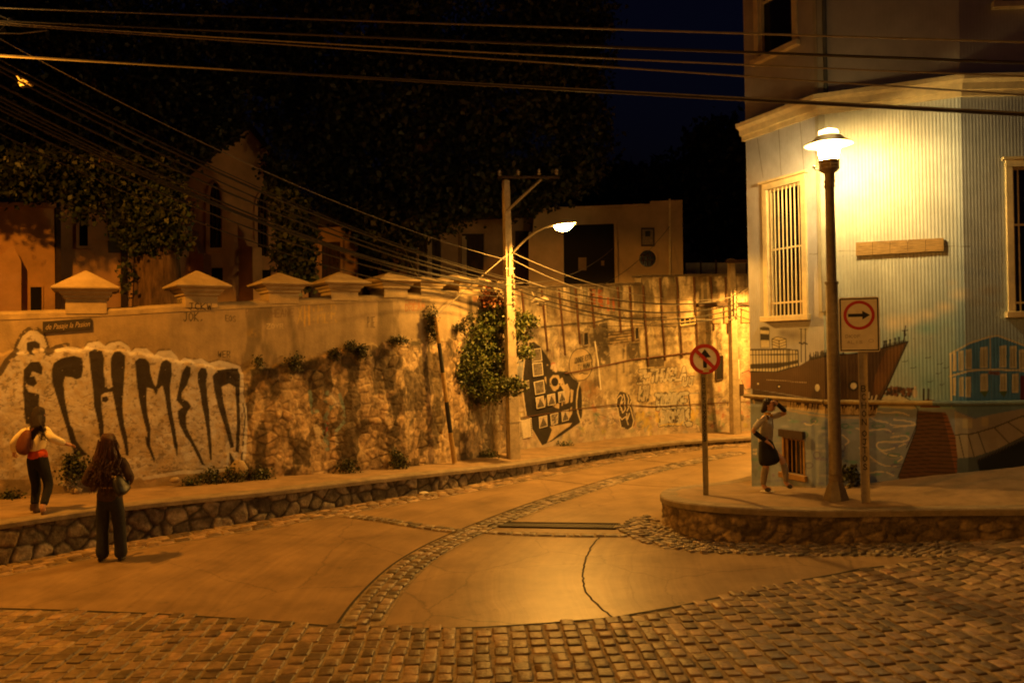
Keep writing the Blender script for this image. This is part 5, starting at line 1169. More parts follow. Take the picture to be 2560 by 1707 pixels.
# ================================================================== LANTERN POST
lp = at_corner(2090, 1246)
lant = thing('street_lantern', 'lit hat shaped lantern on a tall dark post before the mural house', 'street lamp', tuple(lp))
PX = FPX / lp.y
zof = lambda v: CAMZ + (844.4 - v) / PX
rof = lambda w_: w_ / 2 / PX
def lz(mbx, prof, n=20): mbx.lathe((lp.x, lp.y, 0), [(rof(w_), zof(v)) for v, w_ in prof], n); return mbx
mb = lz(MB(), [(1248, 66), (1240, 62), (1222, 50), (1206, 36), (1200, 33)], 8); mb.build('base', 'iron', lant)
mb = lz(MB(), [(1201, 32), (1196, 34), (1193, 32), (1186, 32), (1183, 34), (1180, 31), (712, 29), (711, 33), (704, 33), (703, 24), (470, 22), (469, 26), (463, 26), (462, 23.5), (457, 23.5), (456, 26), (450, 26), (449, 24), (434, 25), (428, 40), (424, 46)]); mb.build('post', 'iron', lant, smooth=True)
mb = lz(MB(), [(425, 44), (421, 50), (419, 40), (414, 40), (413, 46), (410, 46), (409, 40), (405, 40), (404, 50), (401, 50), (400, 44)])
for k in range(6):
    a = k * math.pi / 3 + .3; mb.tube([(lp.x + rof(48) * math.cos(a), lp.y + rof(48) * math.sin(a), zof(425)), (lp.x + rof(48) * math.cos(a), lp.y + rof(48) * math.sin(a), zof(400))], .012, 5)
mb.build('cage', mat('cage_metal', (.30, .23, .13), .5, .2), lant, smooth=True)
mb = MB(); mb.tube([(lp.x, lp.y, zof(424)), (lp.x - .22, lp.y - .02, zof(424)), (lp.x - .245, lp.y - .02, zof(418))], .014, 6); mb.ball((lp.x - .245, lp.y - .02, zof(417)), .025); mb.build('bracket', 'iron', lant)
M['lampglass'] = emit('lantern_glow', WARM, 540.)
M['lampcap'] = emit('cap_added_glow', WARM, 24.)  # glow added to imitate reflected shine on the cap and lift the upper storey
mb = lz(MB(), [(399.5, 42), (362, 56)], 16); mb.build('glass', 'lampglass', lant)
mb = lz(MB(), [(361, 58), (362.5, 118), (361, 119), (357, 104), (350, 80), (342, 62), (338, 52)], 28); mb.build('hat', mat('hat_metal', (.42, .34, .2), .45, .2), lant, smooth=True)
mb = lz(MB(), [(337.5, 50), (328, 50), (320.5, 8)], 6); mb.build('cap', 'lampcap', lant)

# ================================================================== ROAD SIGNS
def facing(p):
    d = Vector((p.x, p.y, 0)).normalized(); return Vector((d.y, -d.x, 0)), -d       # picture-right axis, normal towards the viewer
def channel(mb, a, b, R_, N_, w_=.06, d_=.035):
    """U-section post from a to b"""
    for s0, s1, n0, n1 in ((-w_ / 2, w_ / 2, 0, .008), (-w_ / 2, -w_ / 2 + .008, .008, d_), (w_ / 2 - .008, w_ / 2, .008, d_)):
        q = lambda p: [p + R_ * s0 + N_ * n0, p + R_ * s1 + N_ * n0, p + R_ * s1 + N_ * n1, p + R_ * s0 + N_ * n1]
        mb.hexa(q(a), q(b))
s1p = at_corner(2164, 1255)
sg = thing('arrow_sign', 'white board road sign with a red ring and black arrow on a grey post', 'road sign', tuple(s1p))
R_, N_ = facing(s1p); R_ = (R_ + Vector((0, .10, 0))).normalized(); N_ = Vector((R_.y, -R_.x, 0))
if N_.y > 0: N_ = -N_
px2 = FPX / s1p.y; zs = lambda v: CAMZ + (843 - v) / px2
mb = MB(); channel(mb, s1p + Vector((0, 0, -.05)), Vector((s1p.x, s1p.y, zs(752))), R_, N_, .125, .04); mb.build('post', mat('post_zinc', (.46, .39, .29), .55, .3, 10, .15), sg)
ctr = Vector((s1p.x - 8 / px2, s1p.y, zs(811))) + N_ * .055
def plate(mb, c, w_, h_, t, r=.03, n0=0.):
    pts = []
    for sx, sy, a0 in ((1, 1, 0), (-1, 1, 90), (-1, -1, 180), (1, -1, 270)):
        for k in range(4):
            a = math.radians(a0 + 30 * k); pts.append((sx * (w_ / 2 - r) + r * math.cos(a), sy * (h_ / 2 - r) + r * math.sin(a)))
    mb.prism([c + R_ * x + Vector((0, 0, y)) + N_ * n0 for x, y in pts], [c + R_ * x + Vector((0, 0, y)) + N_ * (n0 + t) for x, y in pts])
def flat(mb, c, pts, n): mb.add([c + R_ * x + Vector((0, 0, y)) + N_ * n for x, y in pts], [tuple(range(len(pts)))])
def ring(mb, c, r0, r1, n, k=40):
    vs = [c + R_ * (r * math.cos(2 * math.pi * i / k)) + Vector((0, 0, r * math.sin(2 * math.pi * i / k))) + N_ * n for i in range(k) for r in (r0, r1)]
    mb.add(vs, [(2 * i, 2 * i + 1, (2 * i + 3) % (2 * k), (2 * i + 2) % (2 * k)) for i in range(k)])
Wb, Hb = 94 / px2, 136 / px2
mb = MB(); plate(mb, ctr, Wb, Hb, .004); bd = mb.build('board', 'signwhite', sg)
mb = MB(); c2 = ctr; g = .012
for x0, x1, y0, y1 in ((-.5, .5, .5, .478), (-.5, .5, -.478, -.5), (-.5, -.468, -.478, .478), (.468, .5, -.478, .478)):
    flat(mb, c2, [(x0 * Wb * .95, y0 * Hb * .96), (x1 * Wb * .95, y0 * Hb * .96), (x1 * Wb * .95, y1 * Hb * .96), (x0 * Wb * .95, y1 * Hb * .96)], .0065)
mb.build('border', 'black', bd)
cr = ctr + Vector((0, 0, Hb * .17)); rr = Wb * .385
mb = MB(); ring(mb, cr, rr, rr * .80, .0065); mb.build('red_ring', 'red', bd)
mb = MB(); a_ = rr * .70; flat(mb, cr, [(-a_, -.11 * rr), (a_ * .30, -.11 * rr), (a_ * .30, -.30 * rr), (a_, 0), (a_ * .30, .30 * rr), (a_ * .30, .11 * rr), (-a_, .11 * rr)], .0065); mb.build('arrow', 'black', bd)
mb = MB(); ribbon_text(mb, 'DKOF', ctr + R_ * (-Wb * .34) + Vector((0, 0, -Hb * .24)) + N_ * .006, R_, (0, 0, 1), .045, .04, .006); ribbon_text(mb, 'ALIS', ctr + R_ * (-Wb * .30) + Vector((0, 0, -Hb * .345)) + N_ * .006, R_, (0, 0, 1), .04, .04, .006)
ribbon_text(mb, 'O', ctr + R_ * (Wb * .22) + Vector((0, 0, -Hb * .33)) + N_ * .006, R_, (0, 0, 1), .05, .07, .005); mb.build('scrawl', mat('faint_ink', (.36, .29, .21), .8, .1), bd)
mb = MB(); ribbon_text(mb, 'BCHON', Vector((s1p.x, s1p.y, zs(978))) - R_ * .025 + N_ * .0105, R_, (0, 0, 1), .085, .055, .012, (0, 0, -.125)); ribbon_text(mb, 'OJTOS', Vector((s1p.x, s1p.y, zs(1090))) - R_ * .025 + N_ * .0105, R_, (0, 0, 1), .085, .055, .012, (0, 0, -.125)); mb.build('scrawl', 'inkblack', sg)
s2p = at_corner(1765, 1238)
sg = thing('no_straight_sign', 'round red ringed road sign with a crossed out upward arrow on a post', 'road sign', tuple(s2p))
R_, N_ = facing(s2p); px2 = FPX / s2p.y; zs = lambda v: CAMZ + (850.6 - v) / px2
mb = MB(); channel(mb, s2p + Vector((0, 0, -.05)), Vector((s2p.x, s2p.y, zs(900))), R_, N_, .095, .045); mb.build('post', mat('post_green', (.46, .40, .24), .6, .4, 10, .2), sg)
ctr = Vector((s2p.x + 4 / px2, s2p.y, zs(897))) + N_ * .06; rr = 37.5 / px2
mb = MB(); k = 40; mb.prism([ctr + R_ * rr * math.cos(6.2832 * i / k) + Vector((0, 0, rr * math.sin(6.2832 * i / k))) for i in range(k)], [ctr + R_ * rr * math.cos(6.2832 * i / k) + Vector((0, 0, rr * math.sin(6.2832 * i / k))) + N_ * .004 for i in range(k)])
bd = mb.build('disc', 'signwhite', sg)
mb = MB(); ring(mb, ctr, rr, rr * .76, .0065); d45 = [(-.60, .42), (-.42, .60), (.60, -.42), (.42, -.60)]; flat(mb, ctr, [(x * rr * 1.05, y * rr * 1.05) for x, y in ((-.66, .50), (-.50, .66), (.66, -.50), (.50, -.66))], .0095); mb.build('red_ring', 'red', bd)
mb = MB(); flat(mb, ctr, [(-.12 * rr, -.58 * rr), (.12 * rr, -.58 * rr), (.12 * rr, .12 * rr), (.40 * rr, .12 * rr), (0, .66 * rr), (-.40 * rr, .12 * rr), (-.12 * rr, .12 * rr)], .0065); mb.build('arrow', 'black', bd)
mb = MB(); flat(mb, ctr, [(-.16 * rr, -.88 * rr), (.28 * rr, -.86 * rr), (.20 * rr, -.70 * rr), (.30 * rr, -.60 * rr), (-.02 * rr, -.60 * rr), (-.10 * rr, -.72 * rr)], .0105); mb.build('sticker', mat('sticker', (.60, .50, .22), .7, .1), bd)
mb = MB(); ribbon_text(mb, 'BOHSN', Vector((s2p.x, s2p.y, zs(955))) - R_ * .02 + N_ * .0105, R_, (0, 0, 1), .075, .04, .010, (0, 0, -.11)); ribbon_text(mb, 'XOSSXOS', Vector((s2p.x, s2p.y, zs(1035))) - R_ * .02 + N_ * .0105, R_, (0, 0, 1), .06, .04, .014, (0, 0, -.075)); mb.build('scrawl', 'inkblack', sg)

# ================================================================== POLES AND STREET LAMPS
def spot(name, loc, energy, angle, c, blend=.5, tilt=(0, 0), size=.12):
    l = bpy.data.lights.new(name, 'SPOT'); l.energy = energy; l.color = c; l.spot_size = math.radians(angle); l.spot_blend = blend; l.shadow_soft_size = size
    o = bpy.data.objects.new(name, l); COL.objects.link(o); o.location = loc; o.rotation_euler = (math.radians(tilt[0]), math.radians(tilt[1]), 0); return o
M['bulb'] = emit('sodium_glow', (1.0, .55, .12), 150.)
def luminaire(parent, tip, d, lens_m='bulb', hs=1.0):
    """cobra-head luminaire at the end of an arm; d = horizontal direction of the arm"""
    d = Vector(d).normalized(); q = d.cross(Vector((0, 0, 1)))
    mb = MB(); n = 12
    prof = [(-.30, .05), (-.24, .09), (-.05, .13), (.12, .14), (.24, .10), (.30, .03)]
    vs = []
    for a, r in prof: vs += [tip + d * a * hs + (q * math.cos(t) * r + Vector((0, 0, 1)) * math.sin(t) * r * .62) * hs for t in np.linspace(0, math.pi, 8)]
    fs = [(i * 8 + k, i * 8 + k + 1, (i + 1) * 8 + k + 1, (i + 1) * 8 + k) for i in range(5) for k in range(7)]; mb.add(vs, fs)
    mb.build('lamp_head', 'galv', parent, smooth=True)
    mb = MB(); vs = []
    for a, r in [(-.16, .01), (-.13, .07), (-.02, .115), (.10, .115), (.20, .07), (.24, .01)]: vs += [tip + d * a * hs + (q * math.cos(t) * r - Vector((0, 0, 1)) * (math.sin(t) * r + .004)) * hs for t in np.linspace(0, math.pi, 8)]
    mb.add(vs, fs); mb.build('lens', lens_m, parent, smooth=True)
def pole(base, top_z, w0, w1, lean, label, m='pole', rz=.4, name='concrete_pole'):
    p = thing(name, label, 'pole', tuple(base)); c, s = math.cos(rz), math.sin(rz); mb = MB(); a = []; b = []
    for x, y in ((-1, -1), (1, -1), (1, 1), (-1, 1)):
        a.append(Vector((base.x + (c * x - s * y) * w0 / 2, base.y + (s * x + c * y) * w0 / 2, base.z - .1))); b.append(Vector((base.x + lean[0] + (c * x - s * y) * w1 / 2, base.y + lean[1] + (s * x + c * y) * w1 / 2, top_z)))
    mb.hexa(a, b); mb.build('shaft', m, p, bevel=.012); return p
b1 = at_z(1284, 1145, .30); b1 = Vector((b1.x, b1.y, .30)); tz = CAMZ + (860 - 450) / FPX * b1.y
p1 = pole(b1, tz, .27, .15, (-.06, 0), 'square concrete pole with a lit curved arm lamp beside the bush')
def p1at(v): return Vector((b1.x - .06 * ((860 - v) / FPX * b1.y + CAMZ - .3) / (tz - .3), b1.y, CAMZ + (860 - v) / FPX * b1.y))
tip = Vector((1.18, 18.75, CAMZ + (857 - 562) / FPX * 18.75)); a0 = p1at(690) + Vector((.02, -.12, 0)); a1 = p1at(640) + Vector((.05, -.13, 0))
dv = (tip - a1); dv.z = 0; dn_ = dv.normalized(); Lh = dv.length
arm = [a0, a1] + [a1 + dn_ * Lh * t + Vector((0, 0, (tip.z - a1.z + .02) * math.sin(min(t * 1.25, 1) * math.pi / 2))) for t in (.08, .18, .32, .5, .7, .86)] + [tip - dn_ * .25 + Vector((0, 0, .02))]
mb = MB(); mb.tube(arm, .028, 8); mb.build('lamp_arm', 'galv', p1, smooth=True)
luminaire(p1, tip, dn_, hs=1.25)
mb = MB(); ct = p1at(446); mb.box(ct + Vector((.55, -.1, 0)), (1.5, .06, .05), .12); mb.build('crossarm', 'darkwood', p1)
mb = MB(); mb.tube([p1at(530) + Vector((0, -.1, 0)), ct + Vector((.85, -.1, -.05))], .035, 4); mb.build('brace', 'galv', p1)
for k, x in enumerate((-.15, .30, .80, 1.22)): mb = MB(); mb.lathe(ct + Vector((x, -.12, .05)), [(.03, 0), (.05, .03), (.03, .06), (.05, .09), (.02, .14)], 8); mb.build('insulator', 'ceramic', p1, smooth=True)
for k in range(6): mb = MB(); c_ = p1at(690 + k * 14) + Vector((.12, -.10, 0)); mb.lathe(c_, [(.02, -.04), (.035, -.02), (.02, 0), (.035, .02), (.02, .04)], 8); mb.build('insulator', 'ceramic', p1, smooth=True)
for v in (672, 712, 760, 985, 1055): mb = MB(); c_ = p1at(v); w_ = .235 + (v - 672) * .00008; mb.box(c_, (w_, w_, .03), .4); mb.build('strap_band', 'galv', p1)
spot('street_lamp_light', tip + Vector((.02, -.02, -.26)), 1800, 170, SODIUM2, .10, (6, 0))
b2 = at_z(1838, 1083, .21); tz2 = CAMZ + (850 - 648) / FPX * b2.y
p2 = pole(Vector((b2.x, b2.y, .21)), tz2, .25, .17, (-.02, 0), 'farther concrete pole with a lamp arm before the rail wall near the mural house', rz=.3)
def p2at(v): return Vector((b2.x - .02, b2.y, CAMZ + (850 - v) / FPX * b2.y))
tip2 = Vector((8.25, 24.0, at_y(1905, 690, 24.2).z)); a1 = p2at(740) + Vector((.05, -.12, 0)); dv = tip2 - a1; dv.z = 0; dn2 = dv.normalized(); Lh = dv.length
mb = MB(); mb.tube([p2at(790) + Vector((.04, -.12, 0)), a1] + [a1 + dn2 * Lh * t + Vector((0, 0, (tip2.z - a1.z) * math.sin(min(t * 1.2, 1) * math.pi / 2))) for t in (.1, .22, .4, .6, .8)] + [tip2 - dn2 * .25], .028, 8); mb.build('lamp_arm', 'galv', p2, smooth=True)
luminaire(p2, tip2, dn2)
mb = MB(); mb.box(p2at(655) + Vector((.5, -.1, 0)), (1.4, .1, .1), .1); mb.build('crossarm', 'darkwood', p2)
for k in range(6): mb = MB(); mb.lathe(p2at(745 + k * 10) + Vector((.12, -.1, 0)), [(.02, -.04), (.035, -.02), (.02, 0), (.035, .02), (.02, .04)], 8); mb.build('insulator', 'ceramic', p2, smooth=True)
spot('street_lamp_light', tip2 + Vector((0, 0, -.26)), 1900, 170, SODIUM2, .1, (4, 0))
# the lamp standing just out of the picture over the two walkers
b0 = Vector((-9.6, 11.0, .62)); p0 = pole(b0, 8.7, .28, .16, (0, 0), 'concrete pole with the lit lamp over the two walkers')
t0 = Vector((-8.35, 11.0, 7.75)); mb = MB(); mb.tube([(-9.5, 11, 6.8), (-9.4, 11, 7.3), (-9.1, 11, 7.7), (-8.6, 11, 7.78)], .03, 8); mb.build('lamp_arm', 'galv', p0, smooth=True)
luminaire(p0, t0, (1, 0, 0)); spot('street_lamp_light', t0 + Vector((.03, 0, -.30)), 2100, 176, SODIUM, .05, (3, 3), .10)
# the lamp over the near side of the crossroads, behind the viewer
b9 = Vector((-5.2, -6.0, 0)); p9 = pole(b9, 8.6, .28, .16, (0, 0), 'concrete lamp pole on the near side of the crossroads')
t9 = Vector((-4.0, -5.6, 8.1)); mb = MB(); mb.tube([(-5.15, -5.95, 7.1), (-5.1, -5.95, 7.7), (-4.8, -5.85, 8.05), (-4.25, -5.7, 8.13)], .03, 8); mb.build('lamp_arm', 'galv', p9, smooth=True)
luminaire(p9, t9, (1, .3, 0)); spot('street_lamp_light', t9 + Vector((.03, 0, -.30)), 1700, 174, (1.0, .41, .05), .1, (0, 0), .10)
# leaning striped guy post
g0 = at_z(1136, 1157, .40); g1_ = at_y(1089, 792, g0.y - .15)
gp_ = thing('striped_post', 'leaning guy post banded in yellow and black beside the bush', 'post', tuple(g0))
for i in range(5):
    t0_, t1_ = [(0, .21), (.21, .42), (.42, .62), (.62, .82), (.82, 1)][i]; mb = MB(); mb.tube([g0.lerp(g1_, t0_), g0.lerp(g1_, t1_)], [.056 - .012 * t0_, .056 - .012 * t1_], 10); mb.build('band', 'yellow' if i % 2 == 0 else 'stripeblack', gp_, smooth=True)
mb = MB(); mb.lathe(g1_, [(.045, -.02), (.05, .0), (.03, .05)], 8); mb.build('cap', 'galv', gp_)
sp_ = at_z(1852, 1083, .20); ss_ = thing('small_sign', 'small dark sign back on a thin post beside the farther pole', 'road sign', tuple(sp_))
mb = MB(); mb.tube([sp_ - Vector((0, 0, .05)), sp_ + Vector((0, 0, 1.45))], .022, 8); mb.build('post', 'galv', ss_)
mb = MB(); mb.box(sp_ + Vector((0, -.04, 1.32)), (.22, .02, .36)); mb.build('board', 'darkwood', ss_, bevel=.004)

# ================================================================== WIRES
NW = 0
def wire(a, b, sag, r, label, group, m='cable', n=26, name='overhead_wire'):
    a, b = Vector(a), Vector(b); mb = MB()
    mb.tube([a.lerp(b, t) - Vector((0, 0, sag * 4 * t * (1 - t))) for t in np.linspace(0, 1, n)], r, 6)
    return tag(mb.build(name, m, None, smooth=True), label, 'wire', group)
LA = 'overhead wire crossing high over the crossroads from the lamp to the mural house'
for v0, v1, r, m, sg_, y1 in ((18, 101, .010, 'cablebright', .03, 7.2), (49, 147, .014, 'cable', .05, 7.0), (57, 240, .009, 'cablebright', .02, 8), (134, 277, .014, 'cable', .06, 7.4)):
    wire(at_y(-70, v0, 11.6), at_y(-70, v0, 11.6).lerp(at_y(2660, v1, y1), 1.7), sg_, r, LA, 'wires crossing above the crossroads', m, 40)
wire(at_y(-70, 52, 11.5), at_y(-70, 52, 11.5).lerp(at_y(2660, 150, 7.1), 1.7), .16, .008, LA, 'wires crossing above the crossroads', 'cablebright', 40)
wire(at_y(-70, 138, 11.55), at_y(-70, 138, 11.55).lerp(at_y(2660, 279, 7.45), 1.7), .03, .008, LA, 'wires crossing above the crossroads', 'cablebright', 40)
LB = 'overhead wire in the drooping bundle running down to the curved arm lamp pole'
for v0, v1, sg_, r in ((128, 700, .32, .020), (140, 708, .40, .013), (178, 716, .36, .018), (205, 722, .46, .016), (230, 735, .40, .010), (262, 728, .50, .014), (112, 694, .34, .009), (60, 650, .34, .007), (300, 742, .55, .010), (215, 712, .52, .014), (240, 718, .44, .016)):
    wire(at_y(-70, v0, 11.3), p1at(v1) + Vector((-.05, -.1, 0)), sg_, r, LB, 'wires drooping to the lamp pole', 'cable' if r > .0075 else 'cablebright')
LC = 'overhead wire running from the curved arm lamp pole to the farther pole'
for v0, v1, sg_, r in ((700, 752, .30, .016), (712, 764, .42, .02), (722, 775, .50, .018), (735, 790, .45, .012), (632, 745, .45, .010), (650, 742, .60, .010), (690, 800, .30, .010)):
    wire(p1at(v0) + Vector((.1, -.1, 0)), p2at(v1) + Vector((-.02, -.12, 0)), sg_, r, LC, 'wires between the two lamp poles', 'cable' if r > .011 else 'cablebright')
LD = 'overhead wire leaving the farther pole behind the mural house'
for v0, v1 in ((758, 762), (770, 784), (790, 800)): wire(p2at(v0) + Vector((.1, -.1, 0)), at_y(1960, v1 + 12, 22), .05, .012, LD, 'wires beyond the farther pole')
tag(wire(p1at(640) + Vector((-.05, -.1, 0)), g1_ + Vector((0, 0, .02)), 0, .012, 'guy wire stretched from the lamp pole to the striped post top', None, 'galv'), None, 'guy wire').name = 'guy_wire'
tag(wire(at_y(1000, 600, 24), g1_ + Vector((0, 0, .03)), 0, .008, 'thin guy wire rising from the striped post toward the dark hall', None, 'galv'), None, 'guy wire').name = 'guy_wire'
wire(p1at(708) + Vector((.1, -.08, 0)), at_y(1535, 618, 28.6), .35, .010, 'wire rising from the lamp pole to the dark door of the stucco house', None, 'cablebright')
wire(at_y(1430, 740, 22.4), at_y(1700, 530, 28.8), .5, .008, 'faint wire rising from the rail wall to the house corner', None, 'cable')
wire(p2at(790), at_y(1500, 815, 24.0), .1, .010, 'thin wire low across the stained rail wall to the farther pole', None, 'cable')
def splice(c, s, label):
    mb = MB()
    for i in range(9): mb.ball(c + Vector((random.uniform(-s, s) * 1.3, random.uniform(-.04, .04), random.uniform(-s, s) * .5 - i * .006)), s * random.uniform(.3, .6), 7, 5, (1.3, 1, .8), .5)
    mb.tube([c + Vector((-s * 1.6, 0, s * 1.5)), c + Vector((-s, 0, s * .3)), c], .012, 5); mb.tube([c + Vector((s * 1.4, 0, -s * .6)), c], .012, 5)
    tag(mb.build('cable_splice', mat('splice_tape', (.3, .25, .18), .7, .3), None, smooth=True), label, 'cable splice')
splice(at_y(1352, 750, 20.9), .14, 'pale wrapped splice hanging on the wires beside the lamp pole')
splice(at_y(62, 205, 11.9), .07, 'pale wrapped splice on the wires high over the walkers')
mb = MB(); mb.tube([at_y(-20, 84, 11.5), at_y(50, 85, 11.5), at_y(118, 77, 11.5)], .010, 5); mb.tube([at_y(-10, 84, 11.5), at_y(28, 52, 11.5), at_y(0, 40, 11.5)], .012, 5); mb.ball(at_y(26, 52, 11.5), .04); tag(mb.build('cable_clamp', 'cablebright', None, smooth=True), 'bright clamp with a loose wire end at the topmost wires', 'cable clamp')
# ================================================================== BUILDINGS ON THE TERRACE BEHIND THE WALL
tag(npmesh('terrace_ground', [(-60, 14.6, 2.6), (-9.6, 14.6, 2.6), (1.2, 24.2, 2.6), (13, 30, 2.6), (60, 34, 2.6), (60, 90, 3.2), (-60, 90, 3.2), (-60, 50, 2.8)], [(0, 1, 2, 7), (2, 3, 6, 7), (3, 4, 5, 6)], None, 'terrace'), 'dark earth terrace above the graffiti walls', kind='structure')
def face_px(u0, y0, u1, y1, v=760):
    a, b = at_y(u0, v, y0), at_y(u1, v, y1); return Face([a, b])
def pbox(F, px, n0, n1, name, m, parent, bevel=0.):
    mb = MB(); F.quad(mb, px, n0, n1); return mb.build(name, m, parent, bevel=bevel)
def rect(u0, v0, u1, v1): return [(u0, v1), (u1, v1), (u1, v0), (u0, v0)]
def arch(u0, v0, u1, v1, vs):
    """pointed window outline: spring line at vs, apex at v0"""
    c = (u0 + u1) / 2; h = vs - v0; L = [(u0, v1), (u1, v1), (u1, vs)]
    for t in (.25, .5, .75): L.append((c + (u1 - c) * math.cos(t * math.pi / 2) ** .8, vs - h * math.sin(t * math.pi / 2)))
    L.append((c, v0 - 3))
    for t in (.75, .5, .25): L.append((c - (u1 - c) * math.cos(t * math.pi / 2) ** .8, vs - h * math.sin(t * math.pi / 2)))
    L.append((u0, vs)); return L
def grow(px, d):
    cx = sum(p[0] for p in px) / len(px); cy = sum(p[1] for p in px) / len(px)
    return [(cx + (x - cx) * (1 + d / max(abs(max(q[0] for q in px) - cx), 1)), cy + (y - cy) * (1 + d / max(abs(max(q[1] for q in px) - cy), 1))) for x, y in px]
def win(F, px, parent, name='window', fr='church', d=7, depth=.10, bars=0, pane='glass'):
    """surround standing proud with a sunk dark pane"""
    mb = MB(); g = grow(px, d)
    A_ = [F.hit(*p) for p in px]; B_ = [F.hit(*p) for p in g]
    for i in range(len(px)):
        j = (i + 1) % len(px)
        mb.hexa([F.V(*A_[i], -.02), F.V(*A_[j], -.02), F.V(*B_[j], -.02), F.V(*B_[i], -.02)], [F.V(*A_[i], depth), F.V(*A_[j], depth), F.V(*B_[j], depth), F.V(*B_[i], depth)])
    w_ = mb.build(name, fr, parent); pbox(F, px, -.02, .012, 'pane', pane, w_)
    if bars:
        mb = MB(); us = [p[0] for p in px]; vs = [p[1] for p in px]
        for i in range(bars): u = min(us) + (max(us) - min(us)) * (i + 1) / (bars + 1); mb.tube([F.V(*F.hit(u, max(vs)), .03), F.V(*F.hit(u, min(vs) + 6), .03)], .014, 4)
        for t in (.3, .6): v = min(vs) + (max(vs) - min(vs)) * t; mb.tube([F.V(*F.hit(min(us), v), .03), F.V(*F.hit(max(us), v), .03)], .014, 4)
        mb.build('grille', 'rust', w_)
    return w_
ch = thing('church', 'stucco church with a steep gable and dark pointed windows behind the wall', 'church', tuple(at_y(480, 720, 24)))
FG = face_px(432, 23.2, 726, 26.2)
G_ = [(432, 800), (726, 790), (726, 452), (690, 405), (622, 322), (540, 385), (432, 470)]
mb = MB(); FG.quad(mb, G_, -.6, 0); mb.build('gable_wall', 'church', ch)
mb = MB(); r3 = [FG.hit(*p) for p in [(732, 462), (622, 318), (425, 478)]]
for a, b in ((r3[0], r3[1]), (r3[1], r3[2])):
    mb.hexa([FG.V(a[0], a[1], .08), FG.V(b[0], b[1], .08), FG.V(b[0], b[1], -9), FG.V(a[0], a[1], -9)], [FG.V(a[0], a[1] + .16, .08), FG.V(b[0], b[1] + .16, .08), FG.V(b[0], b[1] + .16, -9), FG.V(a[0], a[1] + .16, -9)])
mb.build('roof', 'churchroof', ch)
win(FG, arch(520, 458, 550, 620, 510), ch, d=10, bars=2); win(FG, arch(640, 482, 666, 640, 530), ch, d=8, bars=2)
for u0, u1, v0, v1 in ((472, 492, 575, 790), (594, 618, 560, 790), (715, 733, 600, 790)):
    mb = MB(); h0, h1 = FG.hit(u0, v0), FG.hit(u1, v0); zb_ = FG.hit(u0, v1)[1]; zt_ = h0[1]
    A_ = [FG.V(s, z, n) for s, z, n in ((h0[0], zb_, 0), (h0[0], zb_, .75), (h0[0], zt_ - .75, .75), (h0[0], zt_ - .7, .5), (h0[0], zt_, 0))]; B_ = [FG.V(s, z, n) for s, z, n in ((h1[0], zb_, 0), (h1[0], zb_, .75), (h1[0], zt_ - .75, .75), (h1[0], zt_ - .7, .5), (h1[0], zt_, 0))]
    mb.prism(A_, B_); mb.build('buttress', 'church', ch, bevel=.01)
pbox(FG, rect(432, 523, 520, 527), 0, .07, 'string_course', 'church', ch); pbox(FG, rect(552, 531, 640, 535), 0, .07, 'string_course', 'church', ch)
pbox(FG, rect(528, 670, 556, 706), 0, .02, 'vent', 'dark', ch); pbox(FG, rect(652, 675, 676, 705), 0, .02, 'vent', 'dark', ch)
FN = face_px(150, 23.4, 436, 24.9)
mb = MB(); FN.quad(mb, [(150, 810), (436, 800), (436, 470), (150, 478)], -.5, 0); mb.build('nave_wall', 'church', ch)
win(FN, rect(198, 520, 219, 616), ch, d=8, depth=.16); pbox(FN, rect(236, 596, 272, 602), 0, .1, 'string_course', 'church', ch); pbox(FN, rect(270, 500, 302, 632), 0, .05, 'shutter', mat('shutter_grey', (.14, .115, .085), .8, .2), ch); pbox(FN, rect(302, 610, 318, 800), 0, .12, 'downpipe', 'darkwood', ch)
FL = face_px(-160, 20.6, 138, 22.0)
mb = MB(); FL.quad(mb, [(-160, 830), (138, 800), (136, 512), (-160, 512)], -.5, 0); mb.build('side_wall', 'church', ch)
pbox(FL, [(-160, 522), (140, 520), (140, 508), (-160, 508)], 0, .14, 'eave', 'church', ch); pbox(FL, rect(139, 520, 152, 800), -.3, .06, 'downpipe', 'darkwood', ch)
win(FL, rect(76, 718, 104, 800), ch, 'door', 'church', 4, .08, pane='dark')
mb = MB(); P_ = [(-10, 830), (50, 830), (50, 660), (30, 622), (-10, 655)]
A_ = [FL.hit(*p) for p in P_]; mb.prism([FL.V(s, z, 0) for s, z in A_], [FL.V(s, z, .9) for s, z in A_]); mb.build('porch', 'church', ch, bevel=.01)
hl = thing('low_hall', 'long low hall with tall dark doors behind the capped piers', 'building', tuple(at_y(1000, 720, 28)))
FH = face_px(776, 26.5, 1345, 30.5)
mb = MB(); FH.quad(mb, [(776, 800), (1345, 780), (1345, 540), (776, 566)], -.5, 0); mb.build('wall', 'hall', hl)
pbox(FH, [(770, 568), (1348, 543), (1348, 520), (770, 545)], -3, .35, 'roof', 'churchroof', hl)
for u0, v0, u1 in ((803, 606, 850), (893, 600, 944), (1045, 592, 1100), (1152, 585, 1208), (1285, 578, 1325)): win(FH, rect(u0, v0, u1, 775), hl, 'door', 'hall', 6, .09, bars=4, pane='darkwood')
for u in (962, 1062, 1148): pbox(FH, rect(u, 592, u + 12, 790), 0, .22, 'pilaster', 'house', hl, .01)
hs_ = thing('stucco_house', 'flat roofed stucco house with dark door and round window above the rail wall', 'house', tuple(at_y(1540, 690, 29)))
FHo = face_px(1322, 29.0, 1708, 28.0, 690)
mb = MB(); FHo.quad(mb, [(1322, 730), (1708, 720), (1706, 500), (1625, 503), (1625, 515), (1335, 527)], -.5, 0); mb.build('front_wall', 'house', hs_)
FHs = Face([FHo.V(FHo.L, 0, 0), FHo.V(FHo.L, 0, 0) + Vector((1.15, 6, 0))])
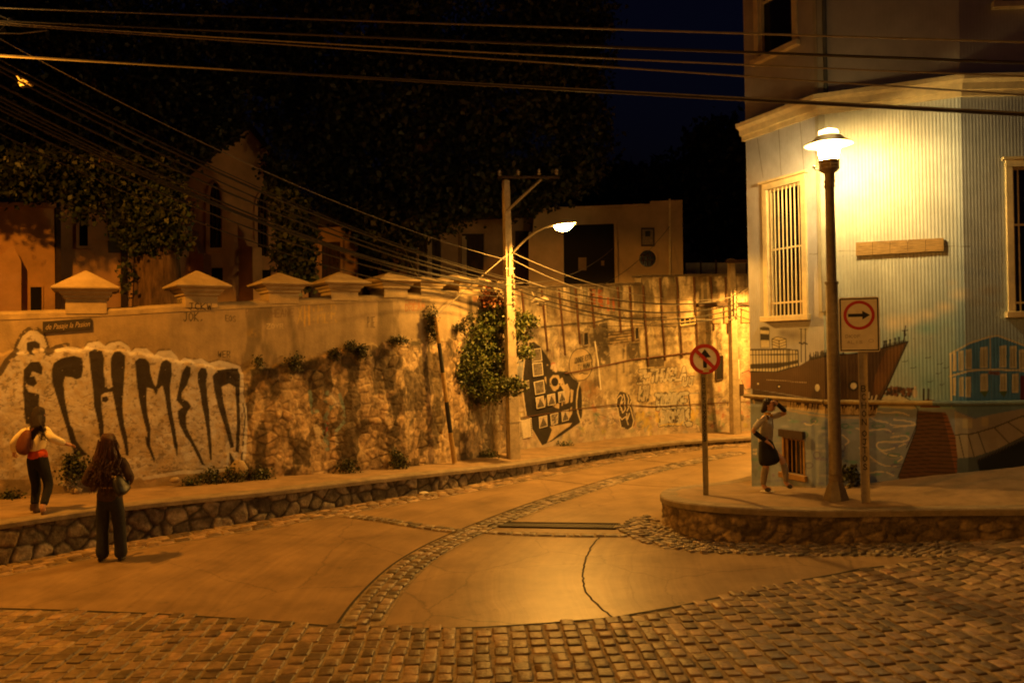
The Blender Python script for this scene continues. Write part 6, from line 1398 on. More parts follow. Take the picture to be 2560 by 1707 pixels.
mb = MB(); zt_ = FHo.hit(1700, 502)[1]; FHs.box(mb, 0, FHs.L, 2.4, zt_ - .3, -.4, 0); mb.build('side_wall', 'house', hs_)
mb = MB(); FHo.quad(mb, [(1319, 528), (1626, 516), (1626, 510), (1319, 522)], -.6, .08); mb.build('coping', 'house', hs_)
win(FHo, [(1411, 716), (1538, 712), (1535, 560), (1409, 564)], hs_, 'door', 'house', 8, .10, pane='dark'); rw_ = [(1619 + 21 * math.cos(a), 647 + 21 * math.sin(a)) for a in np.linspace(0, 6.283, 21)[:-1]]
win(FHo, rw_, hs_, 'round_window', 'house', 5, .05, bars=3); pbox(FHo, rect(1672, 498, 1677, 715), 0, .07, 'downpipe', 'trim', hs_)
pbox(FHo, rect(1322, 580, 1330, 700), 0, .03, 'pilaster', 'house', hs_)
for q, lab in ((rect(1446, 644, 1466, 676), 'pale notice pasted on the dark door of the stucco house'), (rect(1503, 652, 1511, 664), 'tiny pale note on the dark door of the stucco house')):
    pbox(FHo, q, .013, .02, 'notice', mat('notice_paper', (.25, .17, .10), .8, .2), hs_)
ps2 = thing('framed_poster', 'framed pale poster hung above the round window of the stucco house', 'poster', tuple(FHo.V(*FHo.hit(1619, 592), .05)))
pbox(FHo, rect(1603, 570, 1636, 616), .002, .05, 'frame', 'churchroof', ps2); pbox(FHo, rect(1606, 574, 1633, 612), .052, .056, 'print', mat('poster_dim', (.30, .23, .15), .6, .5, 22), ps2); pbox(FHo, rect(1613, 578, 1626, 592), .057, .060, 'emblem', 'black', ps2)
FF = face_px(1712, 29.5, 1900, 30.5, 690)
fn = thing('panel_fence', 'pale panelled fence on top of the rail wall by the stucco house', 'fence', tuple(at_y(1790, 690, 30)))
for i in range(5):
    u = 1713 + i * 38; pbox(FF, rect(u, 657, u + 35, 688), 0, .05, 'panel', mat('fence_panel', (.36, .31, .25), .7, .2), fn); pbox(FF, rect(u + 35, 650, u + 38, 700), 0, .08, 'post', 'darkwood', fn)
mb = MB(); FF.quad(mb, [(1705, 700), (1905, 698), (1905, 688), (1705, 690)], -.2, .06); mb.build('rail', 'darkwood', fn)

# ================================================================== TREES AND PLANTS
def leaves(name, blobs, n, size, tone, parent, flat=.0, hollow=.35):
    """many small folded leaf faces in clumps through the volume of the given ellipsoids (x, y, z, rx, ry, rz)"""
    b = np.array(blobs); vol = (b[:, 3] * b[:, 5]) ** 1.0; pick = RNG.choice(len(b), n // 14, p=vol / vol.sum())
    d = RNG.normal(0, 1, (len(pick), 3)); d /= np.linalg.norm(d, axis=1)[:, None]; r = (hollow + (1 - hollow) * RNG.random(len(pick))) ** .6
    cl = b[pick, :3] + d * r[:, None] * b[pick, 3:6]
    cl = np.repeat(cl, 14, 0); m = len(cl); ctone = np.repeat(.5 + RNG.random((len(pick), 1)), 14, 0)
    c = cl + RNG.normal(0, 1, (m, 3)) * size * 1.5
    a = RNG.normal(0, 1, (m, 3)); a[:, 2] -= .4; a /= np.linalg.norm(a, axis=1)[:, None]
    w_ = np.cross(a, RNG.normal(0, 1, (m, 3))); w_ /= np.linalg.norm(w_, axis=1)[:, None]; up = np.cross(a, w_)
    s = size * (.6 + .8 * RNG.random((m, 1)))
    tipv = c + a * s; base_ = c - a * s * .6; l_ = c + w_ * s * .55 + up * s * .18; r_ = c - w_ * s * .55 + up * s * .18
    V = np.stack([base_, r_, tipv, l_], 1).reshape(-1, 3); Q = np.arange(m * 4).reshape(-1, 4)
    col = np.array(tone) * ctone * (.7 + .6 * RNG.random((m, 1))); col[:, 0] *= (.8 + .5 * RNG.random(m))
    return npmesh(name, V, Q, np.repeat(col, 4, 0), 'leaf', parent)
def B(u, v, y, ru, rv, dy=None):
    p = at_y(u, v, y); k = y / FPX; return (p.x, p.y, p.z, ru * k, (dy if dy else ru * k), rv * k)
def limb(mb, pts, r0, r1): mb.tube(pts, [r0 + (r1 - r0) * i / (len(pts) - 1) for i in range(len(pts))], 10)
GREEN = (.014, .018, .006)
t1 = thing('broadleaf_tree', 'old broadleaf tree with thick ivied trunk behind the plastered wall', 'tree', tuple(at_y(395, 800, 19.5)))
mb = MB(); t_ = [at_y(396, 830, 19.5), at_y(394, 740, 19.5), at_y(393, 660, 19.5), at_y(388, 590, 19.5), at_y(375, 520, 19.5)]
mb.tube(t_, [.60, .54, .50, .48, .42], 16)
for e, r in ([(250, 400, 18.5), .16], [(110, 330, 18.2), .09], [(470, 330, 19.8), .2], [(560, 200, 20.2), .1], [(330, 240, 20), .22], [(200, 150, 19), .12], [(380, 60, 20), .12]):
    pe = at_y(*e); p0_ = t_[-1]; mid = p0_.lerp(pe, .5) + Vector((0, 0, .35)); limb(mb, [p0_, p0_.lerp(mid, .5), mid, mid.lerp(pe, .6), pe], r * 1.5, r * .4)
tr_ = mb.build('trunk', 'bark', t1, smooth=True)
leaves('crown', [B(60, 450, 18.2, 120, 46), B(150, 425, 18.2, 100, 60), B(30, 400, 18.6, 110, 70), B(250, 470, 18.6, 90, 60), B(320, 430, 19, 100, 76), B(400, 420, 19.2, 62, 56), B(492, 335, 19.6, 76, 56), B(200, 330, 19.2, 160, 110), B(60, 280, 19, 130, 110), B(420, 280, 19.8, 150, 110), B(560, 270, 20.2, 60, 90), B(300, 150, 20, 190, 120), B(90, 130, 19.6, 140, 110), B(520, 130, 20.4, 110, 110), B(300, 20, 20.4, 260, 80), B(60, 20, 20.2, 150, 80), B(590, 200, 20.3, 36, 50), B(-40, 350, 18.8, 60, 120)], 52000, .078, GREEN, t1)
leaves('ivy', [B(360, 560, 18.9, 80, 70, .5), B(400, 500, 19, 70, 50, .5), B(335, 600, 18.9, 18, 36, .3), B(450, 600, 19, 24, 30, .3), B(430, 540, 18.9, 40, 40, .3), B(185, 535, 18.4, 20, 22, .3), B(322, 690, 19.0, 5, 40, .2)], 4200, .075, (.030, .038, .011), t1)
t2 = thing('spreading_tree', 'huge spreading tree filling the dark middle of the sky over the hall', 'tree', tuple(at_y(1010, 760, 26)))
mb = MB(); t_ = [at_y(1000, 800, 26), at_y(1003, 700, 26), at_y(1010, 560, 26), at_y(1040, 400, 26)]; mb.tube(t_, [.5, .42, .38, .32], 12)
for e, r in ([(800, 330, 25), .16], [(740, 200, 25), .1], [(1200, 300, 26.5), .18], [(1380, 240, 27), .1], [(1080, 160, 26.5), .2], [(920, 110, 26), .12], [(1250, 100, 27), .12]):
    pe = at_y(*e); p0_ = t_[-1] if r > .15 else t_[-1].lerp(pe, .3); mid = p0_.lerp(pe, .5) + Vector((0, 0, .4)); limb(mb, [p0_, mid, pe], r * 1.3, r * .4)
mb.build('trunk', 'bark', t2, smooth=True)
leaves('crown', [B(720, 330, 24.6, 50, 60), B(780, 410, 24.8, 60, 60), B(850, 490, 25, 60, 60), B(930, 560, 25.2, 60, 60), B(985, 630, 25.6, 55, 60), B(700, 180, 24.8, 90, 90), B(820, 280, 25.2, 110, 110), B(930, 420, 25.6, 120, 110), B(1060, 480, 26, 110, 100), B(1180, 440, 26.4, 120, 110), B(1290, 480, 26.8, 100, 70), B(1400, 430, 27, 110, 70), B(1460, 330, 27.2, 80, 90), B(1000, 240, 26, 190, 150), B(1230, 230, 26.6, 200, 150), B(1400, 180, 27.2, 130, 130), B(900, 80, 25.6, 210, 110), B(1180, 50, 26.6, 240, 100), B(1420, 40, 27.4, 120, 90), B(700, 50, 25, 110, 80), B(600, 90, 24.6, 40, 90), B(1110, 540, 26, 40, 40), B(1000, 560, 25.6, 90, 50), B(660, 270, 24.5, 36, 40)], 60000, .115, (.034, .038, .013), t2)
t3 = thing('ivied_trunk', 'narrow ivy covered tree stem between the gable and the low hall', 'tree', tuple(at_y(735, 790, 21.5)))
mb = MB(); limb(mb, [at_y(742, 800, 21.8), at_y(735, 680, 21.8), at_y(716, 560, 21.8), at_y(690, 430, 21.8)], .20, .10); mb.build('trunk', 'bark', t3, smooth=True)
leaves('ivy', [B(738, 640, 21.6, 48, 46), B(735, 580, 21.6, 44, 46), B(722, 520, 21.6, 34, 42), B(704, 470, 21.6, 26, 40), B(688, 430, 21.6, 22, 26), B(745, 690, 21.6, 34, 24)], 5200, .10, (.032, .038, .012), t3, hollow=.2)
for q, lab, dep in (([(1790, 420, 70, 110), (1850, 520, 70, 110), (1770, 540, 50, 80), (1880, 400, 60, 90)], 'dark bushy tree standing between the stucco house and the mural house', 40), ([(1560, 470, 130, 34), (1420, 455, 90, 30), (1680, 470, 60, 60)], 'dark tree mass behind the flat roof of the stucco house', 44)):
    tt = thing('dark_tree', lab, 'tree', tuple(at_y(q[0][0], 700, dep)), None)
    mb = MB(); limb(mb, [at_y(q[0][0], 720, dep), at_y(q[0][0] - 6, 600, dep), at_y(q[0][0], q[0][1], dep)], .4, .15); mb.build('trunk', 'bark', tt, smooth=True); leaves('crown', [B(u, v, dep, a, b) for u, v, a, b in q], 9000, .24, (.03, .034, .012), tt)
bu = thing('overhanging_bush', 'big leafy bush spilling over the wall beside the curved arm lamp pole', 'bush', tuple(at_y(1200, 1060, 20.2)))
mb = MB()
for e in ((1150, 900), (1215, 800), (1270, 790), (1180, 850), (1300, 860), (1240, 900), (1320, 820), (1140, 980)):
    a = at_y(1212, 1010, 20.6); b = at_y(*e, 20.1); mb.tube([a, a.lerp(b, .5) + Vector((0, 0, .15)), b], [.03, .02, .008], 6)
mb.build('branches', 'bark', bu)
leaves('foliage', [B(1190, 835, 20.3, 58, 56), B(1168, 930, 19.9, 60, 66), B(1222, 900, 20.4, 50, 66), B(1275, 805, 20.3, 40, 34), B(1240, 790, 20.4, 40, 40), B(1146, 945, 19.9, 34, 52), B(1290, 830, 20.3, 40, 26), B(1140, 890, 20, 24, 30), B(1148, 920, 19.6, 40, 56), B(1160, 870, 19.9, 44, 40), B(1135, 950, 19.6, 26, 34), B(1262, 965, 19.3, 44, 24), B(1310, 880, 20.2, 22, 16), B(1320, 800, 20.3, 24, 20), B(1205, 980, 20.2, 44, 34), B(1170, 985, 19.9, 30, 26), B(1290, 960, 19.2, 26, 12)], 24000, .046, (.075, .088, .018), bu, hollow=.15)
leaves('dry_twigs', [B(1238, 755, 20.3, 30, 30), B(1225, 740, 20.4, 22, 24)], 700, .045, (.20, .075, .028), bu)
M_TUFT = (.036, .040, .014)
PL = [(730, 910, 24, 24, 'dark tuft on the rubble top, midway from last big letter to striped post', 260, .045), (1071, 815, 16, 48, 'dark upright plant growing on the wall just beside the striped post', 620, .045), (640, 905, 10, 12, 'small dark tuft where plaster meets rubble by the last big letter', 120, .04),
      (830, 885, 12, 10, 'low weed on the rubble top under the yellow scrawl', 200, .045), (870, 868, 14, 9, 'weed clump at the rubble top under the fourth capped pier', 200, .045), (900, 880, 10, 16, 'weed trailing from the rubble top below the fifth capped pier', 240, .045), (985, 852, 30, 9, 'thin line of weeds along the rubble top left of the striped post', 240, .04), (1140, 820, 22, 12, 'weeds on the plaster right of the striped post top', 200, .04), (1160, 800, 9, 16, 'small weed sprig on bright plaster by the bush', 110, .04)]
for u, v, ru, rv, lab, n, sz in PL:
    s_, z_ = BW.hit(u, v); p = BW.V(s_, z_, .14); w_ = thing('wall_plant', lab, 'plant', tuple(p), 'plants growing on the plastered wall'); k = p.y / FPX
    mb = MB()
    for i in range(5): mb.tube([BW.V(s_, z_ - rv * k * .3, .02), BW.V(s_ + random.uniform(-1, 1) * ru * k * .6, z_ + random.uniform(-.5, .7) * rv * k, .16)], [.008, .004], 5)
    mb.build('stems', 'bark', w_); leaves('foliage', [(p.x, p.y, p.z, ru * k, .10, rv * k)], int(n * 1.7), sz * .66, M_TUFT, w_, hollow=.1)
PB_ = [(185, 1165, 34, 36, 'leafy shrub at the foot of the wall between the two walkers', 620, .05), (520, 1190, 34, 20, 'green weeds at the wall foot under the last big letters', 240, .05), (575, 1183, 26, 18, 'weed patch at the wall foot just past the last big letters', 260, .05), (470, 1205, 18, 12, 'small weeds at the wall foot beside a pale stone', 160, .045), (640, 1185, 26, 14, 'low weeds at the wall foot below the chipped rubble', 220, .05), (985, 1145, 22, 26, 'dark weed clump at the wall foot left of the striped post', 340, .05), (1200, 1140, 30, 14, 'low weeds at the wall foot behind the lamp pole', 220, .045), (30, 1240, 30, 14, 'weeds at the wall foot behind the jumping walker', 240, .05), (1400, 1110, 22, 8, 'small weeds at the foot of the rail wall below the black head', 140, .04), (860, 1165, 34, 14, 'weeds at the wall foot below the faded painted figure', 240, .05)]
for u, v, ru, rv, lab, n, sz in PB_:
    F = BW if u < 1262 else FW; s_, z_ = F.hit(u, v); p = F.V(s_, z_, .22); w_ = thing('foot_weed', lab, 'plant', tuple(p), 'weeds along the foot of the walls'); k = p.y / FPX
    mb = MB()
    for i in range(6): mb.tube([F.V(s_, z_ - rv * k * 1.1, .12), F.V(s_ + random.uniform(-1, 1) * ru * k * .7, z_ + random.uniform(-.3, .9) * rv * k, .24)], [.010, .004], 5)
    mb.build('stems', 'bark', w_); leaves('foliage', [(p.x, p.y, p.z, ru * k, .10, rv * k)], int(n * 1.7), sz * .66, (.05, .058, .018), w_, hollow=.1)
pw = at_corner(2125, 1212); w_ = thing('foot_weed', 'dark weed clump behind the lantern post against the painted sea', 'plant', tuple(pw), None); leaves('foliage', [(pw.x, pw.y, pw.z + .12, .16, .08, .13)], 260, .045, (.04, .045, .02), w_, hollow=.1)
mb = MB(); mb.tube([pw, pw + Vector((.03, 0, .2))], .008, 5); mb.build('stems', 'bark', w_)
for u, v, r, lab in ((193, 1232, .085, 'pale rounded stone lying on the pavement beside the leafy shrub'), (432, 1196, .07, 'pale broken stone at the wall foot under the big letters'), (590, 1168, .13, 'leaning pale slab of stone against the wall under the last letter')):
    s_, z_ = BW.hit(u, v); p = BW.V(s_, z_, .20); p.z = max(p.z, float(np.interp(s_, sb, bw_base[:, 2])) + r * .6); mb = MB(); mb.ball(p, r, 9, 6, (1.25, .8, .8 if r < .1 else 1.25), .3); tag(mb.build('loose_stone', 'rock', None, smooth=True), lab, 'stone')

for u, v, s_, lab in ((1060, 1237, .07, 'crumpled pale paper lying in the gutter of the long kerb wall'), (2150, 1362, .035, 'tiny pale scrap lying at the foot of the curved kerb wall'), (2420, 1440, .03, 'tiny bright scrap lying on the dark cobbles')):
    p = at_ground(u, v); mb = MB(); mb.ball(p + Vector((0, 0, s_ * .5)), s_, 8, 5, (1.4, .9, .5), .7); tag(mb.build('paper_scrap', 'paper', None), lab, 'paper scrap')

# ================================================================== PEOPLE
def skin(name, chains, m, parent, base, head, sub=2, noise=0.):
    """continuous skinned surface grown over joints given in local metres (x right, y ahead, z up, radius)"""
    vs, idx, es, rs_ = [], {}, [], []
    roots = []
    for ci, chn in enumerate(chains):
        prev = None
        for (x, y, z, r) in chn:
            k = (round(x, 4), round(y, 4), round(z, 4))
            if k not in idx:
                idx[k] = len(vs); vs.append((x, y, z)); rs_.append(r if isinstance(r, tuple) else (r, r))
                if prev is None: roots.append(idx[k])
            if prev is not None and prev != idx[k]: es.append((prev, idx[k]))
            prev = idx[k]
    R3 = Matrix.Rotation(head, 3, 'Z'); me = bpy.data.meshes.new(name)
    me.from_pydata([tuple(R3 @ Vector(v)) for v in vs], es, [])
    o = bpy.data.objects.new(name, me); COL.objects.link(o)
    md = o.modifiers.new('skin', 'SKIN'); md.use_smooth_shade = True
    for i, r in enumerate(rs_): me.skin_vertices[0].data[i].radius = r
    for r in roots: me.skin_vertices[0].data[r].use_root = True
    s_ = o.modifiers.new('sub', 'SUBSURF'); s_.levels = sub; s_.render_levels = sub
    bpy.context.view_layer.update(); me2 = bpy.data.meshes.new_from_object(o.evaluated_get(bpy.context.evaluated_depsgraph_get()))
    bpy.data.objects.remove(o); me2.name = name
    if noise:
        for v in me2.vertices:
            q = fbm(np.array(v.co.x * 14 + v.co.y * 9), np.array(v.co.z * 12), 5, 3) - .5; v.co += v.normal * noise * float(q) * 2
    me2.materials.clear(); me2.materials.append(M[m]); me2.polygons.foreach_set('use_smooth', [True] * len(me2.polygons))
    o2 = link(name, me2, parent); o2.location = Vector(base) - wloc(parent); return o2
def hand(w_, d, side, r=.0085, curl=.5):
    """palm and five fingers from wrist w_ pointing along d (local metres)"""
    w_, d = Vector(w_), Vector(d).normalized(); s = Vector((1, 0, 0)) if abs(d.x) < .8 else Vector((0, 1, 0)); s = (s - d * s.dot(d)).normalized() * side; n = d.cross(s)
    out = [[(*w_, .024), (*(w_ + d * .05), (.036, .017)), (*(w_ + d * .085), (.034, .015))]]
    for i, (off, ln) in enumerate(((-.027, .068), (-.009, .080), (.009, .074), (.026, .058))):
        a = w_ + d * .075 + s * off; b = w_ + d * .095 + s * off; c = b + (d * (1 - curl * .4) + n * curl * .6) * ln * .55; e = c + (d * (1 - curl) + n * curl) * ln * .45
        out.append([(*a, r), (*b, r), (*c, r * .95), (*e, r * .8)])
    a = w_ + d * .03 - s * .022; out.append([(*a, r * 1.2), (*(a - s * .025 + d * .03), r * 1.15), (*(a - s * .03 + d * .062 + n * .012), r * .9)])
    return out
def headp(c, f=(0, 1, 0), s=1.0):
    """head, jaw, nose and ears facing f"""
    c, f = Vector(c), Vector(f).normalized(); r = f.cross(Vector((0, 0, 1))).normalized(); u = r.cross(f)
    P_ = lambda a, b, h: tuple(c + (r * a + f * b + u * h) * s)
    return [[(*P_(0, -.015, -.10), .055 * s), (*P_(0, .0, -.03), .082 * s), (*P_(0, -.005, .05), .088 * s), (*P_(0, -.005, .10), .052 * s)], [(*P_(0, .0, -.03), .082 * s), (*P_(0, .055, -.085), .036 * s)],
            [(*P_(0, .075, -.005), .012 * s), (*P_(0, .098, -.022), .013 * s)], [(*P_(.083, -.005, -.01), .012 * s), (*P_(.092, -.012, .022), .014 * s)], [(*P_(-.083, -.005, -.01), .012 * s), (*P_(-.092, -.012, .022), .014 * s)]]
def face_parts(parent, base, head_, c, f):
    R3 = Matrix.Rotation(head_, 3, 'Z'); c, f = Vector(c), Vector(f).normalized(); r = f.cross(Vector((0, 0, 1))).normalized(); u = r.cross(f)
    mb = MB()
    for s in (-1, 1):
        mb.ball(Vector(base) + R3 @ (c + r * s * .032 + f * .076 + u * .012), .010, 8, 6); mb.tube([Vector(base) + R3 @ (c + r * s * .018 + f * .082 + u * .034), Vector(base) + R3 @ (c + r * s * .05 + f * .07 + u * .034)], .004, 5)
    mb.tube([Vector(base) + R3 @ (c + r * q * .022 + f * (.088 - abs(q) * .008) - u * .055) for q in (-1, 0, 1)], .004, 5); mb.build('face_features', 'hairdark', parent)
def strands(parent, base, head_, pts, n, r, m, wave=.02, ln=.4):
    """locks of hair as thin wavy tubes hanging from the scalp points"""
    R3 = Matrix.Rotation(head_, 3, 'Z'); mb = MB()
    for i in range(n):
        a, b = pts(i / n); a, b = Vector(a), Vector(b); ph_ = random.random() * 6
        q = [a.lerp(b, t) + Vector((math.sin(ph_ + t * 11) * wave * t, math.cos(ph_ + t * 9) * wave * t, 0)) for t in np.linspace(0, 1, 8)]
        mb.tube([Vector(base) + R3 @ p for p in q], [r * (1 - .6 * t) for t in np.linspace(0, 1, 8)], 5)
    return mb
# woman standing in the road, seen from behind
wb_ = at_ground(277, 1403); H0 = math.radians(6)
wo = thing('person', 'long haired woman in a belted brown jacket and dark jeans standing in the road', 'person', tuple(wb_))
k_ = 1.035
def sc(ch): return [[(x * k_, y * k_, z * k_, (tuple(q * k_ for q in r) if isinstance(r, tuple) else r * k_)) for x, y, z, r in c] for c in ch]
pel, wst, chs, nb_ = (0, 0, .95, (.16, .11)), (0, 0, 1.10, (.125, .095)), (0, .0, 1.30, (.155, .105)), (0, -.01, 1.45, .062)
pel, wst, chs = (0, 0, .95, (.14, .09)), (0, 0, 1.10, (.10, .075)), (0, .0, 1.30, (.13, .085))
bodyW = [[pel, wst, chs, nb_, (0, .01, 1.52, .055)], [pel, (.095, 0, .86, .095), (.115, .02, .49, .068), (.135, -.01, .10, .045), (.145, .13, .045, .038)], [pel, (-.095, 0, .86, .095), (-.105, .02, .49, .068), (-.10, -.01, .10, .045), (-.11, .13, .045, .038)],
         [chs, (.18, 0, 1.40, .058), (.30, -.06, 1.16, .044), (.20, .16, 1.06, .03)], [chs, (-.18, 0, 1.40, .058), (-.31, -.06, 1.13, .044), (-.20, .17, 1.05, .03)]] + hand((.20, .16, 1.06), (-.5, .8, 0), 1) + hand((-.20, .17, 1.05), (.5, .8, 0), -1) + headp((0, .02, 1.64))
skin('body', sc(bodyW), 'skin', wo, wb_, H0)
skin('jeans', sc([[(0, 0, 1.04, (.155, .12)), (0, 0, .90, (.175, .135)), (.09, 0, .80, .108), (.118, .02, .49, .086), (.138, -.005, .16, .092), (.142, .01, .035, .098)], [(0, 0, .90, (.175, .135)), (-.09, 0, .80, .108), (-.108, .02, .49, .086), (-.105, -.005, .16, .092), (-.108, .01, .035, .098)]]), 'jeans', wo, wb_, H0, noise=.008)
skin('jacket', sc([[(0, 0, .83, (.19, .15)), (0, 0, .92, (.19, .145)), (0, 0, 1.02, (.16, .125)), (0, 0, 1.10, (.148, .118)), (0, 0, 1.30, (.18, .13)), (0, -.01, 1.42, (.12, .09)), (0, -.01, 1.47, .075)], [(0, 0, 1.30, (.18, .13)), (.185, 0, 1.40, .075), (.305, -.06, 1.16, .064), (.21, .14, 1.07, .046)], [(0, 0, 1.30, (.18, .13)), (-.185, 0, 1.40, .075), (-.315, -.06, 1.13, .064), (-.21, .15, 1.06, .046)]]), 'brownjacket', wo, wb_, H0, noise=.010)
mb = MB(); R3 = Matrix.Rotation(H0, 3, 'Z')
mb.tube([wb_ + R3 @ Vector((.166 * k_ * math.cos(a), .128 * k_ * math.sin(a), 1.06 * k_)) for a in np.linspace(0, 6.283, 25)], .014, 6); mb.build('belt', 'belt', wo, smooth=True)
skin('hair', sc([[(0, .015, 1.80, .06), (0, .01, 1.74, .112), (0, -.01, 1.64, (.13, .12)), (0, -.05, 1.50, (.15, .10)), (0, -.08, 1.36, (.18, .095)), (0, -.09, 1.20, (.17, .08)), (0, -.08, 1.08, (.10, .05))], [(0, -.05, 1.50, (.15, .10)), (.10, -.02, 1.36, .08)], [(0, -.05, 1.50, (.15, .10)), (-.10, -.02, 1.36, .08)]]), 'hairbrown', wo, wb_, H0, 2, .028)
def wl(t):
    a = math.pi * (1.0 + random.random()); rr = random.uniform(.10, .20); z0 = random.uniform(1.45, 1.72)
    return (.125 * math.cos(a) * k_, (-.02 + .115 * math.sin(a)) * k_, z0 * k_), ((rr * 1.25 * math.cos(a)) * k_, (-.09 + .13 * math.sin(a)) * k_, random.uniform(.98, 1.28) * k_)
strands(wo, wb_, H0, wl, 240, .0105, 'hairbrown', .035).build('curls', 'hairbrown', wo, smooth=True)
mb = MB()
for s in (1, -1): mb.ball(wb_ + R3 @ Vector((.14 * s, .05, .035)), .05, 10, 6, (.9, 2.2, .7))
mb.build('shoes', 'shoe', wo, smooth=True)
bg_ = thing('shoulder_bag', 'large black shoulder bag at the standing woman\'s hip', 'bag', tuple(wb_ + R3 @ Vector((.26, -.10, 1.0))))
skin('pouch', sc([[(.14, -.15, 1.24, (.06, .05)), (.19, -.17, 1.12, (.13, .07)), (.25, -.17, 1.02, (.17, .075)), (.28, -.16, .97, (.14, .06))]]), 'leather', bg_, wb_, H0, noise=.012)
mb = MB(); mb.tube([wb_ + R3 @ Vector(p) * k_ for p in ((.06, -.15, 1.20), (.10, -.125, 1.36), (.13, -.03, 1.475), (.16, .07, 1.40), (.30, -.10, 1.10))], .016, 6); mb.build('strap', 'leather', bg_, smooth=True)
mb = MB(); mb.ball(wb_ + R3 @ Vector((.12, -.20, 1.26)), .022, 8, 6); mb.ball(wb_ + R3 @ Vector((.16, -.215, 1.255)), .016, 8, 6); mb.build('buckle', 'belt', bg_, smooth=True)
# girl leaping off the pavement edge
rb_ = at_z(90, 1283, .605); H1 = math.radians(-8)
ru = thing('person', 'girl in cream top and dark trousers leaping along the pavement with arms out', 'person', tuple(rb_))
pel, wst, chs, nb_ = (.03, .02, .84, (.12, .08)), (.02, .02, .98, (.09, .065)), (.0, .03, 1.17, (.11, .075)), (.0, .05, 1.31, .055)
bodyR = [[pel, wst, chs, nb_, (.01, .07, 1.38, .048)], [pel, (.12, .02, .77, .085), (.175, .07, .42, .062), (.215, -.14, .10, .042), (.225, -.07, -.03, .036)], [pel, (-.06, .02, .77, .085), (-.025, .05, .41, .06), (-.01, -.02, .085, .042), (0, .11, .04, .036)],
         [chs, (.16, .03, 1.27, .05), (.31, -.03, 1.15, .042), (.41, .16, 1.04, .03)], [chs, (-.16, .03, 1.27, .05), (-.33, -.02, 1.10, .042), (-.43, .10, .93, .03)]] + hand((.41, .16, 1.04), (.5, .8, -.3), 1) + hand((-.43, .10, .93), (-.4, .5, -.8), -1) + headp((.02, .09, 1.48), (.1, 1, -.05), .98)
skin('body', bodyR, 'skin', ru, rb_, H1)
skin('trousers', [[(.03, .02, .96, (.13, .10)), (.03, .02, .82, (.15, .118)), (.11, .02, .74, .098), (.175, .07, .42, .072), (.213, -.12, .13, .058)], [(.03, .02, .82, (.15, .118)), (-.055, .02, .74, .098), (-.025, .05, .41, .072), (-.012, -.015, .12, .062)]], 'black_cloth', ru, rb_, H1, noise=.006)
skin('shirt_hem', [[(.03, .02, .80, (.165, .13)), (.03, .02, .90, (.158, .122)), (.02, .02, 1.0, (.13, .10))]], 'orange_cloth', ru, rb_, H1, noise=.006)
skin('top', [[(.025, .02, .93, (.15, .115)), (.02, .02, 1.02, (.135, .105)), (.0, .03, 1.17, (.158, .112)), (0, .05, 1.28, (.10, .08)), (0, .055, 1.33, .065)], [(.0, .03, 1.17, (.158, .112)), (.165, .03, 1.27, .066), (.31, -.03, 1.15, .068), (.405, .15, 1.045, .056)], [(.0, .03, 1.17, (.158, .112)), (-.165, .03, 1.27, .066), (-.33, -.02, 1.10, .068), (-.43, .10, .93, .056)]], 'cream_cloth', ru, rb_, H1, noise=.008)
skin('hair', [[(.02, .085, 1.63, .055), (.02, .08, 1.58, .102), (.02, .06, 1.48, (.112, .11)), (.03, -.02, 1.37, (.10, .06)), (.05, -.05, 1.24, (.09, .04)), (.05, -.05, 1.12, (.05, .025))], [(.03, -.02, 1.37, (.10, .06)), (.13, -.04, 1.34, .05), (.22, -.03, 1.25, .022)]], 'hairdark', ru, rb_, H1, 2, .018)
strands(ru, rb_, H1, lambda t: ((.02 + random.uniform(-.09, .10), random.uniform(-.02, .03), random.uniform(1.36, 1.52)), (.04 + random.uniform(-.10, .24), -.06, random.uniform(1.10, 1.32))), 60, .009, 'hairdark', .02).build('locks', 'hairdark', ru, smooth=True)
face_parts(ru, rb_, H1, (.02, .09, 1.48), (.1, 1, -.05))
R3 = Matrix.Rotation(H1, 3, 'Z'); mb = MB(); mb.ball(rb_ + R3 @ Vector((-.005, .045, .045)), .05, 10, 6, (.9, 2.3, .8)); mb.tube([rb_ + R3 @ Vector((-.012, -.015, .05)), rb_ + R3 @ Vector((-.012, -.015, .15))], .06, 10); mb.ball(rb_ + R3 @ Vector((.222, -.10, .02)), .048, 10, 6, (.9, 1.6, 1.6)); mb.build('boots', mat('brown_boot', (.07, .035, .02), .6, .2), ru, smooth=True)
bk_ = thing('backpack', 'slouching brown bag slung across the leaping girl\'s back', 'bag', tuple(rb_ + R3 @ Vector((-.05, -.15, 1.0))))
skin('pouch', [[(-.02, -.11, 1.30, (.08, .03)), (-.04, -.15, 1.17, (.14, .075)), (-.07, -.17, 1.02, (.185, .095)), (-.09, -.16, .91, (.15, .07))]], 'brownbag', bk_, rb_, H1, noise=.012)
mb = MB(); mb.tube([rb_ + R3 @ Vector(p) for p in ((-.02, -.12, 1.22), (.05, -.09, 1.30), (.08, .03, 1.36), (.10, .13, 1.25), (.0, .16, 1.0))], .018, 6); mb.build('strap', 'brownbag', bk_, smooth=True)
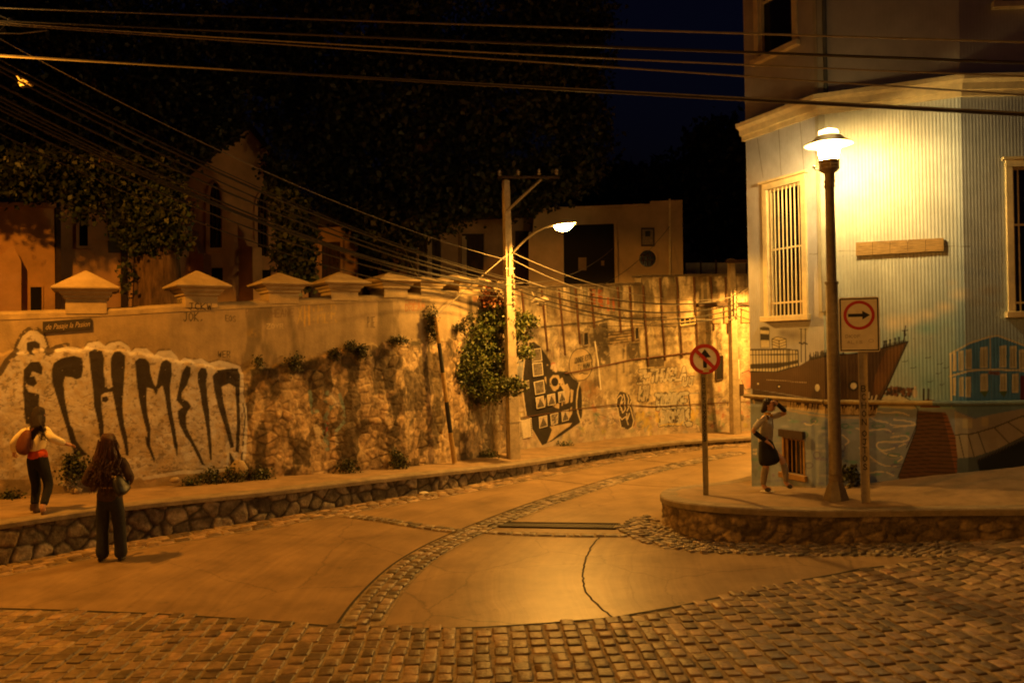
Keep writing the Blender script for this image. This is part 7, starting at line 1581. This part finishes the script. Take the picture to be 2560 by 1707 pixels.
# girl striding past the house corner, hand to her forehead
gb_ = at_corner(1916, 1227); H2 = math.radians(-118)
gi = thing('person', 'girl in pale shirt and dark skirt striding past the house corner hand at forehead', 'person', tuple(gb_))
f3 = (.15, .95, -.12)
pel, wst, chs, nb_ = (0, .0, .80, (.105, .08)), (0, .015, .95, (.085, .065)), (0, .03, 1.13, (.105, .07)), (0, .05, 1.26, .045)
bodyG = [[pel, wst, chs, nb_, (0, .075, 1.32, .045)], [pel, (.08, .0, .74, .085), (.085, .02, .42, .058), (.085, -.035, .085, .04), (.09, .10, .04, .034)], [pel, (-.08, .0, .74, .085), (-.085, .27, .50, .058), (-.085, .30, .13, .040), (-.09, .42, .075, .034)],
         [chs, (.155, .02, 1.23, .048), (.23, -.16, 1.02, .040), (.14, .06, .84, .028)], [chs, (-.155, .05, 1.23, .048), (-.17, .31, 1.29, .040), (-.03, .175, 1.475, .028)]] + hand((.14, .06, .84), (-.2, .7, -.6), 1) + hand((-.03, .175, 1.475), (.75, -.25, .25), -1) + headp((0, .09, 1.42), f3, .97)
skin('body', bodyG, 'skin', gi, gb_, H2)
face_parts(gi, gb_, H2, (0, .09, 1.42), f3)
skin('shirt', [[(0, .0, .78, (.135, .11)), (0, .0, .86, (.135, .105)), (0, .015, .95, (.128, .10)), (0, .03, 1.13, (.15, .108)), (0, .045, 1.23, (.115, .085)), (0, .055, 1.285, .06)], [(0, .03, 1.13, (.15, .108)), (.16, .02, 1.23, .062), (.225, -.14, 1.05, .058)], [(0, .03, 1.13, (.15, .108)), (-.16, .05, 1.23, .062), (-.168, .26, 1.28, .056)]], 'grey_cloth', gi, gb_, H2, noise=.007)
skin('collar', [[(-.055, .085, 1.27, .026), (0, .115, 1.25, .024), (.055, .085, 1.27, .026), (.05, .01, 1.29, .024), (-.05, .01, 1.29, .024), (-.055, .085, 1.27, .026)]], 'yellow_cloth', gi, gb_, H2)
skin('arm_warmer', [[(.222, -.145, 1.01, .048), (.18, -.05, .925, .044), (.145, .045, .855, .038)]], 'black_cloth', gi, gb_, H2); skin('arm_warmer', [[(-.165, .305, 1.31, .046), (-.10, .25, 1.39, .043), (-.04, .185, 1.465, .036)]], 'black_cloth', gi, gb_, H2)
skin('skirt', [[(0, 0, .92, (.125, .10)), (0, .01, .74, (.165, .14)), (.03, .05, .56, (.185, .19)), (.02, .09, .42, (.17, .19))]], 'black_cloth', gi, gb_, H2, noise=.012)
skin('stockings', [[(.085, .02, .46, .064), (.085, -.02, .25, .062), (.085, -.035, .10, .046)]], 'stocking', gi, gb_, H2); skin('stockings', [[(-.085, .27, .50, .064), (-.085, .30, .30, .058), (-.085, .30, .14, .046)]], 'stocking', gi, gb_, H2)
skin('hair', [[(0, .075, 1.56, .05), (0, .065, 1.52, .094), (0, .045, 1.44, (.10, .09)), (0, -.01, 1.37, .06), (.0, -.06, 1.30, .03)]], 'hairdark', gi, gb_, H2, 2, .014)
R3 = Matrix.Rotation(H2, 3, 'Z'); mb = MB(); mb.ball(gb_ + R3 @ Vector((.088, .03, .042)), .045, 10, 6, (.9, 2.3, .85)); mb.ball(gb_ + R3 @ Vector((-.088, .355, .09)), .045, 10, 6, (.9, 2.3, .85)); mb.build('shoes', 'shoe', gi, smooth=True)
mb = MB(); mb.box(gb_ + R3 @ Vector((.088, .03, .008)), (.08, .22, .018), H2); mb.build('sole', 'signwhite', gi, bevel=.004)
